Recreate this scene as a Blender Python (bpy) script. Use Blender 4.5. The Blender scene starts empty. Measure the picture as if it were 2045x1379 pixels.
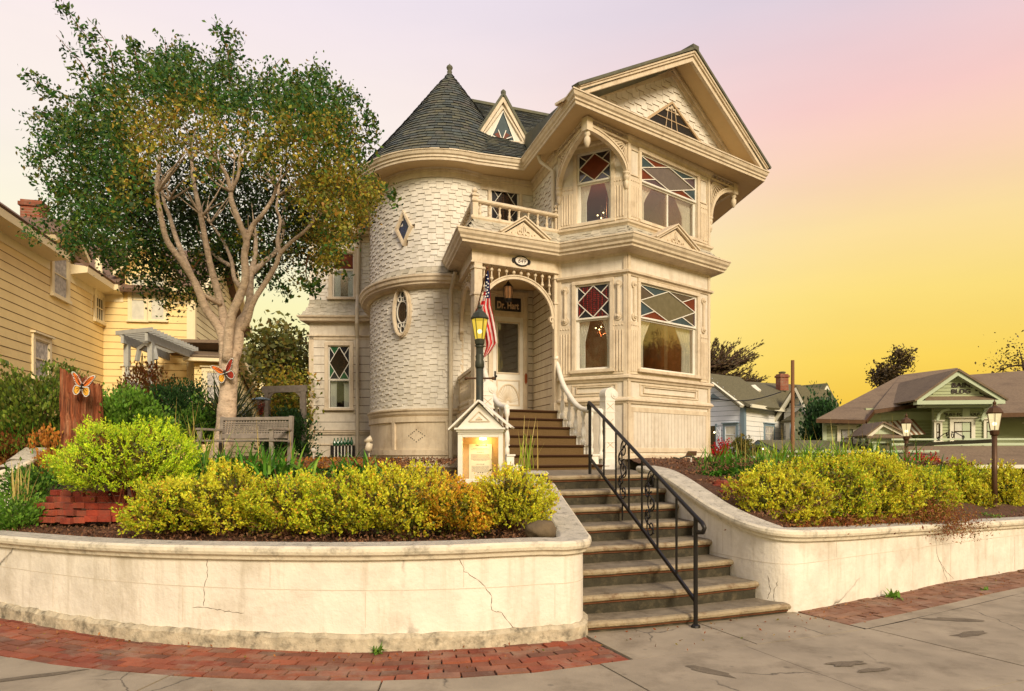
import bpy, bmesh, math, random
import numpy as np
from mathutils import Vector, Matrix
R = math.radians
SC = bpy.context.scene
COL = SC.collection
# ------------------------------------------------------------------ camera
F, CX, HY, EYE = 1400.0, 1022.5, 905.0, 1.6
cam_d = bpy.data.cameras.new('camera'); cam = bpy.data.objects.new('camera', cam_d); COL.objects.link(cam)
cam.location = (0, 0, EYE); cam.rotation_euler = (R(90), 0, 0)
cam_d.sensor_width = 36; cam_d.lens = 36 * F / 2045; cam_d.shift_y = (HY - 689.5) / 2045
cam_d.clip_start = 0.05; cam_d.clip_end = 2000
SC.camera = cam
SC.view_settings.view_transform = 'Standard'; SC.view_settings.look = 'None'
SC.view_settings.exposure = 0.0; SC.view_settings.gamma = 1
# ------------------------------------------------------------------ node helpers
def lin(c):
    return tuple(((x / 255 / 12.92) if x / 255 <= 0.04045 else ((x / 255 + 0.055) / 1.055) ** 2.4) for x in c) + (1,)
def nd(t, typ, **kw):
    n = t.nodes.new(typ)
    for k, v in kw.items():
        if k == 'ins':
            for a, b in v.items(): n.inputs[a].default_value = b
        else: setattr(n, k, v)
    return n
def ramp(t, stops, fac=None, interp='LINEAR'):
    n = t.nodes.new('ShaderNodeValToRGB'); cr = n.color_ramp; cr.interpolation = interp
    while len(cr.elements) > 1: cr.elements.remove(cr.elements[-1])
    cr.elements[0].position = stops[0][0]; cr.elements[0].color = stops[0][1]
    for p, c in stops[1:]:
        e = cr.elements.new(p); e.color = c
    if fac is not None: t.links.new(fac, n.inputs[0])
    return n
def mixc(t, fac, a, b, mode='MIX'):
    n = t.nodes.new('ShaderNodeMix'); n.data_type = 'RGBA'; n.blend_type = mode
    for i, v in ((0, fac), (6, a), (7, b)):
        if hasattr(v, 'is_linked') or hasattr(v, 'links'): t.links.new(v, n.inputs[i])
        else: n.inputs[i].default_value = v
    return n.outputs[2]
def math_(t, op, a, b=0.5, clamp=False):
    n = t.nodes.new('ShaderNodeMath'); n.operation = op; n.use_clamp = clamp
    for i, v in ((0, a), (1, b)):
        if hasattr(v, 'links'): t.links.new(v, n.inputs[i])
        else: n.inputs[i].default_value = v
    return n.outputs[0]
# ------------------------------------------------------------------ world: dusk gradient, pink above, yellow to the right
w = bpy.data.worlds.new("World"); SC.world = w; w.use_nodes = True
t = w.node_tree; t.nodes.clear()
tc = nd(t, 'ShaderNodeTexCoord'); sx = nd(t, 'ShaderNodeSeparateXYZ'); t.links.new(tc.outputs['Generated'], sx.inputs[0])
el = sx.outputs[2]
LEFT = [(0.0, lin((250, 226, 130))), (0.10, lin((254, 243, 160))), (0.20, lin((255, 247, 186))), (0.28, lin((255, 247, 220))), (0.37, lin((255, 243, 232))), (0.45, lin((253, 239, 234))), (0.50, lin((247, 233, 236))), (0.57, lin((236, 226, 239))), (1.0, lin((190, 196, 224)))]
RIGHT = [(0.0, lin((214, 158, 34))), (0.06, lin((246, 196, 44))), (0.12, lin((255, 215, 80))), (0.20, lin((255, 224, 120))), (0.28, lin((255, 224, 156))), (0.35, lin((253, 212, 182))), (0.41, lin((250, 205, 198))), (0.46, lin((240, 206, 208))), (0.52, lin((224, 208, 220))), (1.0, lin((190, 196, 224)))]
rl = ramp(t, LEFT, el); rr = ramp(t, RIGHT, el)
hx = math_(t, 'MULTIPLY', sx.outputs[0], sx.outputs[0]); hy = math_(t, 'MULTIPLY', sx.outputs[1], sx.outputs[1])
hr = math_(t, 'SQRT', math_(t, 'ADD', hx, hy)); az = math_(t, 'DIVIDE', sx.outputs[0], hr)
mr = nd(t, 'ShaderNodeMapRange', interpolation_type='SMOOTHSTEP'); t.links.new(az, mr.inputs[0])
mr.inputs[1].default_value = -0.25; mr.inputs[2].default_value = 0.5
grad = mixc(t, mr.outputs[0], rl.outputs[0], rr.outputs[0])
cn = nd(t, 'ShaderNodeTexNoise', ins={'Scale': 2.2, 'Detail': 5.0, 'Roughness': 0.55}); cm = nd(t, 'ShaderNodeMapping'); cm.inputs['Scale'].default_value = (1, 1, 4.5); t.links.new(tc.outputs['Generated'], cm.inputs[0]); t.links.new(cm.outputs[0], cn.inputs['Vector'])
grad = mixc(t, 1.0, grad, ramp(t, [(.3, (.965, .965, .975, 1)), (.7, (1.03, 1.025, 1.02, 1))], cn.outputs[0]).outputs[0], 'MULTIPLY')
bg = nd(t, 'ShaderNodeBackground'); t.links.new(grad, bg.inputs[0]); bg.inputs[1].default_value = 0.97
sky = nd(t, 'ShaderNodeTexSky', sky_type='NISHITA'); sky.sun_disc = False
SUN_EL, SUN_AZ = 30, 156      # azimuth measured clockwise from +Y (the way we look)
sky.sun_elevation = R(SUN_EL); sky.sun_rotation = R(SUN_AZ)
bg2 = nd(t, 'ShaderNodeBackground'); t.links.new(sky.outputs[0], bg2.inputs[0]); bg2.inputs[1].default_value = 0.006
ad = nd(t, 'ShaderNodeAddShader'); t.links.new(bg.outputs[0], ad.inputs[0]); t.links.new(bg2.outputs[0], ad.inputs[1])
wo = nd(t, 'ShaderNodeOutputWorld'); t.links.new(ad.outputs[0], wo.inputs[0])
sd = bpy.data.lights.new('sun', 'SUN'); sd.energy = 4.0; sd.angle = R(18); sd.color = (1, 0.86, 0.66)
sun = bpy.data.objects.new('sun', sd); COL.objects.link(sun)
dv = Vector((math.sin(R(SUN_AZ)) * math.cos(R(SUN_EL)), math.cos(R(SUN_AZ)) * math.cos(R(SUN_EL)), math.sin(R(SUN_EL))))
sun.rotation_euler = dv.to_track_quat('Z', 'Y').to_euler(); sun.location = (6, -10, 12)
# ------------------------------------------------------------------ materials
M = {}
def mat(name, col, rough=0.6, var=0.0, dirt=None, dirt_amt=0.0, dscale=3.0, nscale=8.0, bump=0.0, bscale=40.0, metal=0.0, trans=0.0,
        spec=0.3, col2=None, emit=None, emit_s=0.0, stretch=None, extra=None, coat=0):
    m = bpy.data.materials.new(name); m.use_nodes = True; t = m.node_tree; b = t.nodes['Principled BSDF']
    out = t.nodes['Material Output']
    tc = nd(t, 'ShaderNodeTexCoord'); pos = nd(t, 'ShaderNodeNewGeometry')
    vec = pos.outputs['Position']
    if stretch:
        mp = nd(t, 'ShaderNodeMapping'); mp.inputs['Scale'].default_value = stretch; t.links.new(vec, mp.inputs[0]); vec = mp.outputs[0]
    c = col if len(col) == 4 else tuple(col) + (1,)
    cur = None
    if col2 is not None:       # island-to-island variation between two or more colours
        stops = [(0, c)] + [((i + 1) / len(col2), tuple(x) + (1,)) for i, x in enumerate(col2)]
        cur = ramp(t, stops, pos.outputs['Random Per Island']).outputs[0]
    if var > 0:
        n = nd(t, 'ShaderNodeTexNoise', ins={'Scale': nscale, 'Detail': 5.0, 'Roughness': 0.6}); t.links.new(vec, n.inputs['Vector'])
        f = ramp(t, [(0.25, (1 - var,) * 3 + (1,)), (0.75, (1 + var * 0.6,) * 3 + (1,))], n.outputs[0]).outputs[0]
        cur = mixc(t, 1.0, cur if cur is not None else c, f, 'MULTIPLY')
    if dirt is not None:
        n = nd(t, 'ShaderNodeTexNoise', ins={'Scale': dscale, 'Detail': 8.0, 'Roughness': 0.7}); t.links.new(vec, n.inputs['Vector'])
        f = ramp(t, [(0.5, (0, 0, 0, 1)), (0.72, (dirt_amt,) * 3 + (1,))], n.outputs[0]).outputs[0]
        cur = mixc(t, f, cur if cur is not None else c, tuple(dirt) + (1,))
    if extra: cur = extra(t, vec, cur if cur is not None else c)
    if cur is not None: t.links.new(cur, b.inputs['Base Color'])
    else: b.inputs['Base Color'].default_value = c
    b.inputs['Roughness'].default_value = rough; b.inputs['Metallic'].default_value = metal
    b.inputs['Specular IOR Level'].default_value = spec
    if coat: b.inputs['Coat Weight'].default_value = coat
    if bump > 0:
        n = nd(t, 'ShaderNodeTexNoise', ins={'Scale': bscale, 'Detail': 6.0, 'Roughness': 0.65}); t.links.new(vec, n.inputs['Vector'])
        bp = nd(t, 'ShaderNodeBump', ins={'Strength': min(1, bump), 'Distance': 0.02}); t.links.new(n.outputs[0], bp.inputs['Height'])
        t.links.new(bp.outputs[0], b.inputs['Normal'])
    if emit:
        b.inputs['Emission Color'].default_value = tuple(emit) + (1,); b.inputs['Emission Strength'].default_value = emit_s
    if trans > 0:              # leaves and curtains let light through
        tr = nd(t, 'ShaderNodeBsdfTranslucent'); mx = nd(t, 'ShaderNodeMixShader'); mx.inputs[0].default_value = trans
        if cur is not None: t.links.new(cur, tr.inputs[0])
        else: tr.inputs[0].default_value = c
        t.links.new(b.outputs[0], mx.inputs[1]); t.links.new(tr.outputs[0], mx.inputs[2]); t.links.new(mx.outputs[0], out.inputs[0])
    M[name] = m; return m
def glass(name, tint, refl=0.25, rough=0.03):
    m = bpy.data.materials.new(name); m.use_nodes = True; t = m.node_tree; t.nodes.clear()
    o = nd(t, 'ShaderNodeOutputMaterial'); tr = nd(t, 'ShaderNodeBsdfTransparent'); tr.inputs[0].default_value = tuple(tint) + (1,)
    g = nd(t, 'ShaderNodeBsdfGlossy'); g.inputs['Roughness'].default_value = rough
    nz = nd(t, 'ShaderNodeTexNoise', ins={'Scale': 2.0}); bp = nd(t, 'ShaderNodeBump', ins={'Strength': 0.06, 'Distance': 0.1})
    t.links.new(nz.outputs[0], bp.inputs['Height']); t.links.new(bp.outputs[0], g.inputs['Normal'])
    fr = nd(t, 'ShaderNodeLayerWeight', ins={'Blend': 0.5}); f = math_(t, 'ADD', math_(t, 'POWER', fr.outputs['Facing'], 4.0), refl + .03, True)
    mx = nd(t, 'ShaderNodeMixShader'); t.links.new(f, mx.inputs[0]); t.links.new(tr.outputs[0], mx.inputs[1]); t.links.new(g.outputs[0], mx.inputs[2])
    t.links.new(mx.outputs[0], o.inputs[0]); M[name] = m; return m
# ------------------------------------------------------------------ frames: s runs along a wall, z up, d outwards
class Fr:
    def __init__(self, p0, p1):
        self.p0 = Vector(p0); self.p1 = Vector(p1); d = self.p1 - self.p0; self.L = d.length; self.u = d / self.L
        self.n = Vector((self.u.y, -self.u.x))
    def P(self, s, z, d=0.0):
        q = self.p0 + self.u * s + self.n * d
        return Vector((q.x, q.y, z))
    def hit(self, px, py, d=0.0):       # where the sight line of a pixel meets the wall
        k = (px - CX) / F; q = self.p0 + self.n * d
        s = (q.x - k * q.y) / (k * self.u.y - self.u.x); Y = q.y + self.u.y * s
        return s, EYE + (HY - py) / F * Y
    def s(self, px, d=0.0): return self.hit(px, 0, d)[0]
    def off(self, d): return Fr(self.p0 + self.n * d, self.p1 + self.n * d)
class PF:                                # the same on a bent line
    def __init__(self, pts):
        self.p = [Vector(q[:2]) for q in pts]; self.c = [0.0]
        for a, b in zip(self.p, self.p[1:]): self.c.append(self.c[-1] + (b - a).length)
        self.L = self.c[-1]; n = len(self.p); self.nn = []
        for i in range(n):
            a = self.p[max(0, i - 1)]; b = self.p[min(n - 1, i + 1)]; d = (b - a).normalized(); self.nn.append(Vector((d.y, -d.x)))
    def P(self, s, z, d=0.0):
        i = 0; c = self.c
        lo, hi = 0, len(c) - 2
        while lo < hi:
            m = (lo + hi + 1) // 2
            if c[m] <= s: lo = m
            else: hi = m - 1
        i = lo; f = (s - c[i]) / (c[i + 1] - c[i]); q = self.p[i].lerp(self.p[i + 1], f)
        n = self.nn[i].lerp(self.nn[i + 1], max(0, min(1, f))).normalized(); q = q + n * d
        return Vector((q.x, q.y, z))
    def s_px(self, px, d=0.0):
        best = None
        for k in range(401):
            s = self.L * k / 400; q = self.P(s, 0, d); e = abs(q.x / q.y * F + CX - px)
            if q.y > 0 and (best is None or e < best[0]): best = (e, s, q.y)
        return best[1], best[2]
    def hit(self, px, py, d=0.0):
        s, Y = self.s_px(px, d); return s, EYE + (HY - py) / F * Y
def at(px, py, Y): return Vector(((px - CX) / F * Y, Y, EYE + (HY - py) / F * Y))
def ax(x, y, rz=0.0):                    # a free-standing frame: s to the right, d towards the viewer
    return Fr((x, y), (x + math.cos(rz), y + math.sin(rz)))
WL = {}
class MB:
    def __init__(s): s.v = []; s.f = []; s.m = []; s.mi = 0
    def add(s, vs, fs, mi=None):
        b = len(s.v); s.v += [tuple(v) for v in vs]; k = s.mi if mi is None else mi
        for f in fs: s.f.append([b + i for i in f]); s.m.append(k)
    def box(s, fr, s0, s1, z0, z1, d0, d1, mi=None):
        P = fr.P
        vs = [P(s0, z0, d1), P(s1, z0, d1), P(s1, z1, d1), P(s0, z1, d1), P(s0, z0, d0), P(s1, z0, d0), P(s1, z1, d0), P(s0, z1, d0)]
        s.add(vs, [(0, 1, 2, 3), (5, 4, 7, 6), (1, 5, 6, 2), (4, 0, 3, 7), (3, 2, 6, 7), (4, 5, 1, 0)], mi)
    def prism(s, fr, pts, d0, d1, mi=None):   # pts (s,z) counter-clockwise seen from outside
        n = len(pts); vs = [fr.P(a, b, d1) for a, b in pts] + [fr.P(a, b, d0) for a, b in pts]
        fs = [tuple(range(n)), tuple(range(2 * n - 1, n - 1, -1))] + [(i, i + n, (i + 1) % n + n, (i + 1) % n) for i in range(n)]
        s.add(vs, fs, mi)
    def hprism(s, pts, z0, z1, mi=None):      # pts (x,y) ccw seen from above
        n = len(pts); vs = [(a, b, z1) for a, b in pts] + [(a, b, z0) for a, b in pts]
        fs = [tuple(range(n)), tuple(range(2 * n - 1, n - 1, -1))] + [(i, i + n, (i + 1) % n + n, (i + 1) % n) for i in range(n)]
        s.add(vs, fs, mi)
    def slab(s, pts, th, mi=None):            # polygon in space with thickness downwards along its normal
        a, b, c = [Vector(p) for p in pts[:3]]; n = (b - a).cross(c - a).normalized() * th
        k = len(pts); vs = [Vector(p) for p in pts] + [Vector(p) - n for p in pts]
        s.add(vs, [tuple(range(k)), tuple(range(2 * k - 1, k - 1, -1))] + [(i, i + k, (i + 1) % k + k, (i + 1) % k) for i in range(k)], mi)
    def bar(s, a, b, w, h=None, mi=None, up=(0, 0, 1)):
        a = Vector(a); b = Vector(b); d = (b - a).normalized(); u = Vector(up)
        x = d.cross(u)
        if x.length < 1e-4: x = d.cross(Vector((1, 0, 0)))
        x.normalize(); y = x.cross(d).normalized(); h = w if h is None else h
        x *= w / 2; y *= h / 2
        vs = [a - x - y, a + x - y, a + x + y, a - x + y, b - x - y, b + x - y, b + x + y, b - x + y]
        s.add(vs, [(3, 2, 1, 0), (4, 5, 6, 7), (0, 1, 5, 4), (1, 2, 6, 5), (2, 3, 7, 6), (3, 0, 4, 7)], mi)
    def tube(s, pts, r, n=8, mi=None, cap=True):
        pts = [Vector(p) for p in pts]; m = len(pts); rs = r if isinstance(r, (list, tuple)) else [r] * m
        vs = []; px = None
        for i in range(m):
            d = (pts[min(m - 1, i + 1)] - pts[max(0, i - 1)]).normalized()
            if px is None:
                px = d.cross(Vector((0, 0, 1)))
                if px.length < 0.1: px = d.cross(Vector((1, 0, 0)))
            x = (px - d * px.dot(d)).normalized(); px = x; y = d.cross(x)
            for k in range(n):
                a = 2 * math.pi * k / n; vs.append(pts[i] + (x * math.cos(a) + y * math.sin(a)) * rs[i])
        fs = [(i * n + k, i * n + (k + 1) % n, (i + 1) * n + (k + 1) % n, (i + 1) * n + k) for i in range(m - 1) for k in range(n)]
        if cap: fs += [tuple(range(n - 1, -1, -1)), tuple((m - 1) * n + k for k in range(n))]
        s.add(vs, fs, mi)
    def lathe(s, prof, c, n=12, mi=None, sx=1, sy=1):   # prof (r,z)
        vs = []; c = Vector(c)
        for r, z in prof:
            for k in range(n):
                a = 2 * math.pi * k / n; vs.append((c.x + r * sx * math.cos(a), c.y + r * sy * math.sin(a), c.z + z))
        m = len(prof); fs = [(i * n + k, i * n + (k + 1) % n, (i + 1) * n + (k + 1) % n, (i + 1) * n + k) for i in range(m - 1) for k in range(n)]
        fs += [tuple(range(n - 1, -1, -1)), tuple((m - 1) * n + k for k in range(n))]
        s.add(vs, fs, mi)
    def ball(s, c, r, mi=None, n=10):
        s.lathe([(max(1e-3, r * math.sin(math.pi * k / 7)), -r * math.cos(math.pi * k / 7)) for k in range(8)], c, n, mi)
    def band(s, fr, pts, th, d0, d1, mi=None):   # flat band of width th following points (s,z): arches, scrolls
        m = len(pts); L = []; Rr = []
        for i in range(m):
            a = pts[max(0, i - 1)]; b = pts[min(m - 1, i + 1)]; dx, dz = b[0] - a[0], b[1] - a[1]; l = math.hypot(dx, dz) or 1
            nx, nz = -dz / l * th / 2, dx / l * th / 2
            L.append((pts[i][0] + nx, pts[i][1] + nz)); Rr.append((pts[i][0] - nx, pts[i][1] - nz))
        vs = []
        for l, r in zip(L, Rr): vs += [fr.P(l[0], l[1], d1), fr.P(r[0], r[1], d1), fr.P(r[0], r[1], d0), fr.P(l[0], l[1], d0)]
        fs = []
        for i in range(m - 1):
            a, b = i * 4, i * 4 + 4
            for k in range(4): fs.append((a + k, a + (k + 1) % 4, b + (k + 1) % 4, b + k))
        fs += [(3, 2, 1, 0), tuple((m - 1) * 4 + k for k in range(4))]
        s.add(vs, fs, mi)
    def sweep(s, line, prof, mi=None, closed=False, cap=True, mis=None):
        # line of (x,y) or (x,y,z); prof of (d,z); mitred
        ln = [Vector((p[0], p[1])) for p in line]; zz = [p[2] if len(p) > 2 else 0.0 for p in line]; m = len(ln); vs = []
        for i in range(m):
            if closed: a, b = ln[i - 1], ln[(i + 1) % m]
            else: a = ln[i - 1] if i else None; b = ln[i + 1] if i < m - 1 else None
            ds = []
            if a is not None: ds.append((ln[i] - a).normalized())
            if b is not None: ds.append((b - ln[i]).normalized())
            ns = [Vector((d.y, -d.x)) for d in ds]; nrm = sum(ns, Vector((0, 0))).normalized()
            k = 1 / max(0.35, nrm.dot(ns[0]))
            for d, z in prof: q = ln[i] + nrm * d * k; vs.append((q.x, q.y, z + zz[i]))
        n = len(prof); fs = []; ms = []
        for i in range(m if closed else m - 1):
            j = (i + 1) % m
            for k in range(n):
                fs.append((i * n + k, j * n + k, j * n + (k + 1) % n, i * n + (k + 1) % n)); ms.append(mis[k] if mis else (s.mi if mi is None else mi))
        if not closed and cap: fs += [tuple(range(n)), tuple((m - 1) * n + k for k in range(n - 1, -1, -1))]; ms += [ms[0]] * 2
        b = len(s.v); s.v += [tuple(v) for v in vs]
        for f, q in zip(fs, ms): s.f.append([b + i for i in f]); s.m.append(q)
    def wall(s, fr, s0, s1, z0, z1, holes=(), th=0.15, mi=None):
        # holes (s0,s1,z0,z1); one clean shell
        S = sorted({s0, s1, *[h[0] for h in holes], *[h[1] for h in holes]}); Z = sorted({z0, z1, *[h[2] for h in holes], *[h[3] for h in holes]})
        inh = lambda a, b: any(h[0] < a < h[1] and h[2] < b < h[3] for h in holes)
        for i in range(len(S) - 1):
            for j in range(len(Z) - 1):
                a, b, c, d = S[i], S[i + 1], Z[j], Z[j + 1]
                if inh((a + b) / 2, (c + d) / 2): continue
                s.add([fr.P(a, c), fr.P(b, c), fr.P(b, d), fr.P(a, d)], [(0, 1, 2, 3)], mi)
                s.add([fr.P(a, c, -th), fr.P(b, c, -th), fr.P(b, d, -th), fr.P(a, d, -th)], [(3, 2, 1, 0)], mi)
        for (a, b, c, d) in list(holes) + [(s1, s0, z0, z1)]:
            for (q, r_) in (((a, c), (b, c)), ((b, c), (b, d)), ((b, d), (a, d)), ((a, d), (a, c))):
                s.add([fr.P(*q), fr.P(*r_), fr.P(*r_, -th), fr.P(*q, -th)], [(0, 1, 2, 3)], mi)
    def build(s, name, mats, parent=None, smooth=False, bevel=0.0, recalc=False):
        if not isinstance(mats, (list, tuple)): mats = [mats]
        A = np.array(s.v, dtype=np.float64); org = Vector(((A[:, 0].min() + A[:, 0].max()) / 2, (A[:, 1].min() + A[:, 1].max()) / 2, A[:, 2].min()))
        me = bpy.data.meshes.new(name); me.from_pydata((A - np.array(org)).tolist(), [], s.f)
        for m_ in mats: me.materials.append(M[m_] if isinstance(m_, str) else m_)
        if len(mats) > 1: me.polygons.foreach_set('material_index', s.m)
        if smooth: me.polygons.foreach_set('use_smooth', [True] * len(s.f))
        if recalc:
            bm = bmesh.new(); bm.from_mesh(me); bmesh.ops.recalc_face_normals(bm, faces=bm.faces); bm.to_mesh(me); bm.free()
        me.update(); o = bpy.data.objects.new(name, me); COL.objects.link(o); put(o, org, parent)
        if bevel:
            b = o.modifiers.new('bevel', 'BEVEL'); b.width = bevel; b.segments = 2; b.limit_method = 'ANGLE'; b.angle_limit = R(40)
        return o
def put(o, org, parent=None):
    o.location = org; WL[o.name] = Vector(org)
    if parent is not None: o.parent = parent; o.matrix_parent_inverse = Matrix.Translation(-WL[parent.name])
def tag(o, label, cat, group=None, kind=None):
    if label: o['label'] = label
    if cat: o['category'] = cat
    if group: o['group'] = group
    if kind: o['kind'] = kind
    return o
def thing(name, loc, label, cat, group=None):
    o = bpy.data.objects.new(name, None); COL.objects.link(o); o.empty_display_size = 0.2; put(o, Vector(loc)); return tag(o, label, cat, group)
def struct(o): o['kind'] = 'structure'; return o
def kids(o): return [c for c in bpy.data.objects if c.parent == o]
def copy_tree(o, parent=None):
    c = o.copy(); COL.objects.link(c); WL[c.name] = WL[o.name].copy()
    if parent is not None: c.parent = parent
    for ch in kids(o): copy_tree(ch, c)
    return c
def dup(root, loc, label, rz=0, sc=None, group=None):
    c = copy_tree(root); c.location = loc; c.rotation_euler.z = root.rotation_euler.z + rz
    if sc: c.scale = (sc, sc, sc) if not isinstance(sc, tuple) else sc
    c['label'] = label
    if group: c['group'] = group
    return c
def text(body, fr, s, z, size, d, mat_, parent, name='lettering', align='CENTER', thick=0.004, sx=1.0, shear=0.0, font_w=0.0):
    cu = bpy.data.curves.new('t', 'FONT'); cu.body = body; cu.size = size; cu.align_x = align; cu.extrude = thick; cu.shear = shear; cu.offset = font_w
    tmp = bpy.data.objects.new('t', cu); me = bpy.data.meshes.new_from_object(tmp); bpy.data.objects.remove(tmp)
    me.name = name; me.materials.clear(); me.materials.append(M[mat_])
    base = fr.P(s, z, d); u3 = Vector((fr.u.x, fr.u.y, 0)) * sx; n3 = Vector((fr.n.x, fr.n.y, 0)); z3 = Vector((0, 0, 1))
    for v in me.vertices: c = v.co.copy(); v.co = u3 * c.x + z3 * c.y + n3 * c.z
    o = bpy.data.objects.new(name, me); COL.objects.link(o); put(o, base, parent); return o
# ------------------------------------------------------------------ leaves, blades
rng = np.random.default_rng(7)
def leaves(name, P, size, mat_, parent=None, upb=0.3, asp=0.5, droop=0.0, D=None):
    # P (n,3) world points; one folded leaf each
    P = np.asarray(P, dtype=np.float64); n = len(P)
    a = rng.normal(size=(n, 3)) if D is None else np.asarray(D) + rng.normal(size=(n, 3)) * 0.35
    a[:, 2] += upb; a /= np.linalg.norm(a, axis=1)[:, None]
    b = np.cross(a, rng.normal(size=(n, 3))); b /= np.linalg.norm(b, axis=1)[:, None] + 1e-9
    sz = (size * rng.uniform(0.6, 1.3, n))[:, None]; c = np.cross(a, b)
    v = np.empty((n, 4, 3)); v[:, 0] = P; v[:, 1] = P + a * sz * 0.55 + b * sz * asp * 0.5 + c * sz * 0.08
    v[:, 2] = P + a * sz; v[:, 3] = P + a * sz * 0.55 - b * sz * asp * 0.5 + c * sz * 0.08
    return raw(name, v.reshape(-1, 3), np.arange(n * 4).reshape(n, 4), mat_, parent)
def raw(name, V, Q, mat_, parent=None):
    org = Vector(((V[:, 0].min() + V[:, 0].max()) / 2, (V[:, 1].min() + V[:, 1].max()) / 2, V[:, 2].min())); V = V - np.array(org)
    me = bpy.data.meshes.new(name); k = Q.shape[1]; n = len(Q)
    me.vertices.add(len(V)); me.vertices.foreach_set('co', V.astype(np.float32).ravel())
    me.loops.add(n * k); me.loops.foreach_set('vertex_index', Q.astype(np.int32).ravel())
    me.polygons.add(n); me.polygons.foreach_set('loop_start', np.arange(0, n * k, k, dtype=np.int32))
    me.update(calc_edges=True); me.validate(); me.materials.append(M[mat_])
    o = bpy.data.objects.new(name, me); COL.objects.link(o); put(o, org, parent); return o
def blades(name, bases, L, wd, mat_, parent=None, spread=0.6, droop=0.7, seg=5, jit=0.25):
    # arching strap leaves from base points (n,3)
    B = np.asarray(bases, dtype=np.float64); n = len(B); az = rng.uniform(0, 2 * np.pi, n); el = rng.uniform(0.15, 1.0, n) * spread
    le = L * rng.uniform(1 - jit, 1 + jit, n); h = np.stack([np.cos(az), np.sin(az), np.zeros(n)], 1); sd_ = np.stack([-np.sin(az), np.cos(az), np.zeros(n)], 1)
    V = np.empty((n, seg + 1, 2, 3)); p = B.copy(); ang = el.copy()
    for i in range(seg + 1):
        wv = wd * (1 - (i / seg) ** 2 * 0.92) / 2
        V[:, i, 0] = p - sd_ * wv; V[:, i, 1] = p + sd_ * wv
        st = le[:, None] / seg; p = p + st * (h * np.sin(ang)[:, None] + np.array([0, 0, 1]) * np.cos(ang)[:, None]); ang = ang + droop * el * 2.2 / seg + 0.02
    idx = np.arange(n * (seg + 1) * 2).reshape(n, seg + 1, 2)
    Q = np.stack([idx[:, :-1, 0], idx[:, :-1, 1], idx[:, 1:, 1], idx[:, 1:, 0]], -1).reshape(-1, 4)
    return raw(name, V.reshape(-1, 3), Q, mat_, parent)
def cloud(c, r, n, shell=0.6, flat=0.0, jag=0.18, seed=0):
    # points in an uneven ellipsoid made of clumps, denser to the outside
    g = np.random.default_rng(seed + 11); d = g.normal(size=(n, 3)); d /= np.linalg.norm(d, axis=1)[:, None]
    if flat: d[:, 2] = np.where(d[:, 2] < -flat, -flat * g.random(n), d[:, 2])
    rr = (shell + (1 - shell) * g.random(n) ** 0.5)
    ph = g.uniform(0, 6.28, 6); k = g.uniform(2, 6, (6, 3)); wob = sum(np.sin(d @ k[i] + ph[i]) for i in range(6)) / 6
    return np.array(c) + d * (rr * (1 + jag * wob * 2))[:, None] * np.array(r)
def clumps(cent, n, rad, seed=0):
    g = np.random.default_rng(seed + 5); C = np.repeat(np.asarray(cent), n, 0); return C + g.normal(size=C.shape) * rad
# ------------------------------------------------------------------ the materials
def cracks(scale, col, amt, w0=0.012):
    def f(t, vec, cur):
        nz = nd(t, 'ShaderNodeTexNoise', ins={'Scale': 5.0, 'Detail': 4.0}); t.links.new(vec, nz.inputs['Vector'])
        vv = mixc(t, 0.12, vec, nz.outputs[1])
        v = nd(t, 'ShaderNodeTexVoronoi', feature='DISTANCE_TO_EDGE', ins={'Scale': scale}); t.links.new(vv, v.inputs['Vector'])
        ln = ramp(t, [(0, (1, 1, 1, 1)), (w0, (0, 0, 0, 1))], v.outputs['Distance']).outputs[0]
        mk = nd(t, 'ShaderNodeTexNoise', ins={'Scale': 0.7, 'Detail': 2.0}); t.links.new(vec, mk.inputs['Vector'])
        mk = ramp(t, [(0.5, (0, 0, 0, 1)), (0.56, (amt,) * 3 + (1,))], mk.outputs[0]).outputs[0]
        f_ = mixc(t, 1.0, ln, mk, 'MULTIPLY'); return mixc(t, f_, cur, tuple(col) + (1,))
    return f
def streaks(col, amt, lo=0.48):           # vertical weather runs
    def f(t, vec, cur):
        mp = nd(t, 'ShaderNodeMapping'); mp.inputs['Scale'].default_value = (9, 9, 0.9); t.links.new(vec, mp.inputs[0])
        n = nd(t, 'ShaderNodeTexNoise', ins={'Scale': 1.0, 'Detail': 7.0, 'Roughness': 0.65}); t.links.new(mp.outputs[0], n.inputs['Vector'])
        k = ramp(t, [(lo, (0, 0, 0, 1)), (0.8, (amt,) * 3 + (1,))], n.outputs[0]).outputs[0]; return mixc(t, k, cur, tuple(col) + (1,))
    return f
def chain(*fs):
    def f(t, vec, cur):
        for g in fs: cur = g(t, vec, cur)
        return cur
    return f
TR = (0.67, 0.56, 0.40); WLc = (0.68, 0.61, 0.49)
mat('trim', TR, 0.5, 0.1, (0.30, 0.20, 0.10), 0.45, 3.0, extra=streaks((0.34, 0.23, 0.12), 0.5), bump=0.25)
mat('trim_dark', (0.46, 0.33, 0.19), 0.55, 0.1)
mat('wall_paint', WLc, 0.6, 0.1, (0.36, 0.27, 0.16), 0.45, 1.8, extra=streaks((0.36, 0.27, 0.16), 0.45), bump=0.25)
mat('shingle', (0.71, 0.66, 0.555), 0.65, 0.1, (0.42, 0.35, 0.23), 0.4, 1.2, col2=[(0.67, 0.62, 0.52), (0.74, 0.69, 0.59), (0.62, 0.575, 0.475)], bump=0.2, bscale=60, stretch=(1, 1, 0.3))
mat('shingle_edge', (0.30, 0.21, 0.12), 0.8)  # dark butt ends and backing: colour that strengthens the shadow lines between shingles
mat('siding_gap', (0.16, 0.09, 0.04), 0.8)
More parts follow.
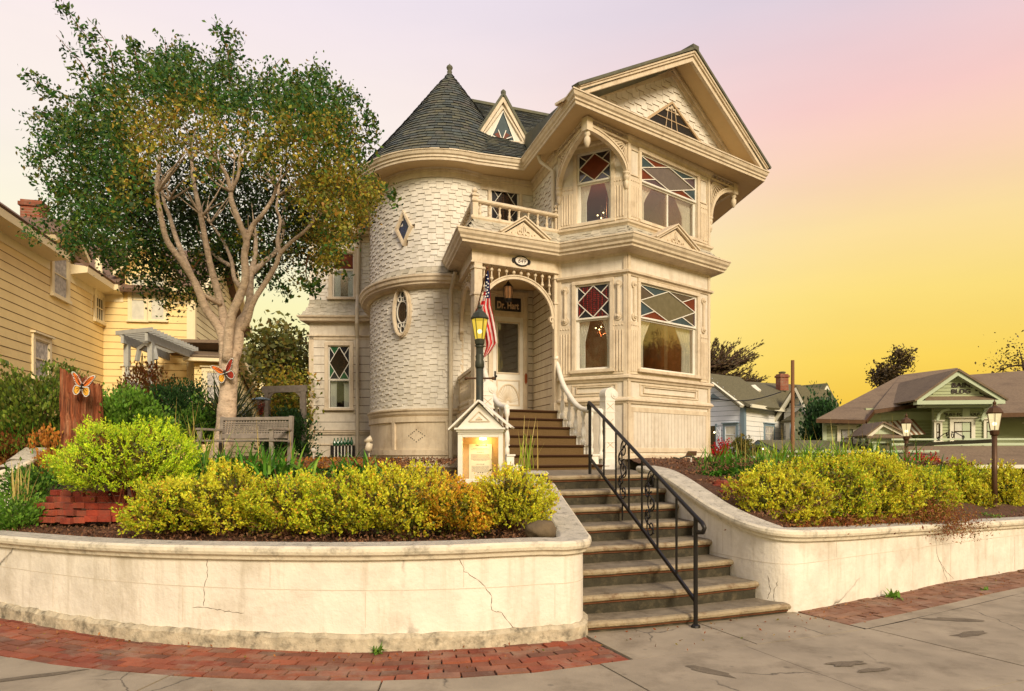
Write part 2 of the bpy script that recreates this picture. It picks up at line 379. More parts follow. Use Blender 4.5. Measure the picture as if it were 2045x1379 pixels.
mat('skirt_shingle', (0.50, 0.45, 0.34), 0.7, 0.2, (0.2, 0.17, 0.1), 0.5, 3, col2=[(0.42, 0.38, 0.28), (0.54, 0.48, 0.36)], bump=0.3)
mat('slate', (0.085, 0.095, 0.07), 0.7, 0.35, (0.15, 0.125, 0.055), 0.6, 1.3, col2=[(0.05, 0.06, 0.052), (0.13, 0.125, 0.075), (0.075, 0.088, 0.08), (0.10, 0.09, 0.065)], bump=0.5, bscale=30)
mat('slate_under', (0.012, 0.012, 0.01), 0.9)
mat('soffit', (0.60, 0.44, 0.23), 0.6, 0.06)
mat('dark', (0.015, 0.012, 0.01), 0.5)
mat('room_red', (0.30, 0.10, 0.05), 0.8, 0.3, nscale=2)
mat('room_tan', (0.50, 0.32, 0.18), 0.8, 0.3, nscale=2)
mat('room_dim', (0.22, 0.15, 0.09), 0.8, 0.3)
mat('curtain', (0.85, 0.84, 0.76), 0.9, 0.15, nscale=30, trans=0.35, stretch=(1, 1, 0.2))
mat('lace', (0.84, 0.87, 0.86), 0.9, 0.2, nscale=40, trans=0.3)
glass('pane_glass', (0.92, 0.92, 0.88), 0.02)
glass('pane_glass_bright', (0.92, 0.92, 0.88), 0.10)
glass('vitrine_glass', (0.97, 0.97, 0.95), 0.0)
def hexd(t, vec, cur):
    v = nd(t, 'ShaderNodeTexVoronoi', ins={'Scale': 26.0, 'Randomness': 0.15}); t.links.new(vec, v.inputs['Vector'])
    k = ramp(t, [(0.2, (1, 1, 1, 1)), (0.45, (0.15, 0.15, 0.15, 1))], v.outputs['Distance']).outputs[0]; return mixc(t, 1.0, cur, k, 'MULTIPLY')
mat('stained_red', (0.30, 0.02, 0.015), 0.2, 0.4, spec=0.6, extra=hexd, bump=0.3)
mat('stained_dark', (0.02, 0.02, 0.025), 0.15, 0.3, spec=0.6)
mat('stained_blue', (0.02, 0.035, 0.16), 0.2, 0.5, spec=0.6, extra=hexd)
mat('stained_green', (0.02, 0.10, 0.04), 0.2, 0.4, spec=0.6)
mat('stained_brown', (0.10, 0.045, 0.02), 0.2, 0.4, spec=0.6, extra=hexd)
mat('stained_amber', (0.15, 0.035, 0.014), 0.45, 0.3, spec=0.12)
mat('stained_plum', (0.05, 0.025, 0.03), 0.12, 0.3, spec=0.9)
mat('stained_smoke', (0.10, 0.08, 0.055), 0.1, 0.3, spec=0.9)
mat('stained_slateblue', (0.05, 0.075, 0.08), 0.45, 0.3, spec=0.12)
mat('white_paint', (0.74, 0.70, 0.60), 0.5, 0.06, (0.4, 0.33, 0.22), 0.3, 3, bump=0.1)
mat('pipe', (0.60, 0.52, 0.38), 0.4, 0.08)
# garden wall plaster, coping, footing
mat('plaster', (0.76, 0.69, 0.565), 0.8, 0.14, (0.32, 0.26, 0.16), 0.55, 1.3, nscale=3, bump=0.5, bscale=16, extra=chain(streaks((0.36, 0.29, 0.18), 0.6, 0.5), cracks(0.55, (0.10, 0.08, 0.05), 0.9, 0.006)))
mat('footing', (0.52, 0.44, 0.30), 0.85, 0.45, (0.04, 0.037, 0.025), 1.0, 7, bump=0.8, bscale=18)
mat('coping', (0.68, 0.60, 0.44), 0.8, 0.12, (0.16, 0.14, 0.10), 0.8, 7, bump=0.4, bscale=30)
mat('coping_rough', (0.58, 0.52, 0.40), 0.85, 0.3, (0.08, 0.075, 0.055), 0.95, 16, bump=0.8, bscale=50)
mat('tread', (0.235, 0.19, 0.125), 0.85, 0.35, (0.09, 0.065, 0.035), 0.85, 5, bump=0.5, bscale=50)
mat('tread_edge', (0.36, 0.28, 0.165), 0.85, 0.3, (0.13, 0.06, 0.02), 0.95, 9, bump=0.8, bscale=40)
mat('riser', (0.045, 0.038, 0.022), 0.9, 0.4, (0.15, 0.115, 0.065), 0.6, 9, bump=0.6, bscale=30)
mat('riser_under', (0.14, 0.05, 0.02), 0.9, 0.4)
mat('carpet', (0.17, 0.105, 0.045), 0.97, 0.25, nscale=60, bump=0.8, bscale=200, spec=0.05)
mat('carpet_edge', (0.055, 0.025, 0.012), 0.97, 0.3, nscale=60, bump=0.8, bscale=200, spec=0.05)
def spots(t, vec, cur):
    v = nd(t, 'ShaderNodeTexVoronoi', ins={'Scale': 3.2}); t.links.new(vec, v.inputs['Vector'])
    k = ramp(t, [(0.05, (0.5, 0.5, 0.5, 1)), (0.09, (0, 0, 0, 1))], v.outputs['Distance']).outputs[0]; return mixc(t, k, cur, (0.12, 0.10, 0.07, 1))
mat('sidewalk', (0.33, 0.27, 0.185), 0.85, 0.28, (0.16, 0.125, 0.08), 0.8, 2.4, nscale=2.0, bump=0.35, bscale=90, extra=chain(cracks(0.8, (0.06, 0.05, 0.035), 0.9, 0.006), spots))
mat('patch', (0.19, 0.15, 0.10), 0.95, 0.4, bump=0.8, bscale=60)
mat('plaster_joint', (0.60, 0.52, 0.40), 0.9, 0.2)
mat('joint', (0.045, 0.038, 0.028), 0.95)
mat('brick', (0.30, 0.07, 0.03), 0.85, 0.3, (0.30, 0.22, 0.15), 0.8, 2.2, nscale=6, col2=[(0.20, 0.05, 0.028), (0.33, 0.095, 0.045), (0.15, 0.065, 0.04), (0.28, 0.085, 0.04), (0.24, 0.12, 0.075)], bump=0.5)
mat('brick_grey', (0.24, 0.12, 0.07), 0.85, 0.3, (0.34, 0.27, 0.2), 0.5, 2.6, nscale=6, col2=[(0.20, 0.09, 0.05), (0.28, 0.15, 0.09), (0.18, 0.10, 0.06)], bump=0.5)
mat('brick_red', (0.36, 0.055, 0.025), 0.85, 0.45, (0.14, 0.07, 0.045), 0.75, 6, col2=[(0.26, 0.04, 0.02), (0.40, 0.085, 0.04), (0.22, 0.06, 0.035)], bump=0.5)
mat('mulch', (0.11, 0.052, 0.025), 0.95, 0.5, (0.24, 0.12, 0.055), 0.7, 14, nscale=30, bump=1.0, bscale=60)
mat('mulch_chip', (0.16, 0.065, 0.03), 0.9, 0.2, col2=[(0.08, 0.035, 0.02), (0.26, 0.13, 0.06), (0.13, 0.05, 0.03)])
mat('asphalt', (0.05, 0.048, 0.044), 0.9, 0.2, bump=0.4, bscale=120)
mat('earth', (0.14, 0.10, 0.055), 0.95, 0.4, (0.06, 0.07, 0.02), 0.7, 1.2, bump=0.6)
# metal, lamps
mat('iron', (0.02, 0.017, 0.015), 0.42, 0.3, metal=0.5, spec=0.5)
mat('post_green', (0.045, 0.048, 0.032), 0.5, 0.3, (0.10, 0.07, 0.03), 0.4, 12, metal=0.3)
mat('bronze', (0.10, 0.05, 0.022), 0.5, 0.3, metal=0.4)
mat('lamp_glass', (0.9, 0.7, 0.25), 0.3, emit=(1.0, 0.72, 0.16), emit_s=1.05)
mat('lamp_glass_pale', (0.9, 0.8, 0.6), 0.3, emit=(1.0, 0.82, 0.5), emit_s=1.1)
mat('bulb', (1, 0.9, 0.7), 0.3, emit=(1, 0.78, 0.4), emit_s=5)
mat('lamp_dim', (0.35, 0.17, 0.08), 0.3, emit=(1, 0.45, 0.15), emit_s=0.12)
mat('flag_red', (0.62, 0.02, 0.02), 0.7, 0.08, trans=0.25)
mat('flag_white', (0.80, 0.68, 0.62), 0.7, 0.08, trans=0.25)
mat('flag_blue', (0.018, 0.03, 0.11), 0.7, 0.08, trans=0.1)
mat('paper', (0.82, 0.76, 0.62), 0.8, 0.04)
mat('ink', (0.05, 0.035, 0.03), 0.8)
mat('cork', (0.60, 0.42, 0.22), 0.85, 0.12)
mat('plaque_white', (0.75, 0.68, 0.6), 0.4)
mat('brass', (0.35, 0.10, 0.04), 0.4, metal=0.6)
mat('gold', (0.62, 0.45, 0.3), 0.5)
# neighbours
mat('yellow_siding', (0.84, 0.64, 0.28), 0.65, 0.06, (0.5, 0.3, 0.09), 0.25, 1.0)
mat('yellow_shade', (0.78, 0.68, 0.40), 0.65, 0.06)  # second yellow siding for turned-away walls, shade put into the colour
mat('yellow_trim', (0.80, 0.68, 0.42), 0.6, 0.05)
mat('siding_line', (0.30, 0.15, 0.04), 0.8)
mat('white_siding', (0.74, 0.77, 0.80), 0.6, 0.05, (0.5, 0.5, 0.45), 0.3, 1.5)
mat('white_siding_sun', (0.80, 0.78, 0.70), 0.6, 0.05, (0.5, 0.5, 0.45), 0.3, 1.5)  # warmer copy of the white siding, sunlight put into the colour
mat('blue_trim', (0.20, 0.27, 0.30), 0.6, 0.05)
mat('green_siding', (0.38, 0.42, 0.23), 0.7, 0.06)
mat('green_line', (0.17, 0.19, 0.09), 0.8)
mat('green_trim', (0.46, 0.52, 0.34), 0.6, 0.05)
mat('cream_trim', (0.72, 0.68, 0.52), 0.6, 0.05)
mat('roof_brown', (0.20, 0.14, 0.085), 0.9, 0.35, (0.07, 0.045, 0.03), 0.5, 1, nscale=14, bump=0.4, stretch=(1, 1, 4))
mat('roof_red', (0.18, 0.11, 0.07), 0.9, 0.35, nscale=14, bump=0.4, stretch=(1, 1, 4))
mat('roof_olive', (0.13, 0.115, 0.06), 0.9, 0.4, nscale=12, bump=0.4)
mat('house_glass', (0.06, 0.055, 0.05), 0.12, 0.3, spec=0.8)
mat('house_blind', (0.62, 0.60, 0.48), 0.5, 0.2, nscale=5, spec=0.5)
mat('house_lace', (0.50, 0.47, 0.42), 0.5, 0.7, nscale=9, spec=0.5)
mat('redwood', (0.26, 0.075, 0.028), 0.9, 0.9, (0.44, 0.22, 0.11), 0.9, 16, nscale=34, stretch=(1, 1, 0.10), bump=1.0, bscale=40)
mat('wood_pole', (0.26, 0.13, 0.06), 0.9, 0.3, nscale=10, stretch=(1, 1, 0.1))
mat('grey_wood', (0.25, 0.21, 0.17), 0.85, 0.3, nscale=14, bump=0.3)
mat('pergola_grey', (0.42, 0.42, 0.37), 0.7, 0.15)
mat('bark_pale', (0.62, 0.47, 0.33), 0.85, 0.35, (0.20, 0.12, 0.07), 0.8, 12, nscale=9, bump=1.0, bscale=34, stretch=(1, 1, 1.8))
mat('bark_dark', (0.10, 0.055, 0.035), 0.9, 0.4, bump=0.6)
mat('twig', (0.16, 0.07, 0.03), 0.9, 0.3)
mat('twig_red', (0.20, 0.045, 0.02), 0.9, 0.3)
# foliage
def leafm(n, cols, tr=0.3, rough=0.5, k=1.25): k = k * (1.25 if n in ('leaf_gold', 'leaf_goldbright', 'leaf_goldorange', 'leaf_lime') else 1); cols = [tuple(min(.9, v * k) for v in c) for c in cols]; gd = n.startswith('leaf_gold') or n == 'leaf_tree_gold'; mat(n, cols[0], rough, 0.5, (.50, .24, .02) if gd else None, .3 if gd else 0, 2.6, col2=cols[1:], trans=tr, spec=0.25, nscale=4.5)
leafm('leaf_tree', [(0.045, 0.125, 0.02), (0.014, 0.05, 0.012), (0.13, 0.19, 0.02), (0.02, 0.085, 0.018), (0.055, 0.15, 0.018), (0.18, 0.12, 0.02)])
leafm('leaf_tree_gold', [(0.22, 0.22, 0.025), (0.10, 0.15, 0.02), (0.42, 0.36, 0.04), (0.36, 0.18, 0.025), (0.05, 0.08, 0.015), (0.30, 0.30, 0.03)])
leafm('leaf_tree_deep', [(0.012, 0.03, 0.008), (0.03, 0.055, 0.01), (0.01, 0.022, 0.006), (0.05, 0.045, 0.012)], 0.12)  # darker copy of the tree leaves, shade inside the crown put into the colour
leafm('leaf_lime', [(0.34, 0.52, 0.015), (0.50, 0.64, 0.02), (0.14, 0.30, 0.012), (0.60, 0.68, 0.04), (0.24, 0.44, 0.012)])
leafm('leaf_gold', [(0.46, 0.46, 0.02), (0.26, 0.36, 0.015), (0.60, 0.56, 0.03), (0.12, 0.20, 0.01), (0.36, 0.44, 0.02), (0.56, 0.50, 0.03), (0.44, 0.16, 0.02)])
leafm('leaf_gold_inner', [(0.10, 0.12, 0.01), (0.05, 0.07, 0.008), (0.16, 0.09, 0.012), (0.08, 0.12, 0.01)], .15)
leafm('leaf_goldbright', [(0.66, 0.55, 0.03), (0.46, 0.46, 0.02), (0.74, 0.64, 0.05), (0.24, 0.28, 0.012), (0.52, 0.50, 0.03), (0.50, 0.24, 0.02)])
leafm('leaf_laurel', [(0.11, 0.17, 0.02), (0.20, 0.26, 0.03), (0.04, 0.08, 0.012), (0.15, 0.14, 0.025), (0.07, 0.16, 0.02)])
leafm('leaf_goldorange', [(0.50, 0.40, 0.02), (0.60, 0.28, 0.025), (0.30, 0.30, 0.015), (0.45, 0.14, 0.02), (0.62, 0.52, 0.04)])
leafm('leaf_green', [(0.05, 0.14, 0.018), (0.10, 0.22, 0.02), (0.025, 0.07, 0.012), (0.16, 0.27, 0.03)])
leafm('leaf_ivy', [(0.09, 0.22, 0.02), (0.17, 0.33, 0.03), (0.04, 0.10, 0.012), (0.22, 0.36, 0.05)])
leafm('leaf_dark', [(0.02, 0.06, 0.015), (0.035, 0.09, 0.02), (0.012, 0.03, 0.008)], 0.15)
leafm('leaf_olive', [(0.11, 0.12, 0.025), (0.06, 0.07, 0.015), (0.18, 0.17, 0.03), (0.13, 0.08, 0.02)])
leafm('leaf_cypress', [(0.05, 0.035, 0.012), (0.08, 0.05, 0.018), (0.03, 0.02, 0.01)], 0.1)
leafm('blade_green', [(0.07, 0.22, 0.02), (0.14, 0.34, 0.03), (0.035, 0.11, 0.015), (0.25, 0.40, 0.04)])
leafm('blade_lime', [(0.25, 0.40, 0.03), (0.40, 0.50, 0.04), (0.15, 0.28, 0.02), (0.50, 0.48, 0.07)])
leafm('blade_dry', [(0.46, 0.36, 0.10), (0.60, 0.48, 0.16), (0.36, 0.24, 0.06)])
leafm('blade_yucca', [(0.03, 0.05, 0.02), (0.06, 0.08, 0.03), (0.10, 0.12, 0.05)], 0.1)
leafm('leaf_rust', [(0.28, 0.08, 0.025), (0.16, 0.05, 0.02), (0.36, 0.15, 0.04), (0.12, 0.14, 0.02)])
leafm('leaf_orange', [(0.50, 0.20, 0.03), (0.36, 0.12, 0.02), (0.60, 0.32, 0.05)])
leafm('petal_red', [(0.45, 0.01, 0.01), (0.3, 0.01, 0.01)], 0.2)
leafm('petal_pink', [(0.6, 0.12, 0.2), (0.45, 0.05, 0.1)], 0.2)
mat('wing_orange', (0.72, 0.16, 0.02), 0.5, 0.15, nscale=30); mat('wing_yellow', (0.80, 0.38, 0.03), 0.5, 0.15, nscale=30)
mat('wing_red', (0.30, 0.025, 0.01), 0.5, 0.15, nscale=30); mat('wing_black', (0.02, 0.012, 0.01), 0.5); mat('wing_spot', (0.85, 0.8, 0.7), 0.5)
# ------------------------------------------------------------------ SETTING: ground, sidewalk, brick strips, garden beds
def gy(y): return EYE * F / (y - HY)
def gp(px, y): Y = gy(y); return ((px - CX) / F * Y, Y)
LW0 = [gp(px, y) for px, y in ((-330, 1160), (-150, 1195), (0, 1228), (150, 1257), (300, 1278), (450, 1289), (600, 1295), (750, 1297), (900, 1293), (1000, 1287), (1080, 1279))]
LCOR = [(0.42, 6.02), (0.51, 6.07), (0.58, 6.14), (0.625, 6.24), (0.645, 6.4), (0.64, 6.7), (0.61, 7.2), (0.54, 7.9), (0.47, 8.6), (0.42, 9.6)]
RWL = [(1.86, 10.1), (1.95, 9.4), (2.03, 8.9), (2.14, 8.4), (2.28, 7.9), (2.43, 7.5), (2.52, 7.3), (2.61, 7.17), (2.72, 7.09), (2.86, 7.08), (3.05, 7.17), (3.66, 7.57), (4.49, 8.09), (5.46, 8.72), (7.06, 9.66), (9.0, 10.7), (12.5, 12.4)]
RWZ = [1.42, 1.38, 1.30, 1.17, 1.02, 0.92, 0.88, 0.855, 0.84, 0.83, 0.82, 0.79, 0.77, 0.735, 0.70, 0.66, 0.6]
m = MB(); m.add([(-400, -60, -0.06), (400, -60, -0.06), (400, 700, -0.06), (-400, 700, -0.06)], [(0, 1, 2, 3)]); struct(m.build('ground', 'earth'))
m = MB(); m.add([(-60, -14, -0.05), (60, -14, -0.05), (60, -1.2, -0.05), (-60, -1.2, -0.05)], [(0, 1, 2, 3)]); struct(m.build('street', 'asphalt'))
m = MB(); m.add([(6, 17.5, -0.045), (60, 17.5, -0.045), (60, 24.5, -0.045), (6, 24.5, -0.045)], [(0, 1, 2, 3)]); struct(m.build('side_street', 'asphalt'))
# one smooth front line, sidewalk slabs laid out along it
FL = PF(LW0 + [(0.45, 6.10), (1.3, 6.42), (2.2, 6.78)] + RWL[10:])
random.seed(3)
m = MB(); B = MB()
rows = [(0.0, 0.78), (0.79, 2.25), (2.26, 3.75), (3.76, 5.3), (5.31, 7.2)]
# base sheet
ns = 60
vs = []
for i in range(ns + 1):
    for d in (-0.3, 7.4): q = FL.P(FL.L * i / ns, -0.02, d if d < 1 else min(d, 5.2 + 0)); vs.append(q)
B.add([(-30, -1.2, -0.022), (30, -1.2, -0.022), (30, 17, -0.022), (-30, 17, -0.022)], [(0, 1, 2, 3)]); struct(B.build('sidewalk_bed', 'joint'))
s_lb = FL.s_px(1166)[0]; s_rb = FL.s_px(1590)[0]
def slabs(s0, s1, d0, d1, wd, j=0.0):
    n = max(1, round((s1 - s0) / wd)); ww = (s1 - s0) / n
    for i in range(n):
        a = s0 + i * ww + 0.006; b = s0 + (i + 1) * ww - 0.006; h = random.uniform(-0.002, 0.003); k = max(2, int((b - a) / 0.4))
        top = [FL.P(a + (b - a) * q / k, h, d0) for q in range(k + 1)]; bot = [FL.P(a + (b - a) * q / k, h, d1) for q in range(k + 1)]
        vs = top + bot + [p - Vector((0, 0, 0.03)) for p in top + bot]; K = k + 1
        fs = [(q + 1, q, K + q, K + q + 1) for q in range(k)] + [(K + q, 2 * K + K + q, 2 * K + K + q + 1, K + q + 1) for q in range(k)]
        fs += [(0, 2 * K, 3 * K, K), (k, K + k, 3 * K + k, 2 * K + k), ] + [(q, q + 1, 2 * K + q + 1, 2 * K + q) for q in range(k)]
        m.add(vs, fs)
slabs(s_lb, s_rb, -0.45, 0.775, 1.3)
slabs(s_lb - 0.0, s_rb, 0.785, 0.80, 3)
for (d0, d1) in rows[1:]: slabs(0.0, FL.L, d0, d1, 1.35)
struct(m.build('sidewalk', 'sidewalk', recalc=True))
# curb at the street edge is behind the camera; brick strips between wall and sidewalk
def bricks(name, s0, s1, d0, d1, mt, bl=0.205, bw=0.1, seed=1):
    random.seed(seed); m = MB(); s = s0; n = int((d1 - d0) / bw); bw = (d1 - d0) / n; r = 0
    for k in range(n):
        s = s0 - (bl / 2 if k % 2 else 0) + random.uniform(-.01, .01)
        while s < s1:
            a = max(s0, s) + 0.006; b = min(s1, s + bl) - 0.006
            if b - a > 0.03:
                z = random.uniform(-0.006, 0.006) + (0.004 * math.sin(s * 3)); t1, t2 = random.uniform(-.003, .003), random.uniform(-.003, .003)
                p = [(a, d0 + k * bw + .006), (b, d0 + k * bw + .006), (b, d0 + (k + 1) * bw - .006), (a, d0 + (k + 1) * bw - .006)]
                q = [FL.P(p[0][0], z + t1, p[0][1]), FL.P(p[1][0], z + t2, p[1][1]), FL.P(p[2][0], z - t1, p[2][1]), FL.P(p[3][0], z - t2, p[3][1])]
                m.add(q + [v - Vector((0, 0, .04)) for v in q], [(1, 0, 3, 2), (0, 1, 5, 4), (1, 2, 6, 5), (2, 3, 7, 6), (3, 0, 4, 7)])
            s += bl
    o = m.build(name, mt, recalc=True); return struct(o)
bricks('brick_paving', 0.0, s_lb - 0.02, -0.12, 0.775, 'brick', seed=1)
bricks('brick_paving', s_rb + 0.02, FL.L, -0.05, 0.60, 'brick_grey', seed=2)
m = MB(); m.add([FL.P(s_rb + .02 + (FL.L - s_rb - .02) * i / 12, 0.0, d) for i in range(13) for d in (0.61, 0.78)], [(2 * i, 2 * i + 1, 2 * i + 3, 2 * i + 2) for i in range(12)]); struct(m.build('sidewalk_edge', 'sidewalk', recalc=True))
for i, (px, py, rx_, ry_, an) in enumerate(((62, 1352, .30, .045, .5), (1690, 1326, .16, .06, .2), (1742, 1339, .13, .035, .3), (1938, 1266, .22, .06, .4), (1420, 1342, .18, .07, -.7), (1905, 1238, .25, .07, -.2))):
    X_, Y_ = gp(px, py); m = MB(); r4 = random.Random(i); pts = []
    for k in range(16): a = 2 * math.pi * k / 16; r_ = 1 + r4.uniform(-.3, .3); x, y = rx_ * r_ * math.cos(a), ry_ * r_ * math.sin(a); pts.append((X_ + x * math.cos(an) - y * math.sin(an), Y_ + x * math.sin(an) + y * math.cos(an), .006))
    m.add(pts, [tuple(range(16))]); struct(m.build('pavement_patch', 'patch'))
# garden beds: left and right, rising to the houses
def bed(name, front, zf, back, seed, mt='mulch'):
    n = len(front); m_ = 26; vs = []; rr = random.Random(seed)
    for i in range(n):
        for j in range(m_ + 1):
            f = (j / m_) ** 1.6; x = front[i][0] + (back[i][0] - front[i][0]) * f; y = front[i][1] + (back[i][1] - front[i][1]) * f
            g = 1 - (1 - f) ** 3.0; z = zf[i] + (back[i][2] - zf[i]) * min(1, g * 1.0)
            if 0 < j < m_: z += rr.uniform(-.02, .02)
            vs.append((x, y, z))
    k = m_ + 1; m = MB(); m.add(vs, [(i * k + j, (i + 1) * k + j, (i + 1) * k + j + 1, i * k + j + 1) for i in range(n - 1) for j in range(m_)])
    return struct(m.build(name, mt, smooth=True))
lf = [PF(LW0).P(PF(LW0).L * i / 20, 0, -0.2) for i in range(21)] + [Vector((x - .2, y + .12, 0)) for x, y in LCOR[:4]] + [Vector((x - .2, y, 0)) for x, y in LCOR[4:]] + [Vector((0.2, 12.2, 0))]
nl = len(lf); zf = [0.75] * 25 + [0.76, 0.8, 0.88, 1.0, 1.22, 1.35, 1.4][:nl - 25]
zf = (zf + [1.4] * nl)[:nl]
bk = [(-34 + 34.4 * (i / (nl - 1)), 42, 1.55) for i in range(nl)]
bed('garden_bed', lf, zf, bk, 1)
rp = PF(RWL); rf = [rp.P(rp.L * i / 24, 0, -0.22) for i in range(25)]; rz = []
for i in range(25):
    s = rp.L * i / 24; k = 0
    while k < len(rp.c) - 2 and rp.c[k + 1] < s: k += 1
    f = (s - rp.c[k]) / (rp.c[k + 1] - rp.c[k]); rz.append(RWZ[k] * (1 - f) + RWZ[k + 1] * f - 0.07)
rb = [(2.2 + 9.6 * (i / 24), 15.6 + 1.2 * (i / 24), 1.5 - 1.0 * max(0, (i / 24 - .25)) ** 1.0 * 1.25) for i in range(25)]
bed('garden_bed', rf, rz, rb, 2)
m = MB(); m.add([(2.2, 15.6, 1.5), (6.5, 15.9, 1.45), (8, 18, 0), (10, 26, -0.04), (-6, 26, 1.5), (-6, 15, 1.5)], [(0, 1, 2, 3, 4, 5)]); struct(m.build('house_yard', 'mulch'))
# landing path between the two flights
m = MB(); m.hprism([(0.40, 9.0), (1.95, 9.6), (2.1, 12.4), (-0.7, 12.0), (-0.1, 10.2)], 1.2, 1.318); struct(m.build('landing_path', 'tread'))
# ------------------------------------------------------------------ garden walls (face, footing, coping)
def gwall(label, line, ztop, foot, mt='plaster', cr=()):
    P3 = [Vector((x, y, z)) for (x, y), z in zip(line, ztop)]; out = []
    for i in range(len(P3) - 1):
        a = P3[max(0, i - 1)]; b = P3[i]; c = P3[i + 1]; d = P3[min(len(P3) - 1, i + 2)]; ks = 5 if len(P3) > 4 else 3
        for j in range(ks):
            u = j / ks; m1 = (c - a) * .5; m2 = (d - b) * .5; L = (c - b).length
            for mm, o_ in ((m1, 1), (m2, 2)):
                if mm.length > L: mm *= L / mm.length
            out.append((2 * u**3 - 3 * u**2 + 1) * b + (u**3 - 2 * u**2 + u) * m1 + (-2 * u**3 + 3 * u**2) * c + (u**3 - u**2) * m2)
    out.append(P3[-1]); line = [(p.x, p.y) for p in out]; ztop = [p.z for p in out]
    t_ = thing('garden_wall', (line[0][0], line[0][1], 0), label, 'garden wall')
    n = len(line); m = MB(); L3 = [(x, y) for x, y in line]
    # face as vertical strips with a top that follows ztop
    pf = PF(line); vs = []
    zs = []
    ss = sorted(set(list(pf.c) + [pf.L * i / 60 for i in range(61)]))
    def zt(s):
        k = 0
        while k < len(pf.c) - 2 and pf.c[k + 1] < s: k += 1
        f = (s - pf.c[k]) / (pf.c[k + 1] - pf.c[k]); return ztop[k] * (1 - f) + ztop[k + 1] * f
    for s in ss:
        for z, d in ((-0.1, 0), (zt(s) - .12, 0), (zt(s) - .12, -.2), (-0.1, -.2)): vs.append(pf.P(s, z, d))
    k = len(ss); m.add(vs, [(i * 4 + a, (i + 1) * 4 + a, (i + 1) * 4 + (a + 1) % 4, i * 4 + (a + 1) % 4) for i in range(k - 1) for a in range(3)] + [(0, 1, 2, 3), tuple((k - 1) * 4 + a for a in (3, 2, 1, 0))])
    m.build('wall_face', mt, t_, recalc=True)
    m = MB(); line3 = [(pf.P(s, 0, 0).x, pf.P(s, 0, 0).y, zt(s)) for s in ss]
    prof = [(.0, -.125), (.035, -.115), (.04, -.095), (.045, -.085), (.07, -.07), (.078, -.045), (.074, -.018), (.05, 0), (-.20, .004), (-.24, -.02), (-.24, -.13)]
    m.sweep(line3, prof, mis=[0, 0, 0, 0, 0, 0, 0, 1, 1, 0, 0]); m.build('coping', ['coping', 'coping_rough'], t_, smooth=False, recalc=True)
    m = MB(); zj = .48
    for s_ in range(1, int(pf.L / .8)):
        s = s_ * .8; z0, z1 = ((.5, zt(s) - .14) if s_ % 2 else (.18 if foot else .02, .47)); fj = Fr(pf.P(s - .05, 0, 0).xy, pf.P(s + .05, 0, 0).xy); m.box(fj, .0475, .0525, z0, z1, -.01, .0022)
    m.sweep([pf.P(s, 0, 0).xy[:] for s in ss], [(-.01, zj), (.0022, zj), (.0022, zj + .006), (-.01, zj + .006)]); m.build('block_joints', 'plaster_joint', t_)
    for pts in cr:
        m = MB(); q = [pf.hit(a, b) for a, b in pts]; out = []
        for (s0, z0), (s1, z1) in zip(q, q[1:]):
            for k in range(5): f = k / 5; out.append(pf.P(s0 + (s1 - s0) * f + random.uniform(-.008, .008), z0 + (z1 - z0) * f + random.uniform(-.006, .006), .0))
        out.append(pf.P(*q[-1], .0)); m.tube(out, [.0014 + .0022 * math.sin(i * 2.1) ** 2 for i in range(len(out))], 5); m.build('crack', 'patch', t_)
    if foot:
        m = MB(); rr = random.Random(4); vs = []
        pf2 = pf; S = [pf.L * i / 160 * foot for i in range(161)]
        for s in S:
            h = 0.13 + rr.uniform(-.008, .008)
            for z, d in ((-.05, .055), (h - .03, .05), (h, .02), (h, -.01)): vs.append(pf.P(s, z, d + rr.uniform(-.004, .004) * (d > .03)))
        m.add(vs, [(i * 4 + a, (i + 1) * 4 + a, (i + 1) * 4 + a + 1, i * 4 + a + 1) for i in range(160) for a in range(3)]); m.build('footing', 'footing', t_, recalc=True)
    return t_
LWZ = [0.76, 0.78, 0.80, 0.815, 0.83, 0.84, 0.845, 0.85, 0.855, 0.86, 0.855] + [0.85, 0.85, 0.85, 0.85, 0.86, 0.875, 0.94, 1.07, 1.21, 1.36]
LWALL = LW0 + LCOR
gwall('long curved white plaster garden wall left of the steps, with a mossy grey footing', LWALL, LWZ, 0.78, cr=([(414, 1112), (413, 1150), (405, 1180), (406, 1210)], [(386, 1212), (420, 1214), (450, 1220), (486, 1224)], [(918, 1115), (925, 1140), (962, 1160), (980, 1190), (985, 1218), (1005, 1225), (1026, 1258)], [(1085, 1205), (1098, 1245)]))
gwall('white plaster garden wall right of the steps, its rough coping sweeping down beside them', RWL, RWZ, 0, cr=([(1868, 1068), (1872, 1105), (1882, 1135), (1893, 1162)], [(1872, 1110), (1890, 1140), (1905, 1155)], [(1530, 1150), (1538, 1175), (1532, 1195)], [(1556, 1160), (1546, 1180), (1543, 1200)]))
# low side wall far left, climbing to the stump
sl = [(-4.3, 11.5), (-6.1, 8.6), (-8.0, 6.6)][::-1]
gwall('short pale garden wall at the far left edge, climbing behind the shrubs to the redwood stump', [at(-140, 905, 8.6).xy[:], at(20, 905, 8.9).xy[:], at(85, 905, 9.6).xy[:]], [1.18, 1.42, 1.68], 0)
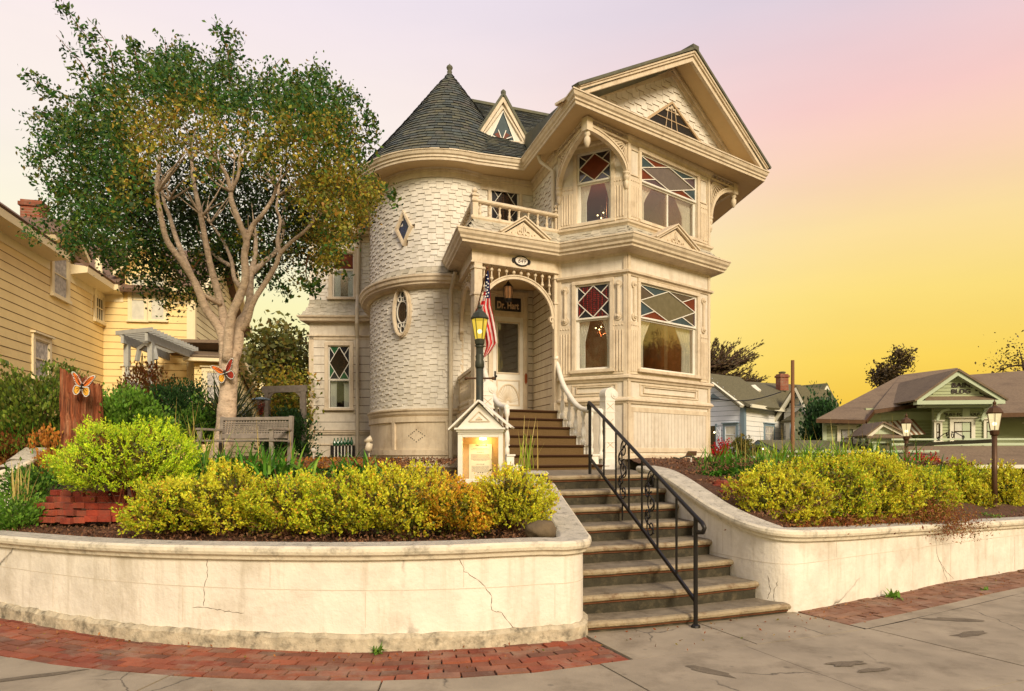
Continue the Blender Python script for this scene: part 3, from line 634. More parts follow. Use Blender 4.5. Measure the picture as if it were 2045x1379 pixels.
# ------------------------------------------------------------------ stairs: lower concrete flight
st = thing('concrete_stairs', (1.5, 6.7, 0), 'weathered concrete garden steps with pale rounded nosings and dark mossy risers', 'steps')
RIS = 0.17
for n in range(1, 9):
    z = .10 + .175 * (n - 1)
    if n == 1: a, b = (0.49, 6.15), (2.78, 6.99)
    else:
        k = (n - 2) / 6; a = (0.64 - .16 * k, 6.46 + 2.22 * k); b = (2.50 - .60 * k, 7.22 + 2.24 * k)
        a = (a[0] - .03, a[1]); b = (b[0] + .05, b[1] + .02)
    fr = Fr(a, b); line = []
    for i in range(15):
        s = fr.L * i / 14; bow = 0.05 * math.sin(math.pi * i / 14); q = fr.P(s, 0, bow); line.append((q.x, q.y, z + random.uniform(-.003, .003)))
    dp = 0.6 if n < 8 else 0.9
    prof = [(-dp, 0), (-.05, 0), (-.012, -.006), (.006, -.024), (.0, -.046), (-.018, -.058), (-.035, -.062), (-.035, -.078), (-.05, -.082), (-.05, -.2), (-dp, -.2)]
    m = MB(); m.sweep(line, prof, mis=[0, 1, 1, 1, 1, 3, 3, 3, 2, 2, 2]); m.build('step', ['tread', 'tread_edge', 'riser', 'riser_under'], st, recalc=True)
# ------------------------------------------------------------------ THE VICTORIAN HOUSE
HS = thing('victorian_house', (1.5, 16, 1.5), 'large cream shingled Victorian house with a round conical-roofed tower, arched porch and two-storey bay window', 'house')
A = (-0.736, 13.3); Bp = (0.938, 14.2); C = (2.22, 13.5); D = (4.30, 15.28); E = (3.75, 16.8); A2 = (-1.17, 15.25); W1 = (0.48, 15.87); W0 = (-1.25, 15.25)
fAB = Fr(A, Bp); fBC = Fr(Bp, C); fCD = Fr(C, D); fDE = Fr(D, E); fA = Fr(A2, A); fW = Fr(W0, W1); fS = Fr(W1, Bp)
ZG, ZF, ZS = 1.5, 2.46, 7.72
H = lambda n, m, mt, par=None, **k: m.build(n, mt, par or HS, **k)
# ---- shingles: staggered butts, real little boards
def shingles(P, L, z0, z1, s0=0.0, w=0.165, h=0.125, holes=(), name='shingles', par=None, mt='shingle', edge='shingle_edge', seed=0, thick=0.024, stag=0.042, inset=None):
    rr = random.Random(seed); m = MB(); rows = int(math.ceil((z1 - z0) / h)); h = (z1 - z0) / rows
    for r in range(rows):
        zb = z0 + r * h; s = s0 - (r % 2) * w * 0.5 - rr.random() * .03; i = r
        while s < L:
            ww = w * rr.uniform(0.88, 1.12); a = max(s, s0); b = min(s + ww, L) - 0.003; s += ww; i += 1
            if b - a < 0.02: continue
            lo = zb - (stag if i % 2 else 0) + rr.uniform(-.004, .004); hi = zb + h + 0.006; lo = max(lo, z0 - .01)
            if any(abs(((a + b) / 2 - (q_[0] + q_[1]) / 2) / (q_[1] - q_[0]) * 2) ** p_ + abs((zb + h / 2 - (q_[2] + q_[3]) / 2) / (q_[3] - q_[2]) * 2) ** p_ < 1 for q_, p_ in ((h_, h_[4] if len(h_) > 4 else 40) for h_ in holes)): continue
            if inset: 
                e0, e1 = inset(zb + h / 2)
                a = max(a, e0); b = min(b, e1)
                if b - a < 0.02: continue
            t_ = thick * rr.uniform(.8, 1.15)
            q = [P(a, lo, t_), P(b, lo, t_), P(b, hi, .006), P(a, hi, .006), P(a, lo, 0), P(b, lo, 0)]
            m.add(q, [(0, 1, 2, 3)], 0); m.add([q[4], q[5], q[1], q[0]], [(0, 1, 2, 3)], 1)
            m.add([q[0], q[3], q[4]], [(0, 1, 2)], 0); m.add([q[1], q[5], q[2]], [(0, 1, 2)], 0)
    return m.build(name, [mt, edge], par or HS)
def siding(fr, s0, s1, z0, z1, h=0.17, par=None, mt='wall_paint', d=0.0, name='siding', gap='siding_gap', holes=()):
    m = MB(); n = max(1, round((z1 - z0) / h)); h = (z1 - z0) / n
    for i in range(n):
        a, b = z0 + i * h, z0 + (i + 1) * h; segs = [(s0, s1)]
        for hs0, hs1, hz0, hz1 in holes:
            if hz0 < (a + b) / 2 < hz1:
                ns_ = []
                for x, y in segs:
                    if hs0 > x: ns_.append((x, min(y, hs0)))
                    if hs1 < y: ns_.append((max(x, hs1), y))
                segs = [q for q in ns_ if q[1] - q[0] > .01]
        for x, y in segs:
            P = fr.P
            m.add([P(x, a + .014, d + .022), P(y, a + .014, d + .022), P(y, b, d + .016), P(x, b, d + .016)], [(0, 1, 2, 3)], 0)
            m.add([P(x, a, d + .004), P(y, a, d + .004), P(y, a + .014, d + .022), P(x, a + .014, d + .022)], [(0, 1, 2, 3)], 1)
            m.add([P(x, b, d + .016), P(y, b, d + .016), P(y, b, d + .004), P(x, b, d + .004)], [(0, 1, 2, 3)], 1)
    return m.build(name, [mt, gap], par or HS)
# ---- windows
def casing(m, fr, s0, s1, z0, z1, w=0.09, d0=0.0, d1=0.05, sill=True, head=True):
    m.box(fr, s0 - w, s0, z0, z1, d0, d1); m.box(fr, s1, s1 + w, z0, z1, d0, d1); m.box(fr, s0 - w, s1 + w, z1, z1 + w, d0, d1 + .004)
    m.box(fr, s0 - w - (.03 if sill else 0), s1 + w + (.03 if sill else 0), z0 - .06, z0, d0, d1 + (.05 if sill else 0.004))
    if head: m.box(fr, s0 - w - .02, s1 + w + .02, z1 + w, z1 + w + .03, d0, d1 + .03)
def sash(m, fr, s0, s1, z0, z1, w=0.045, d0=-.06, d1=-.02):
    m.box(fr, s0, s0 + w, z0, z1, d0, d1); m.box(fr, s1 - w, s1, z0, z1, d0, d1); m.box(fr, s0 + w, s1 - w, z0, z0 + w, d0, d1); m.box(fr, s0 + w, s1 - w, z1 - w, z1, d0, d1)
def lattice(name_par, fr, s0, s1, z0, z1, cols, d=-0.04, bar=0.016, mt='white_paint'):
    # big diamond touching the four sides' middles plus corner crossings
    cs, cz = (s0 + s1) / 2, (z0 + z1) / 2; w, h = s1 - s0, z1 - z0
    T, Bm, Lf, Rt = (cs, z1), (cs, z0), (s0, cz), (s1, cz)
    m = MB(); m.prism(fr, [Lf, Bm, Rt, T], d - .006, d); m.build('stained_pane', cols[0], name_par)
    k = 0.5
    for sx_, sz_ in ((0, 0), (1, 0), (1, 1), (0, 1)):
        cx_, cz_ = (s0, s1)[sx_], (z0, z1)[sz_]
        me_ = (cs, cz_); ms_ = (cx_, cz); mid = ((cs + cx_) / 2, (cz + cz_) / 2)
        for q, (tri) in enumerate(([(cx_, cz_), me_, mid], [(cx_, cz_), ms_, mid])):
            a_ = (tri[1][0] - tri[0][0]) * (tri[2][1] - tri[0][1]) - (tri[1][1] - tri[0][1]) * (tri[2][0] - tri[0][0])
            if a_ < 0: tri = tri[::-1]
            m = MB(); m.prism(fr, tri, d - .006, d); m.build('stained_pane', cols[1 + (q + sx_ + sz_) % (len(cols) - 1)], name_par)
    m = MB()
    for a, b in ((Lf, T), (T, Rt), (Rt, Bm), (Bm, Lf)): m.band(fr, [a, b], bar, d - .004, d + .018)
    for sx_, sz_ in ((0, 0), (1, 0), (1, 1), (0, 1)):
        cx_, cz_ = (s0, s1)[sx_], (z0, z1)[sz_]; m.band(fr, [(cx_, cz_), ((cs + cx_) / 2, (cz + cz_) / 2)], bar, d - .003, d + .015)
    m.build('lead_bars', mt, name_par)
def curtain(fr, par, s0, s1, z0, z1, side, d=-.145, mt='curtain', gather=0.35, spread=1.0):
    # hangs from the top corner and is tied back to the side
    n, k = 28, 14; vs = []; w = s1 - s0
    for j in range(k + 1):
        f = j / k; z = z1 - (z1 - z0) * f
        inner = 1 - (1 - gather) * min(1, (f / 0.62)) ** 1.4 if f < .62 else gather + 0.0 * (f - .62)
        wd = w * inner * spread
        for i in range(n + 1):
            g = i / n; s = (s0 + g * wd) if side < 0 else (s1 - g * wd)
            vs.append(fr.P(s, z, d + 0.022 * math.sin(g * 34 + f * 2) * (0.5 + f * .5)))
    m = MB(); m.add(vs, [(j * (n + 1) + i, (j + 1) * (n + 1) + i, (j + 1) * (n + 1) + i + 1, j * (n + 1) + i + 1) for j in range(k) for i in range(n)]); return m.build('curtain', mt, par, smooth=True)
def big_window(fr, r, rail, cols, mull=False, par=None, glassm='pane_glass', cw=0.075, curt=(.42, .42), cmt='curtain'):
    s0, s1, z0, z1 = r
    m = MB(); casing(m, fr, s0, s1, z0, z1, cw, 0.0, 0.04, sill=True, head=False); wn = m.build('window', 'trim', par or HS, bevel=.004)
    m = MB(); sash(m, fr, s0, s1, z0, rail, .05, -.09, -.045); sash(m, fr, s0, s1, rail - .02, z1, .035, -.044, -.006)
    if mull: m.box(fr, (s0 + s1) / 2 - .018, (s0 + s1) / 2 + .018, z0 + .05, rail - .03, -.085, -.05)
    m.build('sash', 'white_paint', wn, bevel=.003)
    m = MB(); m.box(fr, s0 + .05, s1 - .05, z0 + .05, rail - .04, -.075, -.068); m.build('pane', glassm, wn)
    lattice(wn, fr, s0 + .035, s1 - .035, rail + .015, z1 - .035, cols, d=-.025)
    if curt:
        w_ = s1 - s0
        curtain(fr, wn, s0 + .01, s0 + w_ * curt[0], z0 - .05, z1, -1, mt=cmt); curtain(fr, wn, s1 - w_ * curt[1], s1 - .01, z0 - .05, z1, 1, mt=cmt)
    return wn
# ================================ TOWER
TC = (-1.62, 18.2); TA, TB = 1.95, 3.15
def ell(a, b, t0=-112, t1=112, n=90): return [(TC[0] + a * math.sin(R(t0 + (t1 - t0) * i / n)), TC[1] - b * math.cos(R(t0 + (t1 - t0) * i / n))) for i in range(n + 1)]
TW = PF(ell(TA, TB)); L_ = TW.L
m = MB(); m.sweep(ell(TA, TB), [(-.02, ZG - .3), (-.02, 7.9), (-.25, 7.9), (-.25, ZG - .3)]); tw = H('tower_wall', m, 'shingle_edge')
sR = TW.s_px(905)[0]
oval_s, oval_z = TW.hit(805, 623)
dia_s, dia_z = TW.hit(809, 456)
shingles(TW.P, L_, 2.56, 5.2, holes=[(oval_s - .20, oval_s + .20, oval_z - .50, oval_z + .50, 2)], par=tw, seed=1)
shingles(TW.P, L_, 5.62, 7.56, holes=[(dia_s - .22, dia_s + .22, dia_z - .36, dia_z + .36, 1)], par=tw, seed=2)
# upper shingles flare out over the belt
P2 = lambda s, z, d: TW.P(s, z, d + max(0, 5.62 - z) ** 1.3 * 0.9 + 0.0)
shingles(P2, L_, 5.38, 5.62, par=tw, seed=3, mt='skirt_shingle', name='skirt_shingles')
m = MB(); m.sweep(ell(TA, TB), [(0, 7.53), (.04, 7.53), (.04, 7.64), (.06, 7.66), (.06, 7.69), (.09, 7.72), (0, 7.72)]); H('tower_frieze', m, 'trim', tw)
m = MB(); m.sweep(ell(TA, TB), [(0, 5.14), (.05, 5.14), (.07, 5.17), (.10, 5.19), (.20, 5.21), (.205, 5.24), (.24, 5.27), (.25, 5.33), (.275, 5.36), (.275, 5.40), (.0, 5.45)]); H('tower_belt', m, 'trim', tw)
m = MB(); m.sweep(ell(TA, TB), [(0, 2.40), (.03, 2.42), (.055, 2.46), (.06, 2.50), (.085, 2.53), (.085, 2.56), (0, 2.58)]); H('water_table', m, 'trim', tw)
m = MB(); m.sweep(ell(TA, TB), [(0, 1.3), (.012, 1.3), (.012, 2.42), (0, 2.42)]); m.sweep(ell(TA, TB), [(.012, 1.56), (.045, 1.56), (.045, 1.68), (.012, 1.68)]); m.sweep(ell(TA, TB), [(.012, 2.28), (.045, 2.28), (.045, 2.40), (.012, 2.40)])
for px in (752, 788, 893): s, _ = TW.s_px(px); fr = Fr(TW.P(s - .05, 0).xy, TW.P(s + .05, 0).xy); m.box(fr, 0, fr.L, 1.68, 2.28, .0, .048)
H('tower_base', m, 'trim', tw)
m = MB()
for pc, rs in ((832, 0.16), (768, .1)):
    s, _ = TW.s_px(pc)
    for k in range(16):
        a = 2 * math.pi * k / 16; r_ = 1 / (abs(math.cos(a)) + abs(math.sin(a))); q0 = TW.P(s + rs * 1.2 * r_ * math.cos(a), 1.98 + .13 * r_ * math.sin(a), .008); n_ = (TW.P(s, 0, 1) - TW.P(s, 0, 0)); m.tube([q0, q0 + n_ * .008], .013, 6)
H('vent_holes', m, 'dark', tw)
# oval and diamond windows sit in the curve
def flatframe(pf, s, half): a = pf.P(s - half, 0, .03); b = pf.P(s + half, 0, .03); return Fr(a.xy, b.xy)
fo = flatframe(TW, oval_s, .3); oc = fo.L / 2
def ring(m, fr, cs, cz, rx, rz, th, d0, d1, n=32, mi=None):
    m.band(fr, [(cs + rx * math.cos(2 * math.pi * i / n), cz + rz * math.sin(2 * math.pi * i / n)) for i in range(n + 1)], th, d0, d1, mi)
def disc(m, fr, cs, cz, rx, rz, d0, d1, n=28, mi=None): m.prism(fr, [(cs + rx * math.cos(2 * math.pi * i / n), cz + rz * math.sin(2 * math.pi * i / n)) for i in range(n)], d0, d1, mi)
ow, oh = 0.20, 0.50
m = MB(); ring(m, fo, oc, oval_z, ow + .04, oh + .04, .042, -.1, .06); ring(m, fo, oc, oval_z, ow + .02, oh + .02, .03, -.1, .09); ov = H('oval_window', m, 'trim', tw)
m = MB(); disc(m, fo, oc, oval_z, ow + .01, oh + .01, -.02, -.005); m.build('stained_pane', 'stained_dark', ov)
m = MB(); ring(m, fo, oc, oval_z, .155, .235, .02, -.01, .02)
for sg in (1, -1):
    for dx, dz, r_ in ((0, .38, .066), (-.082, .285, .05), (.082, .285, .05)): ring(m, fo, oc + dx, oval_z + sg * dz, r_, r_ * 1.05, .018, -.01, .02, 20)
m.build('tracery', 'white_paint', ov)
m = MB(); disc(m, fo, oc, oval_z, .145, .225, -.006, .0); m.build('stained_pane', 'stained_brown', ov)
fd = flatframe(TW, dia_s, .22); dc = fd.L / 2; dw, dh = .205, .36
m = MB(); pts = [(dc - dw, dia_z), (dc, dia_z - dh), (dc + dw, dia_z), (dc, dia_z + dh)]; m.band(fd, pts + [pts[0]], .055, -.06, .06); m.band(fd, [(dc + (a - dc) * .86, dia_z + (b - dia_z) * .86) for a, b in pts + [pts[0]]], .03, -.06, .045); dwn = H('diamond_window', m, 'trim', tw)
m = MB(); m.prism(fd, [(dc + (a - dc) * .9, dia_z + (b - dia_z) * .9) for a, b in pts], -.02, 0); m.build('stained_pane', 'stained_blue', dwn)
# eaves line of the whole roof
V = (0.265, 15.16); G1 = (1.12, 12.27); G2 = (5.66, 15.78); G3 = (4.9, 22.5)
EA, EB = 2.42, 3.6
te = [p for p in ell(EA, EB, -112, 60, 110)]
# keep the part of the ellipse up to where the straight eave to the valley leaves it
i0 = min(range(len(te)), key=lambda i: abs(te[i][0] - (-0.75)) + (0 if te[i][1] < 18 else 9))
EAVE = te[:i0 + 1] + [V, G1, G2, G3]
gut = [(0, 7.715), (.02, 7.715), (.025, 7.76), (.05, 7.775), (.05, 7.81), (.08, 7.835), (.10, 7.895), (.115, 7.90), (.115, 7.925), (.0, 7.93)]
m = MB(); m.sweep([(p[0], p[1]) for p in EAVE], gut); H('eaves_cornice', m, 'trim')
soff = [tuple(p[:2]) for p in EAVE] + [(-1.0, 22.5)]
m = MB(); m.hprism(soff, 7.722, 7.76); H('soffit', m, 'soffit')
# cone
apex = Vector((TC[0], TC[1], 11.5))
def cone_roof():
    m = MB(); rr = random.Random(5); rows = 30
    base = PF(ell(EA + .1, EB + .1, -180, 180, 160)); BL = base.L; z0 = 7.92
    def P(s, v, d):
        q = base.P(s, z0); k = 1 - v; bell = 1 - 0.03 * math.sin(math.pi * v)
        p = Vector((TC[0] + (q.x - TC[0]) * k * bell, TC[1] + (q.y - TC[1]) * k * bell, z0 + (11.5 - z0) * v)); n_ = Vector((q.x - TC[0], q.y - TC[1], 2.0)).normalized(); return p + n_ * d
    for r in range(rows):
        v0 = r / rows * .985; v1 = (r + 1) / rows * .985 + .004; cnt = max(8, int(BL * (1 - v0) / .2)); off = rr.random()
        for i in range(cnt):
            a = ((i + off) % cnt) / cnt * BL; b = a + BL / cnt - .008 / max(.15, 1 - v0)
            if b > BL: continue
            jt = rr.uniform(-.003, .003); th = .02 + rr.uniform(0, .012)
            q = [P(a, v0 + jt, th), P(b, v0 + jt, th), P(b, v1, .004), P(a, v1, .004), P(a, v0 + jt, -.002), P(b, v0 + jt, -.002)]
            m.add(q, [(0, 1, 2, 3)], 0); m.add([q[4], q[5], q[1], q[0]], [(0, 1, 2, 3)], 1)
    k = 96; J = 12; vs = [P(BL * i / k * .9999, j / J * .999, -.012) for j in range(J + 1) for i in range(k)]; m.add(vs, [(j * k + i, j * k + (i + 1) % k, (j + 1) * k + (i + 1) % k, (j + 1) * k + i) for j in range(J) for i in range(k)], 1)
    return m.build('tower_roof', ['slate', 'slate_under'], HS)
tr = cone_roof()
m = MB(); m.lathe([(.10, 0), (.07, .05), (.05, .07), (.07, .10), (.045, .13), (.07, .17), (.085, .21), (.07, .25), (.03, .28), (.012, .31)], (TC[0], TC[1], 11.40), 14); m.build('finial', 'slate', tr, smooth=True)
def roofplane(name, b0, b1, t1, t0, par=None, wd=.24, ex=.13, mt='slate', under='slate_under', seed=1, shadow=True):
    # bottom-left, bottom-right, top-right, top-left
    b0, b1, t1, t0 = [Vector(p) for p in (b0, b1, t1, t0)]; m = MB(); rr = random.Random(seed)
    n_ = (b1 - b0).cross(t0 - b0)
    if n_.length < 1e-6: n_ = (b1 - b0).cross(t1 - b1)
    n_.normalize(); n_ = n_ if n_.z > 0 else -n_
    H_ = max((t0 - b0).length, (t1 - b1).length); rows = max(1, int(H_ / ex))
    P = lambda u, v, d: b0.lerp(b1, u).lerp(t0.lerp(t1, u), v) + n_ * d
    for r in range(rows):
        v0 = r / rows; v1 = (r + 1) / rows; L2 = (P(1, v0, 0) - P(0, v0, 0)).length
        if L2 < .05: continue
        k = wd / L2; u = -rr.random() * k
        while u < 1:
            ww = k * rr.uniform(.85, 1.15); a = max(0, u); b = min(1, u + ww) - .006 / L2; u += ww
            if b <= a: continue
            jt = rr.uniform(-.004, .004) / (H_); th = .02 + rr.uniform(0, .012)
            q = [P(a, v0 + jt, th), P(b, v0 + jt, th), P(b, v1 + .01, .004), P(a, v1 + .01, .004), P(a, v0 + jt, -.003), P(b, v0 + jt, -.003)]
            m.add(q, [(0, 1, 2, 3)], 0); m.add([q[4], q[5], q[1], q[0]], [(0, 1, 2, 3)], 1)
    m.add([P(0, 0, -.005), P(1, 0, -.005), P(1, 1, -.005), P(0, 1, -.005)], [(0, 1, 2, 3)], 1)
    return m.build(name, [mt, under], par or HS)
ZR = 10.82
ev0 = Vector((te[i0][0] - .9, te[i0][1] - .12, 7.985)); rdg0 = Vector((-1.62, 18.2, ZR)); rdg1 = Vector((2.9, 19.95, ZR))
mr_ = roofplane('main_roof', (te[i0][0] - .05, te[i0][1] - .02, 7.985), (2.3, 15.9, 7.985), (2.9, 19.95, ZR), (-1.2, 18.36, ZR), seed=3)
m = MB(); m.bar((-1.35, 18.3, ZR + .02), (2.9, 19.95, ZR + .02), .16, .07); m.build('ridge_cap', 'slate', mr_)
# rest of the roof volume
m = MB(); m.slab([(-1.3, 18.35, ZR), (2.9, 19.95, ZR), (3.6, 24, 7.95), (-4, 22.9, 7.95)], .05); m.slab([(2.9, 19.95, ZR), (5.0, 20.5, 7.95), (4.6, 24, 7.95), (3.6, 24, 7.95)], .05); m.build('rear_roof', 'slate', HS)
roofplane('left_roof', (-4.15, 19.25, 7.75), (-2.9, 19.25, 7.75), (-2.4, 21.2, 10.1), (-3.75, 21.2, 10.1), seed=6)
m = MB(); m.slab([(-4.15, 19.25, 7.75), (-3.75, 21.2, 10.1), (-3.75, 23.5, 10.1), (-4.15, 24, 7.75)][::-1], .05); m.slab([(-3.75, 21.2, 10.1), (-2.4, 21.2, 10.1), (-2.4, 23.6, 10.1), (-3.75, 23.5, 10.1)], .05); m.build('rear_roof', 'slate', HS)
# ---- dormer, a small triangle
fDm = Fr((-0.62, 15.3), (0.42, 15.68))
yb = 15.9; dm0 = at(943, 279, 16.0); dm1 = at(1060, 303, 16.2); dap = at(1005, 190, 16.1)
fD2 = Fr(dm0.xy, dm1.xy); zb = (dm0.z + dm1.z) / 2; sa = fD2.hit(1005, 190)[0]; za = fD2.hit(1005, 190)[1]; LL = fD2.L
m = MB(); m.prism(fD2, [(.08, zb + .05), (LL - .08, zb + .05), (sa, za - .12)], -2.2, -.03); dor = m.build('dormer', 'shingle', HS)
m = MB(); m.band(fD2, [(0, zb), (sa, za - .06)], .11, -.06, .04); m.band(fD2, [(sa, za - .06), (LL, zb)], .11, -.06, .041); m.band(fD2, [(.13, zb + .07), (sa, za - .29), (LL - .13, zb + .07)], .045, -.05, .02); m.box(fD2, .16, LL - .16, zb + .06, zb + .12, -.05, .03)
m.build('rake_trim', 'trim', dor)
m = MB()
for a, b in (((-.03, zb + .02), (sa, za + .03)), ((sa, za + .03), (LL + .03, zb + .02))): m.band(fD2, [a, b], .05, -2.3, .07)
m.build('dormer_roof', 'slate', dor)
m = MB(); m.lathe([(.03, 0), (.06, .03), (.06, .08), (.02, .12)], fD2.P(sa, za - .0, .02), 8); m.build('finial', 'slate', dor)
dwb = zb + .13; dwt = za - .36; ws0, ws1 = LL * .30, LL * .72
m = MB(); m.prism(fD2, [(ws0, dwb), (ws1, dwb), (sa, dwt)], -.05, -.02); m.build('stained_pane', 'stained_slateblue', dor)
m = MB()
cb = ((ws0 + ws1) / 2, dwb)
m.prism(fD2, [(cb[0] - .02, dwb + .01), (cb[0] - .06, dwb + .2), (ws0 + .1, dwb + .14)][::-1], -.019, -.014); m.prism(fD2, [(cb[0] + .02, dwb + .01), (ws1 - .1, dwb + .14), (cb[0] + .06, dwb + .2)], -.019, -.014); m.build('stained_pane', 'stained_amber', dor)
m = MB()
for q in ((ws0 + .06, dwb + .1), (cb[0] - .09, dwb + .24), (cb[0] + .09, dwb + .24), (ws1 - .06, dwb + .1)): m.band(fD2, [cb, q], .018, -.02, .0)
m.band(fD2, [(ws0, dwb), (ws1, dwb), (sa, dwt), (ws0, dwb)], .03, -.03, .01); m.build('window_bars', 'white_paint', dor)
# ================================ MAIN WALLS
# wall W (behind the porch and above it)
sw0 = 0.0; sTop = fW.s(975)
w_r = (fW.s(980), fW.s(1036), 6.12, fW.hit(1008, 373)[1])
m = MB(); m.wall(fW, 0.0, fW.L, ZG, ZS, holes=[w_r], th=.12); H('house_wall', m, 'wall_paint')
shingles(fW.P, fW.L, 6.0, 7.42, s0=fW.s(1043), seed=11); shingles(fW.P, fW.s(973), 6.0, 7.42, s0=fW.s(950), seed=12)
m = MB(); m.box(fW, 0, fW.L, 7.42, 7.6, .005, .04); m.box(fW, 0, fW.L, 7.6, 7.64, .005, .07); m.box(fW, 0, fW.L, 7.64, 7.715, .005, .10); H('frieze_board', m, 'trim')
m = MB(); casing(m, fW, *w_r, .07, 0, .045, head=False); wn = H('window', m, 'trim'); mid = 6.66
m = MB(); sash(m, fW, w_r[0], w_r[1], 6.12, mid, .03); sash(m, fW, w_r[0], w_r[1], mid - .01, w_r[3], .03, -.05, -.01); m.build('sash', 'white_paint', wn)
lattice(wn, fW, w_r[0] + .03, w_r[1] - .03, mid + .02, w_r[3] - .03, ['stained_brown', 'stained_dark', 'stained_dark'], d=-.03, bar=.012)
lattice(wn, fW, w_r[0] + .03, w_r[1] - .03, 6.15, mid - .03, ['stained_brown', 'stained_dark', 'stained_dark'], d=-.04, bar=.012)
# wall S: side of the front wing, upper shingled, lower is the porch's right cheek
m = MB(); m.wall(fS, 0, fS.L, ZG, ZS, th=.12); H('house_wall', m, 'wall_paint')
shingles(fS.P, fS.L - .16, 6.0, 7.50, s0=0.02, seed=13); siding(fS, 0.03, fS.L - .03, ZF, 5.25, h=.165)
m = MB(); m.box(fS, 0, fS.L, 7.50, 7.66, .005, .04); m.box(fS, 0, fS.L, 7.66, 7.715, .005, .09); H('frieze_board', m, 'trim')
# ---- bay walls, two storeys, with real openings
lowC = (fCD.s(1277), fCD.s(1391), 3.25, 4.95); lowB = (fBC.s(1150), fBC.s(1219), 3.25, 4.95)
upC = (fCD.s(1279), fCD.s(1391), 6.16, 7.50); upB = (fBC.s(1153), fBC.s(1221), 6.16, 7.56)
m = MB(); m.wall(fBC, 0, fBC.L, ZG, ZS, holes=[lowB, upB], th=.12); m.wall(fCD, 0, fCD.L, ZG, ZS, holes=[lowC, upC], th=.12); m.wall(fDE, 0, fDE.L, ZG, ZS, th=.12)
m.wall(Fr(E, (3.9, 22)), 0, 5, ZG, ZS, th=.12); H('bay_wall', m, 'wall_paint')
# rooms behind the glass
def room(z0, z1, mt):
    m = MB(); pts = [(0.62, 15.95), (1.0, 14.35), (2.25, 13.7), (4.1, 15.3), (3.6, 16.9), (3.4, 19.2), (-.2, 18.5)]
    k = len(pts); vs = [(x, y, z0) for x, y in pts] + [(x, y, z1) for x, y in pts]
    m.add(vs, [tuple(range(k)), tuple(range(2 * k - 1, k - 1, -1))] + [(i, (i + 1) % k, (i + 1) % k + k, i + k) for i in (3, 4, 5, 6)]); return m.build('room_lining', mt, HS)
room(2.62, 5.3, 'room_tan'); room(6.0, 7.7, 'room_red')
def chandelier(c, n=6):
    r_ = MB(); r_.tube([c + Vector((0, 0, .9)), c], .008, 6); bl = MB()
    for k in range(n):
        a = 2 * math.pi * k / n; e = c + Vector((.2 * math.cos(a), .2 * math.sin(a), .06)); r_.tube([c, c + Vector((.12 * math.cos(a), .12 * math.sin(a), -.06)), e], .007, 5); bl.ball(e + Vector((0, 0, .05)), .015, n=6)
    t_ = thing('chandelier', c, None, None); t_.parent = None
    r_.build('arms', 'brass', t_); ll = bpy.data.lights.new('chandelier_light', 'POINT'); ll.energy = 34; ll.color = (1, .55, .25); ll.shadow_soft_size = .15; lo = bpy.data.objects.new('chandelier_light', ll); COL.objects.link(lo); put(lo, c + Vector((0, .1, .25)), t_); bl.build('bulbs', 'bulb', t_); return t_
tag(chandelier(at(1208, 665, 15.2)), 'lit chandelier seen through the downstairs side window beside the porch', 'chandelier')
tag(chandelier(at(1212, 440, 15.0)), 'lit chandelier low in the upstairs window under the pendant arch', 'chandelier')
REDS = ['stained_red', 'stained_dark', 'stained_red']
big_window(fBC, lowB, 4.28, REDS, cmt='lace', curt=(.52, .46))
big_window(fBC, upB, 6.98, ['stained_amber', 'stained_dark', 'stained_plum'], cmt='lace', curt=(.52, .44))
big_window(fCD, lowC, 4.28, ['stained_smoke', 'stained_amber', 'stained_slateblue', 'stained_plum'], glassm='pane_glass_bright', curt=(.42, .46))
big_window(fCD, upC, 6.97, ['stained_smoke', 'stained_plum', 'stained_amber', 'stained_slateblue'], mull=True, glassm='pane_glass_bright', curt=(.42, .46))
# ---- mouldings that run round the bay
BAY = [Bp, C, D, E]
def run(prof, name, pl=BAY, mt='trim', par=None): m = MB(); m.sweep(pl, prof); return H(name, m, mt, par)
run([(0, 1.3), (.05, 1.3), (.05, 1.56), (.03, 1.58), (0, 1.58)], 'plinth')
run([(0, 2.56), (.03, 2.565), (.045, 2.60), (.075, 2.62), (.075, 2.65), (.03, 2.69), (0, 2.70)], 'belt_moulding')
run([(0, 3.0), (.03, 3.0), (.045, 3.04), (.085, 3.06), (.085, 3.10), (.04, 3.125), (.0, 3.13)], 'belt_moulding')
run([(0, 5.04), (.02, 5.04), (.035, 5.07), (.075, 5.09), (.08, 5.13), (.03, 5.15), (0, 5.16)], 'belt_moulding')
CORN = [A2, A, Bp, C, D, E]
crn = [(0, 5.43), (.02, 5.43), (.03, 5.47), (.08, 5.49), (.26, 5.52), (.265, 5.555), (.30, 5.58), (.31, 5.62), (.345, 5.66), (.36, 5.71), (.375, 5.72), (.375, 5.75), (0, 5.80)]
run(crn, 'storey_cornice', CORN)
run([(0, 6.0), (.02, 6.0), (.035, 6.03), (.07, 6.05), (.075, 6.09), (.03, 6.11), (.0, 6.12)], 'belt_moulding', [W1, Bp, C, D, E][1:])
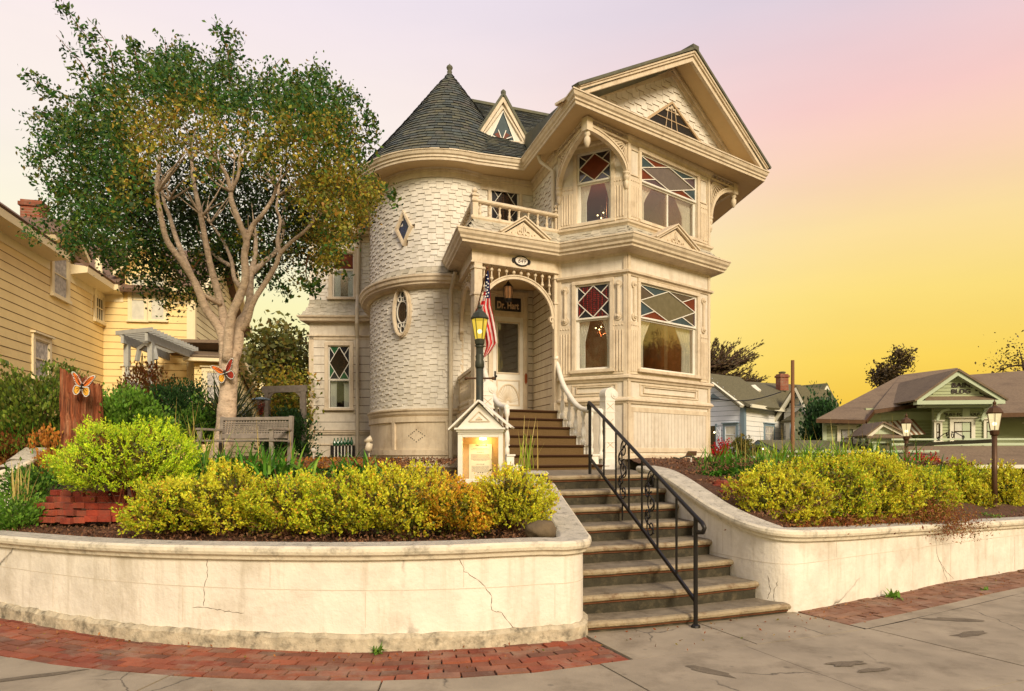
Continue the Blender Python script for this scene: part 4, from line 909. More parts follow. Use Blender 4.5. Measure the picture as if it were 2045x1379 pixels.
# skirt of shingles from the cornice up to the belt
def skirt(fr, seed, z0=5.77, z1=6.0, out=.27, ends=(0, 0)):
    P = lambda s, z, d: fr.P(s, z, d + out * max(0, 1 - max(0, (z - z0) / (z1 - z0))) ** 1.4)
    def ins(z):
        k = max(0, 1 - max(0, (z - z0) / (z1 - z0))) ** 1.4 * out; return (-ends[0] * k, fr.L + ends[1] * k)
    shingles(P, fr.L + out, z0, z1, s0=-out, holes=(), par=HS, seed=seed, mt='skirt_shingle', h=.11, name='skirt_shingles', inset=ins)
    n_ = 7; vs = []
    for j in range(n_):
        z = z0 - .03 + (z1 - z0 + .03) * j / (n_ - 1); e0, e1 = ins(z); vs += [P(e0, z, -.012), P(e1, z, -.012)]
    m = MB(); m.add(vs, [(2 * j, 2 * j + 1, 2 * j + 3, 2 * j + 2) for j in range(n_ - 1)]); H('skirt_backing', m, 'skirt_shingle')
skirt(fBC, 21, ends=(-.25, .7)); skirt(fCD, 22, ends=(.7, .7)); skirt(fDE, 24, ends=(.7, 0))
# ---- panels, pilasters, roundels
m = MB()
def panel(fr, s0, s1, z0, z1, w=.035, d=.02, dd=0.0):
    m.box(fr, s0, s1, z0, z0 + w, dd, dd + d); m.box(fr, s0, s1, z1 - w, z1, dd, dd + d); m.box(fr, s0, s0 + w, z0 + w, z1 - w, dd, dd + d); m.box(fr, s1 - w, s1, z0 + w, z1 - w, dd, dd + d)
c0, c1 = fCD.s(1277), fCD.s(1394); panel(fCD, c0, c1, 2.73, 2.97); panel(fCD, c0 + .1, c1 - .1, 2.78, 2.92, .02, .03); b0, b1 = fBC.s(1142), fBC.s(1232); panel(fBC, b0, b1, 2.73, 2.97); panel(fBC, b0 + .1, b1 - .1, 2.78, 2.92, .02, .03)
panel(fCD, .08, fCD.L - .06, 1.62, 2.50, .09, .022)
H('wall_panels', m, 'trim', bevel=.004)
m = MB(); n_ = 22; a_, b_ = .17, fCD.L - .15
for i in range(n_): s = a_ + (b_ - a_) * i / n_; m.box(fCD, s + .004, s + (b_ - a_) / n_ - .004, 1.71, 2.41, 0, .012)
H('beadboard', m, 'wall_paint')
m = MB()
for fr, s in ((fBC, 0.0), (fBC, fBC.L - .07), (fCD, 0.0), (fCD, fCD.L - .07)):
    for z0, z1 in ((1.58, 5.43), (6.12, 7.68)): m.box(fr, s, s + .07, z0, z1, .002, .03)
H('corner_boards', m, 'trim', bevel=.004)
def pilaster(fr, s0, s1, z0, z1, zr=None):
    m = MB(); w_ = s1 - s0; m.box(fr, s0, s1, z0, z1, .0, .028); n = 4 if w_ < .27 else 5
    for i in range(n):
        s = s0 + w_ * (i + .5) / n; rr_ = w_ / n * .30
        for zz in (z0 + .05, z1 - .19): pass
        m.tube([fr.P(s, z0 + .05, .03), fr.P(s, z1 - .17, .03)], rr_, 8); m.ball(fr.P(s, z1 - .07, .032), rr_ * .9, n=8)
    if zr:
        cs = (s0 + s1) / 2; m.tube([fr.P(cs, zr[0], .02), fr.P(cs, zr[1], .02)], .032, 8)
        for z in zr: 
            q = fr.P(cs, z, 0); n3 = Vector((fr.n.x, fr.n.y, 0)); m.tube([q, q + n3 * .03], .075, 16); m.tube([q, q + n3 * .055], .04, 12); m.ball(q + n3 * .055, .024)
    H('pilaster', m, 'trim', smooth=False)
def pil(fr, a, b, zs): 
    s0, s1 = fr.s(a), fr.s(b); pilaster(fr, s0, s1, 3.14, 4.16, (4.26, 4.88)) if zs == 0 else pilaster(fr, s0, s1, 6.13, 6.95)
pil(fBC, 1119, 1140, 0); pil(fBC, 1224, 1247, 0); pil(fCD, 1257, 1274, 0); pil(fCD, 1397, 1411, 0)
pil(fBC, 1121, 1146, 1); pil(fBC, 1226, 1248, 1); pil(fCD, 1257, 1275, 1); pil(fCD, 1397, 1411, 1)
m = MB(); panel(fCD, fCD.s(1258), fCD.s(1275), 6.99, 7.5, .02, .02); panel(fCD, fCD.s(1397), fCD.s(1411), 6.99, 7.5, .02, .02); H('wall_panels', m, 'trim')
run([(0, 7.58), (.03, 7.59), (.045, 7.64), (.075, 7.67), (.08, 7.715), (0, 7.72)], 'belt_moulding', [Bp, C, D, E])
# ---- small pediments with scroll carving
def pediment(fr, a, b, apx, z0, zt, d1, carve=True):
    s0, s1, sa = fr.s(a, d1), fr.s(b, d1), fr.s(apx, d1); m = MB(); m.prism(fr, [(s0 + .06, z0), (s1 - .06, z0), (sa, zt - .06)], .0, d1 - .05); pd = H('pediment', m, 'trim')
    m = MB(); m.band(fr, [(s0, z0 + .01), (sa, zt)], .05, .0, d1); m.band(fr, [(sa, zt), (s1, z0 + .01)], .05, .0, d1 + .001); m.band(fr, [(s0 - .02, z0 + .035), (sa, zt + .035), (s1 + .02, z0 + .035)], .03, 0, d1 + .03); m.box(fr, s0, s1, z0 - .02, z0 + .03, 0, d1 - .01); m.build('rake_moulding', 'trim', pd, bevel=.003)
    m = MB(); cz = z0 + .07
    for sg in (1, -1):
        def sp(cx_, cz_, r0, t0, t1, f=1): return [(cx_ + sg * r0 * (1 - .6 * i / 14) * math.cos(t0 + (t1 - t0) * i / 14), cz_ + f * r0 * (1 - .6 * i / 14) * math.sin(t0 + (t1 - t0) * i / 14)) for i in range(15)]
        m.band(fr, sp(sa + sg * .09, cz + .03, .06, 3.4, 8.4), .018, d1 - .05, d1 - .025); m.band(fr, sp(sa + sg * .23, cz - .0, .05, 3.0, 7.5), .016, d1 - .05, d1 - .025)
        m.band(fr, [(sa, cz - .03), (sa + sg * .05, cz + .05), (sa + sg * .02, cz + .17)], .02, d1 - .05, d1 - .024)
    m.tube([fr.P(sa, cz - .04, d1 - .03), fr.P(sa, cz + .2, d1 - .03)], .014, 6); m.build('scroll_carving', 'trim_dark' if False else 'trim', pd)
pediment(fAB, 1000, 1098, 1048, 5.74, 6.10, .36); pediment(fCD, 1311, 1396, 1353, 5.74, 6.12, .36)
# ================================ GABLE
fG = Fr(G1, G2); sap = fG.s(1380); zap = 9.76; ze = 7.97
# pent top behind the front gutter
gb = -.52
m = MB(); m.box(fG, .05, fG.L - .05, ze - .02, ze + .02, gb - .1, .0); H('pent_ledge', m, 'trim')
# tympanum wall
sl_ = (zap - .25 - ze) / (sap - .28); sr_ = (zap - .25 - ze) / (fG.L - .28 - sap)
def ginset(z): return (.28 + (z - ze) / sl_, fG.L - .28 - (z - ze) / sr_)
fT = fG.off(gb)
m = MB(); m.prism(fT, [(.2, ze), (fG.L - .2, ze), (sap, zap - .12)], -.12, 0); tym = H('gable_wall', m, 'shingle')
shingles(fT.P, fG.L, ze, zap - .3, s0=0, w=.19, h=.15, holes=[], inset=ginset, par=tym, seed=31, stag=.05, mt='shingle')
m = MB(); m.band(fT, [(.22, ze), (sap, zap - .25)], .10, 0, .05); m.band(fT, [(sap, zap - .25), (fG.L - .22, ze)], .10, 0, .051); m.band(fT, [(.10, ze), (sap, zap - .17)], .06, 0, .09); m.band(fT, [(sap, zap - .17), (fG.L - .10, ze)], .06, 0, .091); m.build('gable_trim', 'trim', tym)
# rake roof slabs over the front
NB = Vector((-fG.n.x, -fG.n.y, 0))
def gp3(s, z, d): return fG.P(s, z, d)
for sg, (sa_, sb_) in enumerate(((-.02, sap), (fG.L + .08, sap))):
    a0 = fG.P(sa_, ze - .03, .06); a1 = fG.P(sb_, zap, .06); bk1 = a1 + NB * 6.6; bk0 = Vector((V[0], V[1], ze - .03)) + Vector((.1, .4, 0)) if sg == 0 else Vector((G3[0], G3[1], ze))
    pts = [a0, a1, bk1, bk0]
    if sg == 1: pts = [a1, a0, bk0, bk1]
    th = Vector((0, 0, .05)); P4 = [Vector(p) for p in pts]
    m = MB(); m.add([p for p in P4] + [p - th for p in P4], [(0, 1, 2, 3), (7, 6, 5, 4), (0, 4, 5, 1), (1, 5, 6, 2), (2, 6, 7, 3), (3, 7, 4, 0)]); m.build('wing_roof', 'slate', HS, recalc=True)
    # soffit boards under the rake between the fascia and the tympanum, and fascia mouldings
    m = MB(); q = [fG.P(sa_, ze - .09, .03), fG.P(sb_, zap - .065, .03), fG.P(sb_, zap - .065, gb), fG.P(sa_, ze - .09, gb)]; m.add(q + [p - Vector((0, 0, .02)) for p in q], [(0, 1, 2, 3), (7, 6, 5, 4)]); m.build('rake_soffit', 'soffit', HS)
    m = MB(); e0 = sa_ + (.03 if sg == 0 else -.03)
    m.band(fG, [(e0, ze - .03 - .0), (sb_, zap - .13)], .17, -.03, .04 + sg * .001); m.band(fG, [(e0, ze + .01), (sb_, zap - .085)], .07, .03, .075 + sg * .001); m.band(fG, [(e0, ze + .04), (sb_, zap - .055)], .035, .03, .10 + sg * .001); H('rake_cornice', m, 'trim')
    m = MB(); m.band(fG, [(sa_ - (.03 if sg == 0 else -.03), ze + .04), (sb_, zap + .015)], .05, -.05, .125 + sg * .001); m.build('roof_edge', 'slate', HS)
m = MB(); m.box(fG, sap - .09, sap + .09, zap - .03, zap + .06, -6, .13); m.build('ridge_cap', 'slate', HS)
# gable vent window
va, vb, vc = fT.hit(1297, 233), fT.hit(1381, 268), fT.hit(1336, 207)
zv = ze + .10; sv0 = fT.s(1288) ; sv1 = fT.s(1386); svt, zvt = fT.hit(1337, 207)
m = MB(); sv0 = svt + (va[0] - svt) * (zvt - zv + .12) / (zvt - va[1]); sv1 = svt + (vb[0] - svt) * (zvt - zv + .12) / (zvt - vb[1])
m.prism(fT, [(sv0, zv - .12), (sv1, zv - .12), (svt, zvt)], .02, .045); gv = m.build('gable_vent', 'dark', HS)
m = MB(); m.band(fT, [(sv0, zv - .12), (svt, zvt), (sv1, zv - .12)], .05, .02, .08); m.build('vent_frame', 'trim_dark', gv)
m = MB()
for k in range(1, 5): 
    f = k / 5; m.band(fT, [(sv0 + (svt - sv0) * f, zv - .12 + (zvt - zv + .12) * f * 1.0), (sv1 - (sv1 - svt) * f, zv - .12 + (zvt - zv + .12) * f)], .015, .045, .06)
for k in (-.25, 0, .25): m.tube([fT.P(svt + k, zv - .1, .055), fT.P(svt + k * .4, zvt - .1, .055)], .01, 5)
m.build('vent_bars', 'trim_dark', gv)
m = MB()
for sg in (1, -1): m.band(fT, [(svt, zvt - .07), (svt + sg * .05, zvt - .14), (svt + sg * .10, zvt - .12), (svt + sg * .13, zvt - .2), (svt + sg * .19, zvt - .19)], .035, .05, .07)
m.build('vent_fretwork', 'trim', gv)
# ---- pendant arches carrying the gable's corners
K1 = fCD.P(-1.12, 0).xy; K2 = fCD.P(fCD.L + .95, 0).xy
def qarch(fr, sK, sW, zt, zb, th=.075, name='bracket_arch', par=None):
    # flat at the pendant (sK), plunging to the wall post (sW)
    m = MB(); pts = [(sK + (sW - sK) * math.sin(math.pi / 2 * i / 16), zb + (zt - zb) * math.cos(math.pi / 2 * i / 16)) for i in range(17)]; m.band(fr, pts, th, -.045, .045)
    pts = [(sK + (sW - sK) * math.sin(math.pi / 2 * i / 16), zb + (zt - zb) * math.cos(math.pi / 2 * i / 16) + .05) for i in range(17)]; m.band(fr, pts, .03, -.06, .06)
    a_ = H(name, m, 'trim', par)
    m = MB(); q = fr.P(sW, zb, 0); m.lathe([(.03, -.02), (.055, 0), (.06, .05), (.045, .08), (.07, .1), (.07, .13)][::1], q - Vector((0, 0, .1)), 8); m.lathe([(.012, -.22), (.03, -.2), (.05, -.13), (.045, -.07), (.025, -.05), (.055, -.03), (.05, 0)], q - Vector((0, 0, .08)), 10); m.build('drop_finial', 'trim', a_, smooth=True)
    # spandrel fan
    m = MB(); cor = (sW, zt + .05); 
    for i in range(3, 12):
        t_ = math.pi / 2 * i / 14; p_ = (sK + (sW - sK) * math.sin(t_), zb + (zt - zb) * math.cos(t_) + .05); m.band(fr, [(cor[0] + (p_[0] - cor[0]) * .25, cor[1] + (p_[1] - cor[1]) * .25), (cor[0] + (p_[0] - cor[0]) * .95, cor[1] + (p_[1] - cor[1]) * .95)], .022, -.012, .012)
    m.build('spandrel_fan', 'trim', a_)
    m = MB(); lo, hi = zt + .075, 7.70; m.box(fr, min(sK, sW), max(sK, sW), zt + .05, zt + .085, -.05, .05); m.box(fr, min(sK, sW), max(sK, sW), hi - .02, hi + .015, -.05, .05)
    k = 6
    for i in range(k): s = sK + (sW - sK) * (i + .5) / k; m.ball(fr.P(s, (lo + hi) / 2 + .01, 0), .028, n=8)
    m.build('spindle_rail', 'trim', a_); return a_
def pendant(q, zt):
    m = MB(); fr = ax(q[0], q[1], R(40)); m.box(fr, -.075, .075, zt - .06, 7.71, -.075, .075); p_ = H('pendant_post', m, 'trim', bevel=.004)
    m = MB(); m.lathe([(.01, -.3), (.03, -.28), (.062, -.2), (.06, -.13), (.03, -.09), (.065, -.06), (.05, -.03), (.07, 0)], (q[0], q[1], zt - .05), 12); m.build('drop_finial', 'trim', p_, smooth=True)
ZT = 7.52
fK1 = Fr(K1, C); qarch(fK1, .0, fK1.L - .03, ZT, 6.98); fK1b = Fr(Bp, K1); qarch(fK1b, fK1b.L, .05, ZT, 6.92); pendant(K1, ZT)
fK2 = Fr(D, K2); qarch(fK2, fK2.L, .03, ZT, 6.72); pendant(K2, ZT); fK2b = Fr(K2, (E[0] + .55, E[1] + .6)); qarch(fK2b, 0, fK2b.L, ZT, 6.72)
# ================================ PORCH
m = MB(); m.hprism([(A2[0] + .1, A2[1]), (A[0] + .1, A[1] + .1), (Bp[0] - .05, Bp[1] + .12), (W1[0], W1[1])], 5.27, 5.31); H('porch_ceiling', m, 'soffit')
m = MB(); m.hprism([tuple(p) for p in (fA.P(-.1, 0, .02).xy, fA.P(fA.L + .0, 0, .05).xy, fAB.P(fAB.L, 0, .06).xy, W1)], 2.36, ZF); H('porch_floor', m, 'trim_dark')
# beam and frieze round the porch
m = MB(); m.sweep([A2, A, Bp], [(0, 5.22), (.03, 5.22), (.03, 5.44), (-.12, 5.44), (-.12, 5.22)]); m.sweep([A2, A, Bp], [(.03, 5.225), (.05, 5.225), (.05, 5.25), (.03, 5.26)]); H('porch_beam', m, 'trim')
m = MB(); m.hprism([tuple(p) for p in (fA.P(0, 0, -.1).xy, fA.P(fA.L, 0, -.1).xy, fAB.P(fAB.L, 0, 0).xy, W1, (-.9, 15.4))], 5.45, 5.8); H('balcony_deck', m, 'trim')
skirt(fAB, 25, z0=5.77, z1=6.08, out=.26, ends=(.8, -.35)); skirt(fA, 26, z0=5.77, z1=6.08, out=.26, ends=(0, .8))
bal = [fA.P(0, 0, -.02).xy, fA.P(fA.L - .02, 0, -.02).xy, fAB.P(fAB.L, 0, -.02).xy]
m = MB(); m.sweep([tuple(p) for p in bal], [(-.10, 6.04), (.05, 6.04), (.07, 6.07), (.07, 6.10), (.05, 6.12), (-.10, 6.12)]); H('balcony_sill', m, 'trim')
m = MB(); m.sweep([tuple(p) for p in bal], [(-.07, 6.38), (.03, 6.38), (.05, 6.40), (.05, 6.43), (.02, 6.455), (-.06, 6.455), (-.09, 6.43), (-.09, 6.40)]); H('balcony_rail', m, 'trim')
def bal_prof(h, r): return [(r * .9, 0), (r * .9, h * .12), (r * .5, h * .16), (r * .75, h * .22), (r, h * .34), (r * .8, h * .46), (r * .45, h * .56), (r * .7, h * .62), (r * .42, h * .68), (r * .55, h * .82), (r * .9, h * .87), (r * .9, h)]
proto = None
def baluster(p, h, r, par, mt='trim'):
    m = MB(); m.lathe(bal_prof(h, r), p, 10); return m.build('baluster', mt, par, smooth=True)
for i in range(8): baluster(fAB.P(.16 + i * .213, 6.12, -.04), .265, .034, HS)
for i in range(9): baluster(fA.P(.12 + i * .2, 6.12, -.04), .265, .034, HS)
def newel(q, z0, z1, w_, ball, name='balcony_post', par=None, rot=R(25)):
    m = MB(); fr = ax(q[0], q[1], rot); m.box(fr, -w_, w_, z0, z1, -w_, w_); m.box(fr, -w_ - .02, w_ + .02, z1, z1 + .03, -w_ - .02, w_ + .02); m.lathe([(w_ * 1.1, 0), (w_ * .8, .03), (w_ * .35, .045), (w_ * .4, .06)], (q[0], q[1], z1 + .03), 10); m.ball((q[0], q[1], z1 + .085 + ball * .6), ball); H(name, m, 'trim', par)
newel(fAB.P(.05, 0, -.05).xy, 6.05, 6.5, .058, .055); newel(fA.P(.05, 0, -.03).xy, 6.05, 6.5, .05, .05); newel(fAB.P(fAB.L - .02, 0, -.05).xy, 6.05, 6.5, .035, .045)
# posts
def post(fr, s, z0, z1, w_=.085, d=-.04):
    m = MB(); m.box(fr, s - w_, s + w_, z0, z1, d - w_, d + w_)
    for z in (z0 + .0, z1 - .12, z1 - .62): m.box(fr, s - w_ - .018, s + w_ + .018, z, z + .045, d - w_ - .018, d + w_ + .018)
    m.box(fr, s - w_ - .025, s + w_ + .025, z0, z0 + .16, d - w_ - .025, d + w_ + .025); H('porch_post', m, 'trim', bevel=.008)
post(fAB, .09, ZF, 5.23); post(fAB, fAB.L - .045, ZF, 5.23, .05); post(fA, .05, ZF, 5.23, .06)
def porch_arch(fr, a, b, zs, zt, k, foot=True):
    c_, w_ = (a + b) / 2, (b - a) / 2
    pts = [(a, zs - .0)] + [(c_ - w_ * math.cos(math.pi * i / 28), zs + (zt - zs) * math.sin(math.pi * i / 28)) for i in range(29)]
    m = MB(); m.band(fr, pts, .075, -.075, -.015); m.band(fr, [(c_ - (w_ + .03) * math.cos(math.pi * i / 28), zs + (zt + .03 - zs) * math.sin(math.pi * i / 28)) for i in range(29)], .025, -.09, 0)
    ar = H('porch_arch', m, 'trim')
    for e, sg in ((a, 1), (b, -1)):
        m = MB(); m.band(fr, [(e + sg * .03 + .05 * math.cos(R(t_)) * sg, zs - .02 + .05 * math.sin(R(t_))) for t_ in range(-120, 170, 24)], .03, -.085, -.005); m.band(fr, [(e, zs), (e, zs - .12), (e - sg * .03, zs - .2)], .06, -.07, -.02); m.build('arch_foot', 'trim', ar)
    n = k
    for i in range(n):
        s = fr.s(1) if False else a + (b - a) * (i + .5) / n; x = (s - c_) / (w_ + .03); zl = zs + (zt + .03 - zs) * math.sqrt(max(0, 1 - x * x)) + .01; hgt = 5.22 - zl
        if hgt < .06: continue
        q = fr.P(s, zl, -.045); m = MB(); m.tube([q, q + Vector((0, 0, hgt))], .014, 8); zz = 5.22 - .07; j = 0
        while zz > zl + .03 and j < 3: m.ball(Vector((q.x, q.y, zz)), .036, n=10); m.lathe([(.012, 0), (.026, .012), (.012, .03)], (q.x, q.y, zz + .03), 8); zz -= .17; j += 1
        m.build('spindle', 'trim', ar, smooth=True)
sa0 = fAB.s(963); sb0 = fAB.s(1106)
porch_arch(fAB, sa0 - .02, sb0, 4.32, 5.06, 10); porch_arch(fA, .14, fA.L - .15, 4.25, 5.02, 8)
# side balustrade of the porch, raked bottom panel
m = MB(); m.box(fA, .08, fA.L - .12, 3.18, 3.25, -.07, .03); m.box(fA, .08, fA.L - .12, 2.50, 2.56, -.05, .01); H('porch_rail', m, 'trim')
for i in range(11): baluster(fA.P(.2 + i * (fA.L - .4) / 10, 2.56, -.02), .62, .042, HS)
m = MB(); m.box(fA, 0, fA.L, 1.3, 2.36, -.06, 0); m.box(fA, -.02, fA.L + .02, 2.30, 2.42, -.05, .07)
n_ = 9
for i in range(n_): m.box(fA, .05 + i * fA.L / n_, .05 + (i + .8) * fA.L / n_, 1.35, 2.25, 0, .02)
H('porch_base', m, 'trim')
m = MB(); m.wall(fAB, 0, .3, 1.3, 2.4, th=.1); H('porch_base', m, 'trim')
# door wall
dz1 = 4.62; d0_, d1_ = fW.s(983), fW.s(1043)
siding(fW, .02, d0_ - .12, ZF, 5.28, h=.165, holes=[(fW.s(921), fW.s(943), 3.30, 3.58)]); siding(fW, d1_ + .14, fW.L - .02, ZF, 5.28, h=.165)
m = MB(); m.box(fW, d0_ - .1, d0_, ZF, 5.2, 0, .07); m.box(fW, d1_, d1_ + .1, ZF, 5.2, 0, .07); m.box(fW, d0_, d1_, 4.64, 4.72, 0, .075); m.box(fW, d0_ - .12, d1_ + .12, 5.12, 5.2, 0, .09); H('door_frame', m, 'trim', bevel=.005)
m = MB(); m.box(fW, d0_, d1_, 4.72, 5.12, .0, .03); to = m.build('transom_window', 'stained_dark', HS); m = MB(); panel(fW, d0_, d1_, 4.72, 5.12, .045, .025, .03); m.build('sash', 'trim', to)
text('Dr. Hart', fW, (d0_ + d1_) / 2, 4.83, .21, .034, 'gold', to, sx=.70, font_w=.006)
m = MB(); gw0, gw1, gz0, gz1 = d0_ + .11, d1_ - .11, 3.40, 4.50
m.wall(fW.off(.05), d0_, d1_, ZF, 4.64, holes=[(gw0, gw1, gz0, gz1)], th=.045); dr = H('front_door', m, 'white_paint', bevel=.003)
m = MB(); m.box(fW, gw0, gw1, gz0, gz1, .012, .02); m.build('door_pane', 'pane_glass_bright', dr); m = MB(); m.box(fW, gw0, gw1, gz0, gz1, .002, .006); m.build('pane_backing', 'dark', dr)
m = MB(); panel(fW, gw0 - .03, gw1 + .03, gz0 - .03, gz1 + .03, .03, .015, .05); fcx = (d0_ + d1_) / 2; panel(fW, gw0 - .03, gw1 + .03, 2.66, 3.24, .03, .012, .05)
q0 = (gw0 + .0, 2.72)
ring_pts = [(fcx + .26 * math.cos(math.pi * i / 18), 2.72 + .42 * math.sin(math.pi * i / 18)) for i in range(19)]; m.band(fW, ring_pts, .03, .05, .072)
for i in range(1, 18, 1): a_ = math.pi * i / 18; m.band(fW, [(fcx + .04 * math.cos(a_), 2.72 + .06 * math.sin(a_)), (fcx + .245 * math.cos(a_), 2.72 + .40 * math.sin(a_))], .012, .05, .06)
m.build('door_panels', 'trim', dr)
m = MB(); m.box(fW, d0_ + .03, d0_ + .07, 3.22, 3.42, .05, .06); m.tube([fW.P(d0_ + .05, 3.3, .06), fW.P(d0_ + .05, 3.3, .11)], .012, 8); m.ball(fW.P(d0_ + .05, 3.3, .12), .028); m.build('handle', 'iron', dr)
# left stained sidelight
m = MB(); sx0, sx1 = fW.s(923), fW.s(941); m.box(fW, sx0, sx1, 3.32, 3.56, 0, .02); sw_ = m.build('small_window', 'stained_green', HS); m = MB(); panel(fW, sx0 - .04, sx1 + .04, 3.28, 3.6, .04, .03, .01); m.build('sash', 'trim', sw_)
m = MB(); m.box(fS, .35, .43, 3.25, 3.45, .02, .035); 
bs = fW.s(1048); m = MB(); m.prism(fW, [(bs - .03, 3.2), (bs, 3.15), (bs + .03, 3.2), (bs + .03, 3.36), (bs, 3.41), (bs - .03, 3.36)], .07, .085); m.ball(fW.P(bs, 3.28, .09), .014); H('doorbell', m, 'brass')
# ---- downspouts
m = MB(); q = TW.P(TW.s_px(899)[0], 0, .1); m.tube([(q.x, q.y, 1.4), (q.x, q.y, 5.0), (q.x + .03, q.y - .05, 5.15), (q.x + .12, q.y - .22, 5.42)], .045, 10)
for z in (2.3, 4.2): m.lathe([(.055, 0), (.055, .04)], (q.x, q.y, z), 10)
H('downspout', m, 'pipe')
m = MB(); q = fS.P(fS.L - .13, 0, .07); m.tube([V + (7.76,) if False else (V[0] + .27, V[1] - .75, 7.74), (V[0] + .33, V[1] - .72, 7.60), (q.x, q.y, 7.36), (q.x, q.y, 6.1)], .04, 10); H('downspout', m, 'pipe')
# ---- upper flight with carpet, balustrades, newels
UF = thing('porch_stairs', (.3, 13, 1.4), 'brown carpeted stair flight with turned white balusters and curled handrail climbing to the porch', 'stairs')
nx, ny = fAB.n.x, fAB.n.y; top_l = fAB.s(982); 
ends = {}
for k in range(7):   # k=0 top tread at the porch
    z = ZF - k * .175; d = .10 + k * .30; sl0 = top_l - .12 - .05 * k; sr0 = fAB.s(1113, d) if k == 0 else fAB.s((1113, 1124, 1138, 1151, 1166, 1182, 1203)[k], d)
    ln = [fAB.P(sl0 + (sr0 - sl0) * i / 6, 0, d) for i in range(7)]; ln = [(p.x, p.y, z) for p in ln]; ends[k] = (sl0, sr0, z, d)
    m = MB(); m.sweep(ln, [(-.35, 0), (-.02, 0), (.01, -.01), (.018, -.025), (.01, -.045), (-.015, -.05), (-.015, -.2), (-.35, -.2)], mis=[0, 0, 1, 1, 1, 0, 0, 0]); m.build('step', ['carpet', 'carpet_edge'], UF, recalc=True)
    # closed string blocks at both sides
    for sd_, e in ((-1, sl0), (1, sr0)):
        m = MB(); a_, b_ = (e + .005, e + .15) if sd_ > 0 else (e - .15, e - .005)
        m.box(fAB, a_, b_, 1.25, z - .03, d - .3, d + .0); m.box(fAB, a_, b_ + .015, z - .03, z + .0, d - .3, d + .02); m.build('stair_string', 'white_paint', UF, bevel=.004)
def rail_path(side):
    P_ = []
    for k in range(0, 7):
        sl0, sr0, z, d = ends[k]; e = (sr0 + .075) if side > 0 else (sl0 - .075); P_.append(fAB.P(e, z, d - .13))
    return P_
for side in (1, -1):
    rp_ = rail_path(side); hh = [.80, .60, .53, .50, .52, .58]
    tops = []
    for k in range(0, 6):
        q = rp_[k]; tz = q.z + (.98, .72, .62, .60, .66, .80)[k]; baluster(q, tz - q.z - .02, .05, UF, 'white_paint') if k else None; tops.append(Vector((q.x, q.y, tz)))
    sl0, sr0, z, d = ends[0]; start = fAB.P((sr0 + .02) if side > 0 else sl0 - .02, 3.55, .0)
    path = [start] + tops; sm = []
    for i in range(len(path) - 1):
        p0 = path[max(0, i - 1)]; p1 = path[i]; p2 = path[i + 1]; p3 = path[min(len(path) - 1, i + 2)]
        for j in range(5):
            t_ = j / 5; sm.append(.5 * ((2 * p1) + (-p0 + p2) * t_ + (2 * p0 - 5 * p1 + 4 * p2 - p3) * t_ * t_ + (-p0 + 3 * p1 - 3 * p2 + p3) * t_ ** 3))
    nq = ends[5]; ne = fAB.P((nq[1] + .34) if side > 0 else (nq[0] - .55), 0, nq[3] - .0); sm.append(Vector(tops[-1]))
    if side > 0: sm.append(Vector((ne.x, ne.y, tops[-1].z - .02)))
    m = MB()
    for i in range(len(sm) - 1): pass
    m.tube(sm, .052, 8); m.build('handrail', 'white_paint', UF, smooth=True)
    # carved newel with a rolled top
    fr = ax(ne.x, ne.y, R(25)); m = MB(); zt_ = 2.62; m.box(fr, -.10, .10, 1.3, zt_ - .0, -.10, .10)
    m.prism(fr, [(-.10, zt_), (.14, zt_)] + [(.02 + .13 * math.cos(R(a_)), zt_ + .05 + .13 * math.sin(R(a_))) for a_ in range(-10, 195, 15)], -.10, .10)
    for z in (1.42, 1.62, 1.80, 2.05, 2.35, 2.55): m.box(fr, -.108, .108, z, z + .012, -.108, .108)
    m.box(fr, -.125, .125, 1.3, 1.5, -.125, .125)
    cyl = [fr.P(.09, zt_ + .05, -.115), fr.P(.09, zt_ + .05, .115)]; m.tube(cyl, .075, 14); m.tube([fr.P(.09, zt_ + .05, -.125), fr.P(.09, zt_ + .05, .125)], .045, 12)
    nw = m.build('newel_post', 'white_paint', UF, bevel=.004)
    m = MB()
    for z in (1.68, 2.1, 2.38):
        for sg in (1, -1): m.band(fr, [(-.07, z + .02), (.07, z + .13)][::sg] if sg > 0 else [(-.07, z + .13), (.07, z + .02)], .008, .10, .103)
    m.build('carving', 'trim_dark', nw)
    if side > 0: baluster(fAB.P(nq[1] + .2, 1.5, nq[3]), tops[-1].z - 1.5, .05, UF, 'white_paint')
# ================================ LEFT WING
LX0, LX1, LY = (618 - CX) / F * 19.6, (750 - CX) / F * 19.6, 19.6
fL = Fr((LX0, LY), (LX1, LY + .05)); fLL = Fr((LX0 + .15, LY + 4), (LX0, LY))
lw = thing('x', (0, 0, 0), None, None); bpy.data.objects.remove(lw)
hl = fL.hit; wl = (fL.s(656), fL.s(699), hl(677, 815)[1], hl(677, 690)[1]); wu = (fL.s(664), fL.s(707), hl(685, 594)[1], hl(685, 505)[1])
zc = hl(670, 634)[1]; zwt = hl(670, 863)[1]
m = MB(); m.wall(fL, 0, fL.L, ZG - .2, 8, holes=[wl, wu], th=.12); m.wall(fLL, 0, fLL.L, ZG - .2, 8, th=.12); H('wing_wall', m, 'wall_paint')
siding(fL, .1, fL.L, zwt + .05, zc - .62, h=.222, holes=[(wl[0] - .1, wl[1] + .1, wl[2] - .1, wl[3] + .1)])
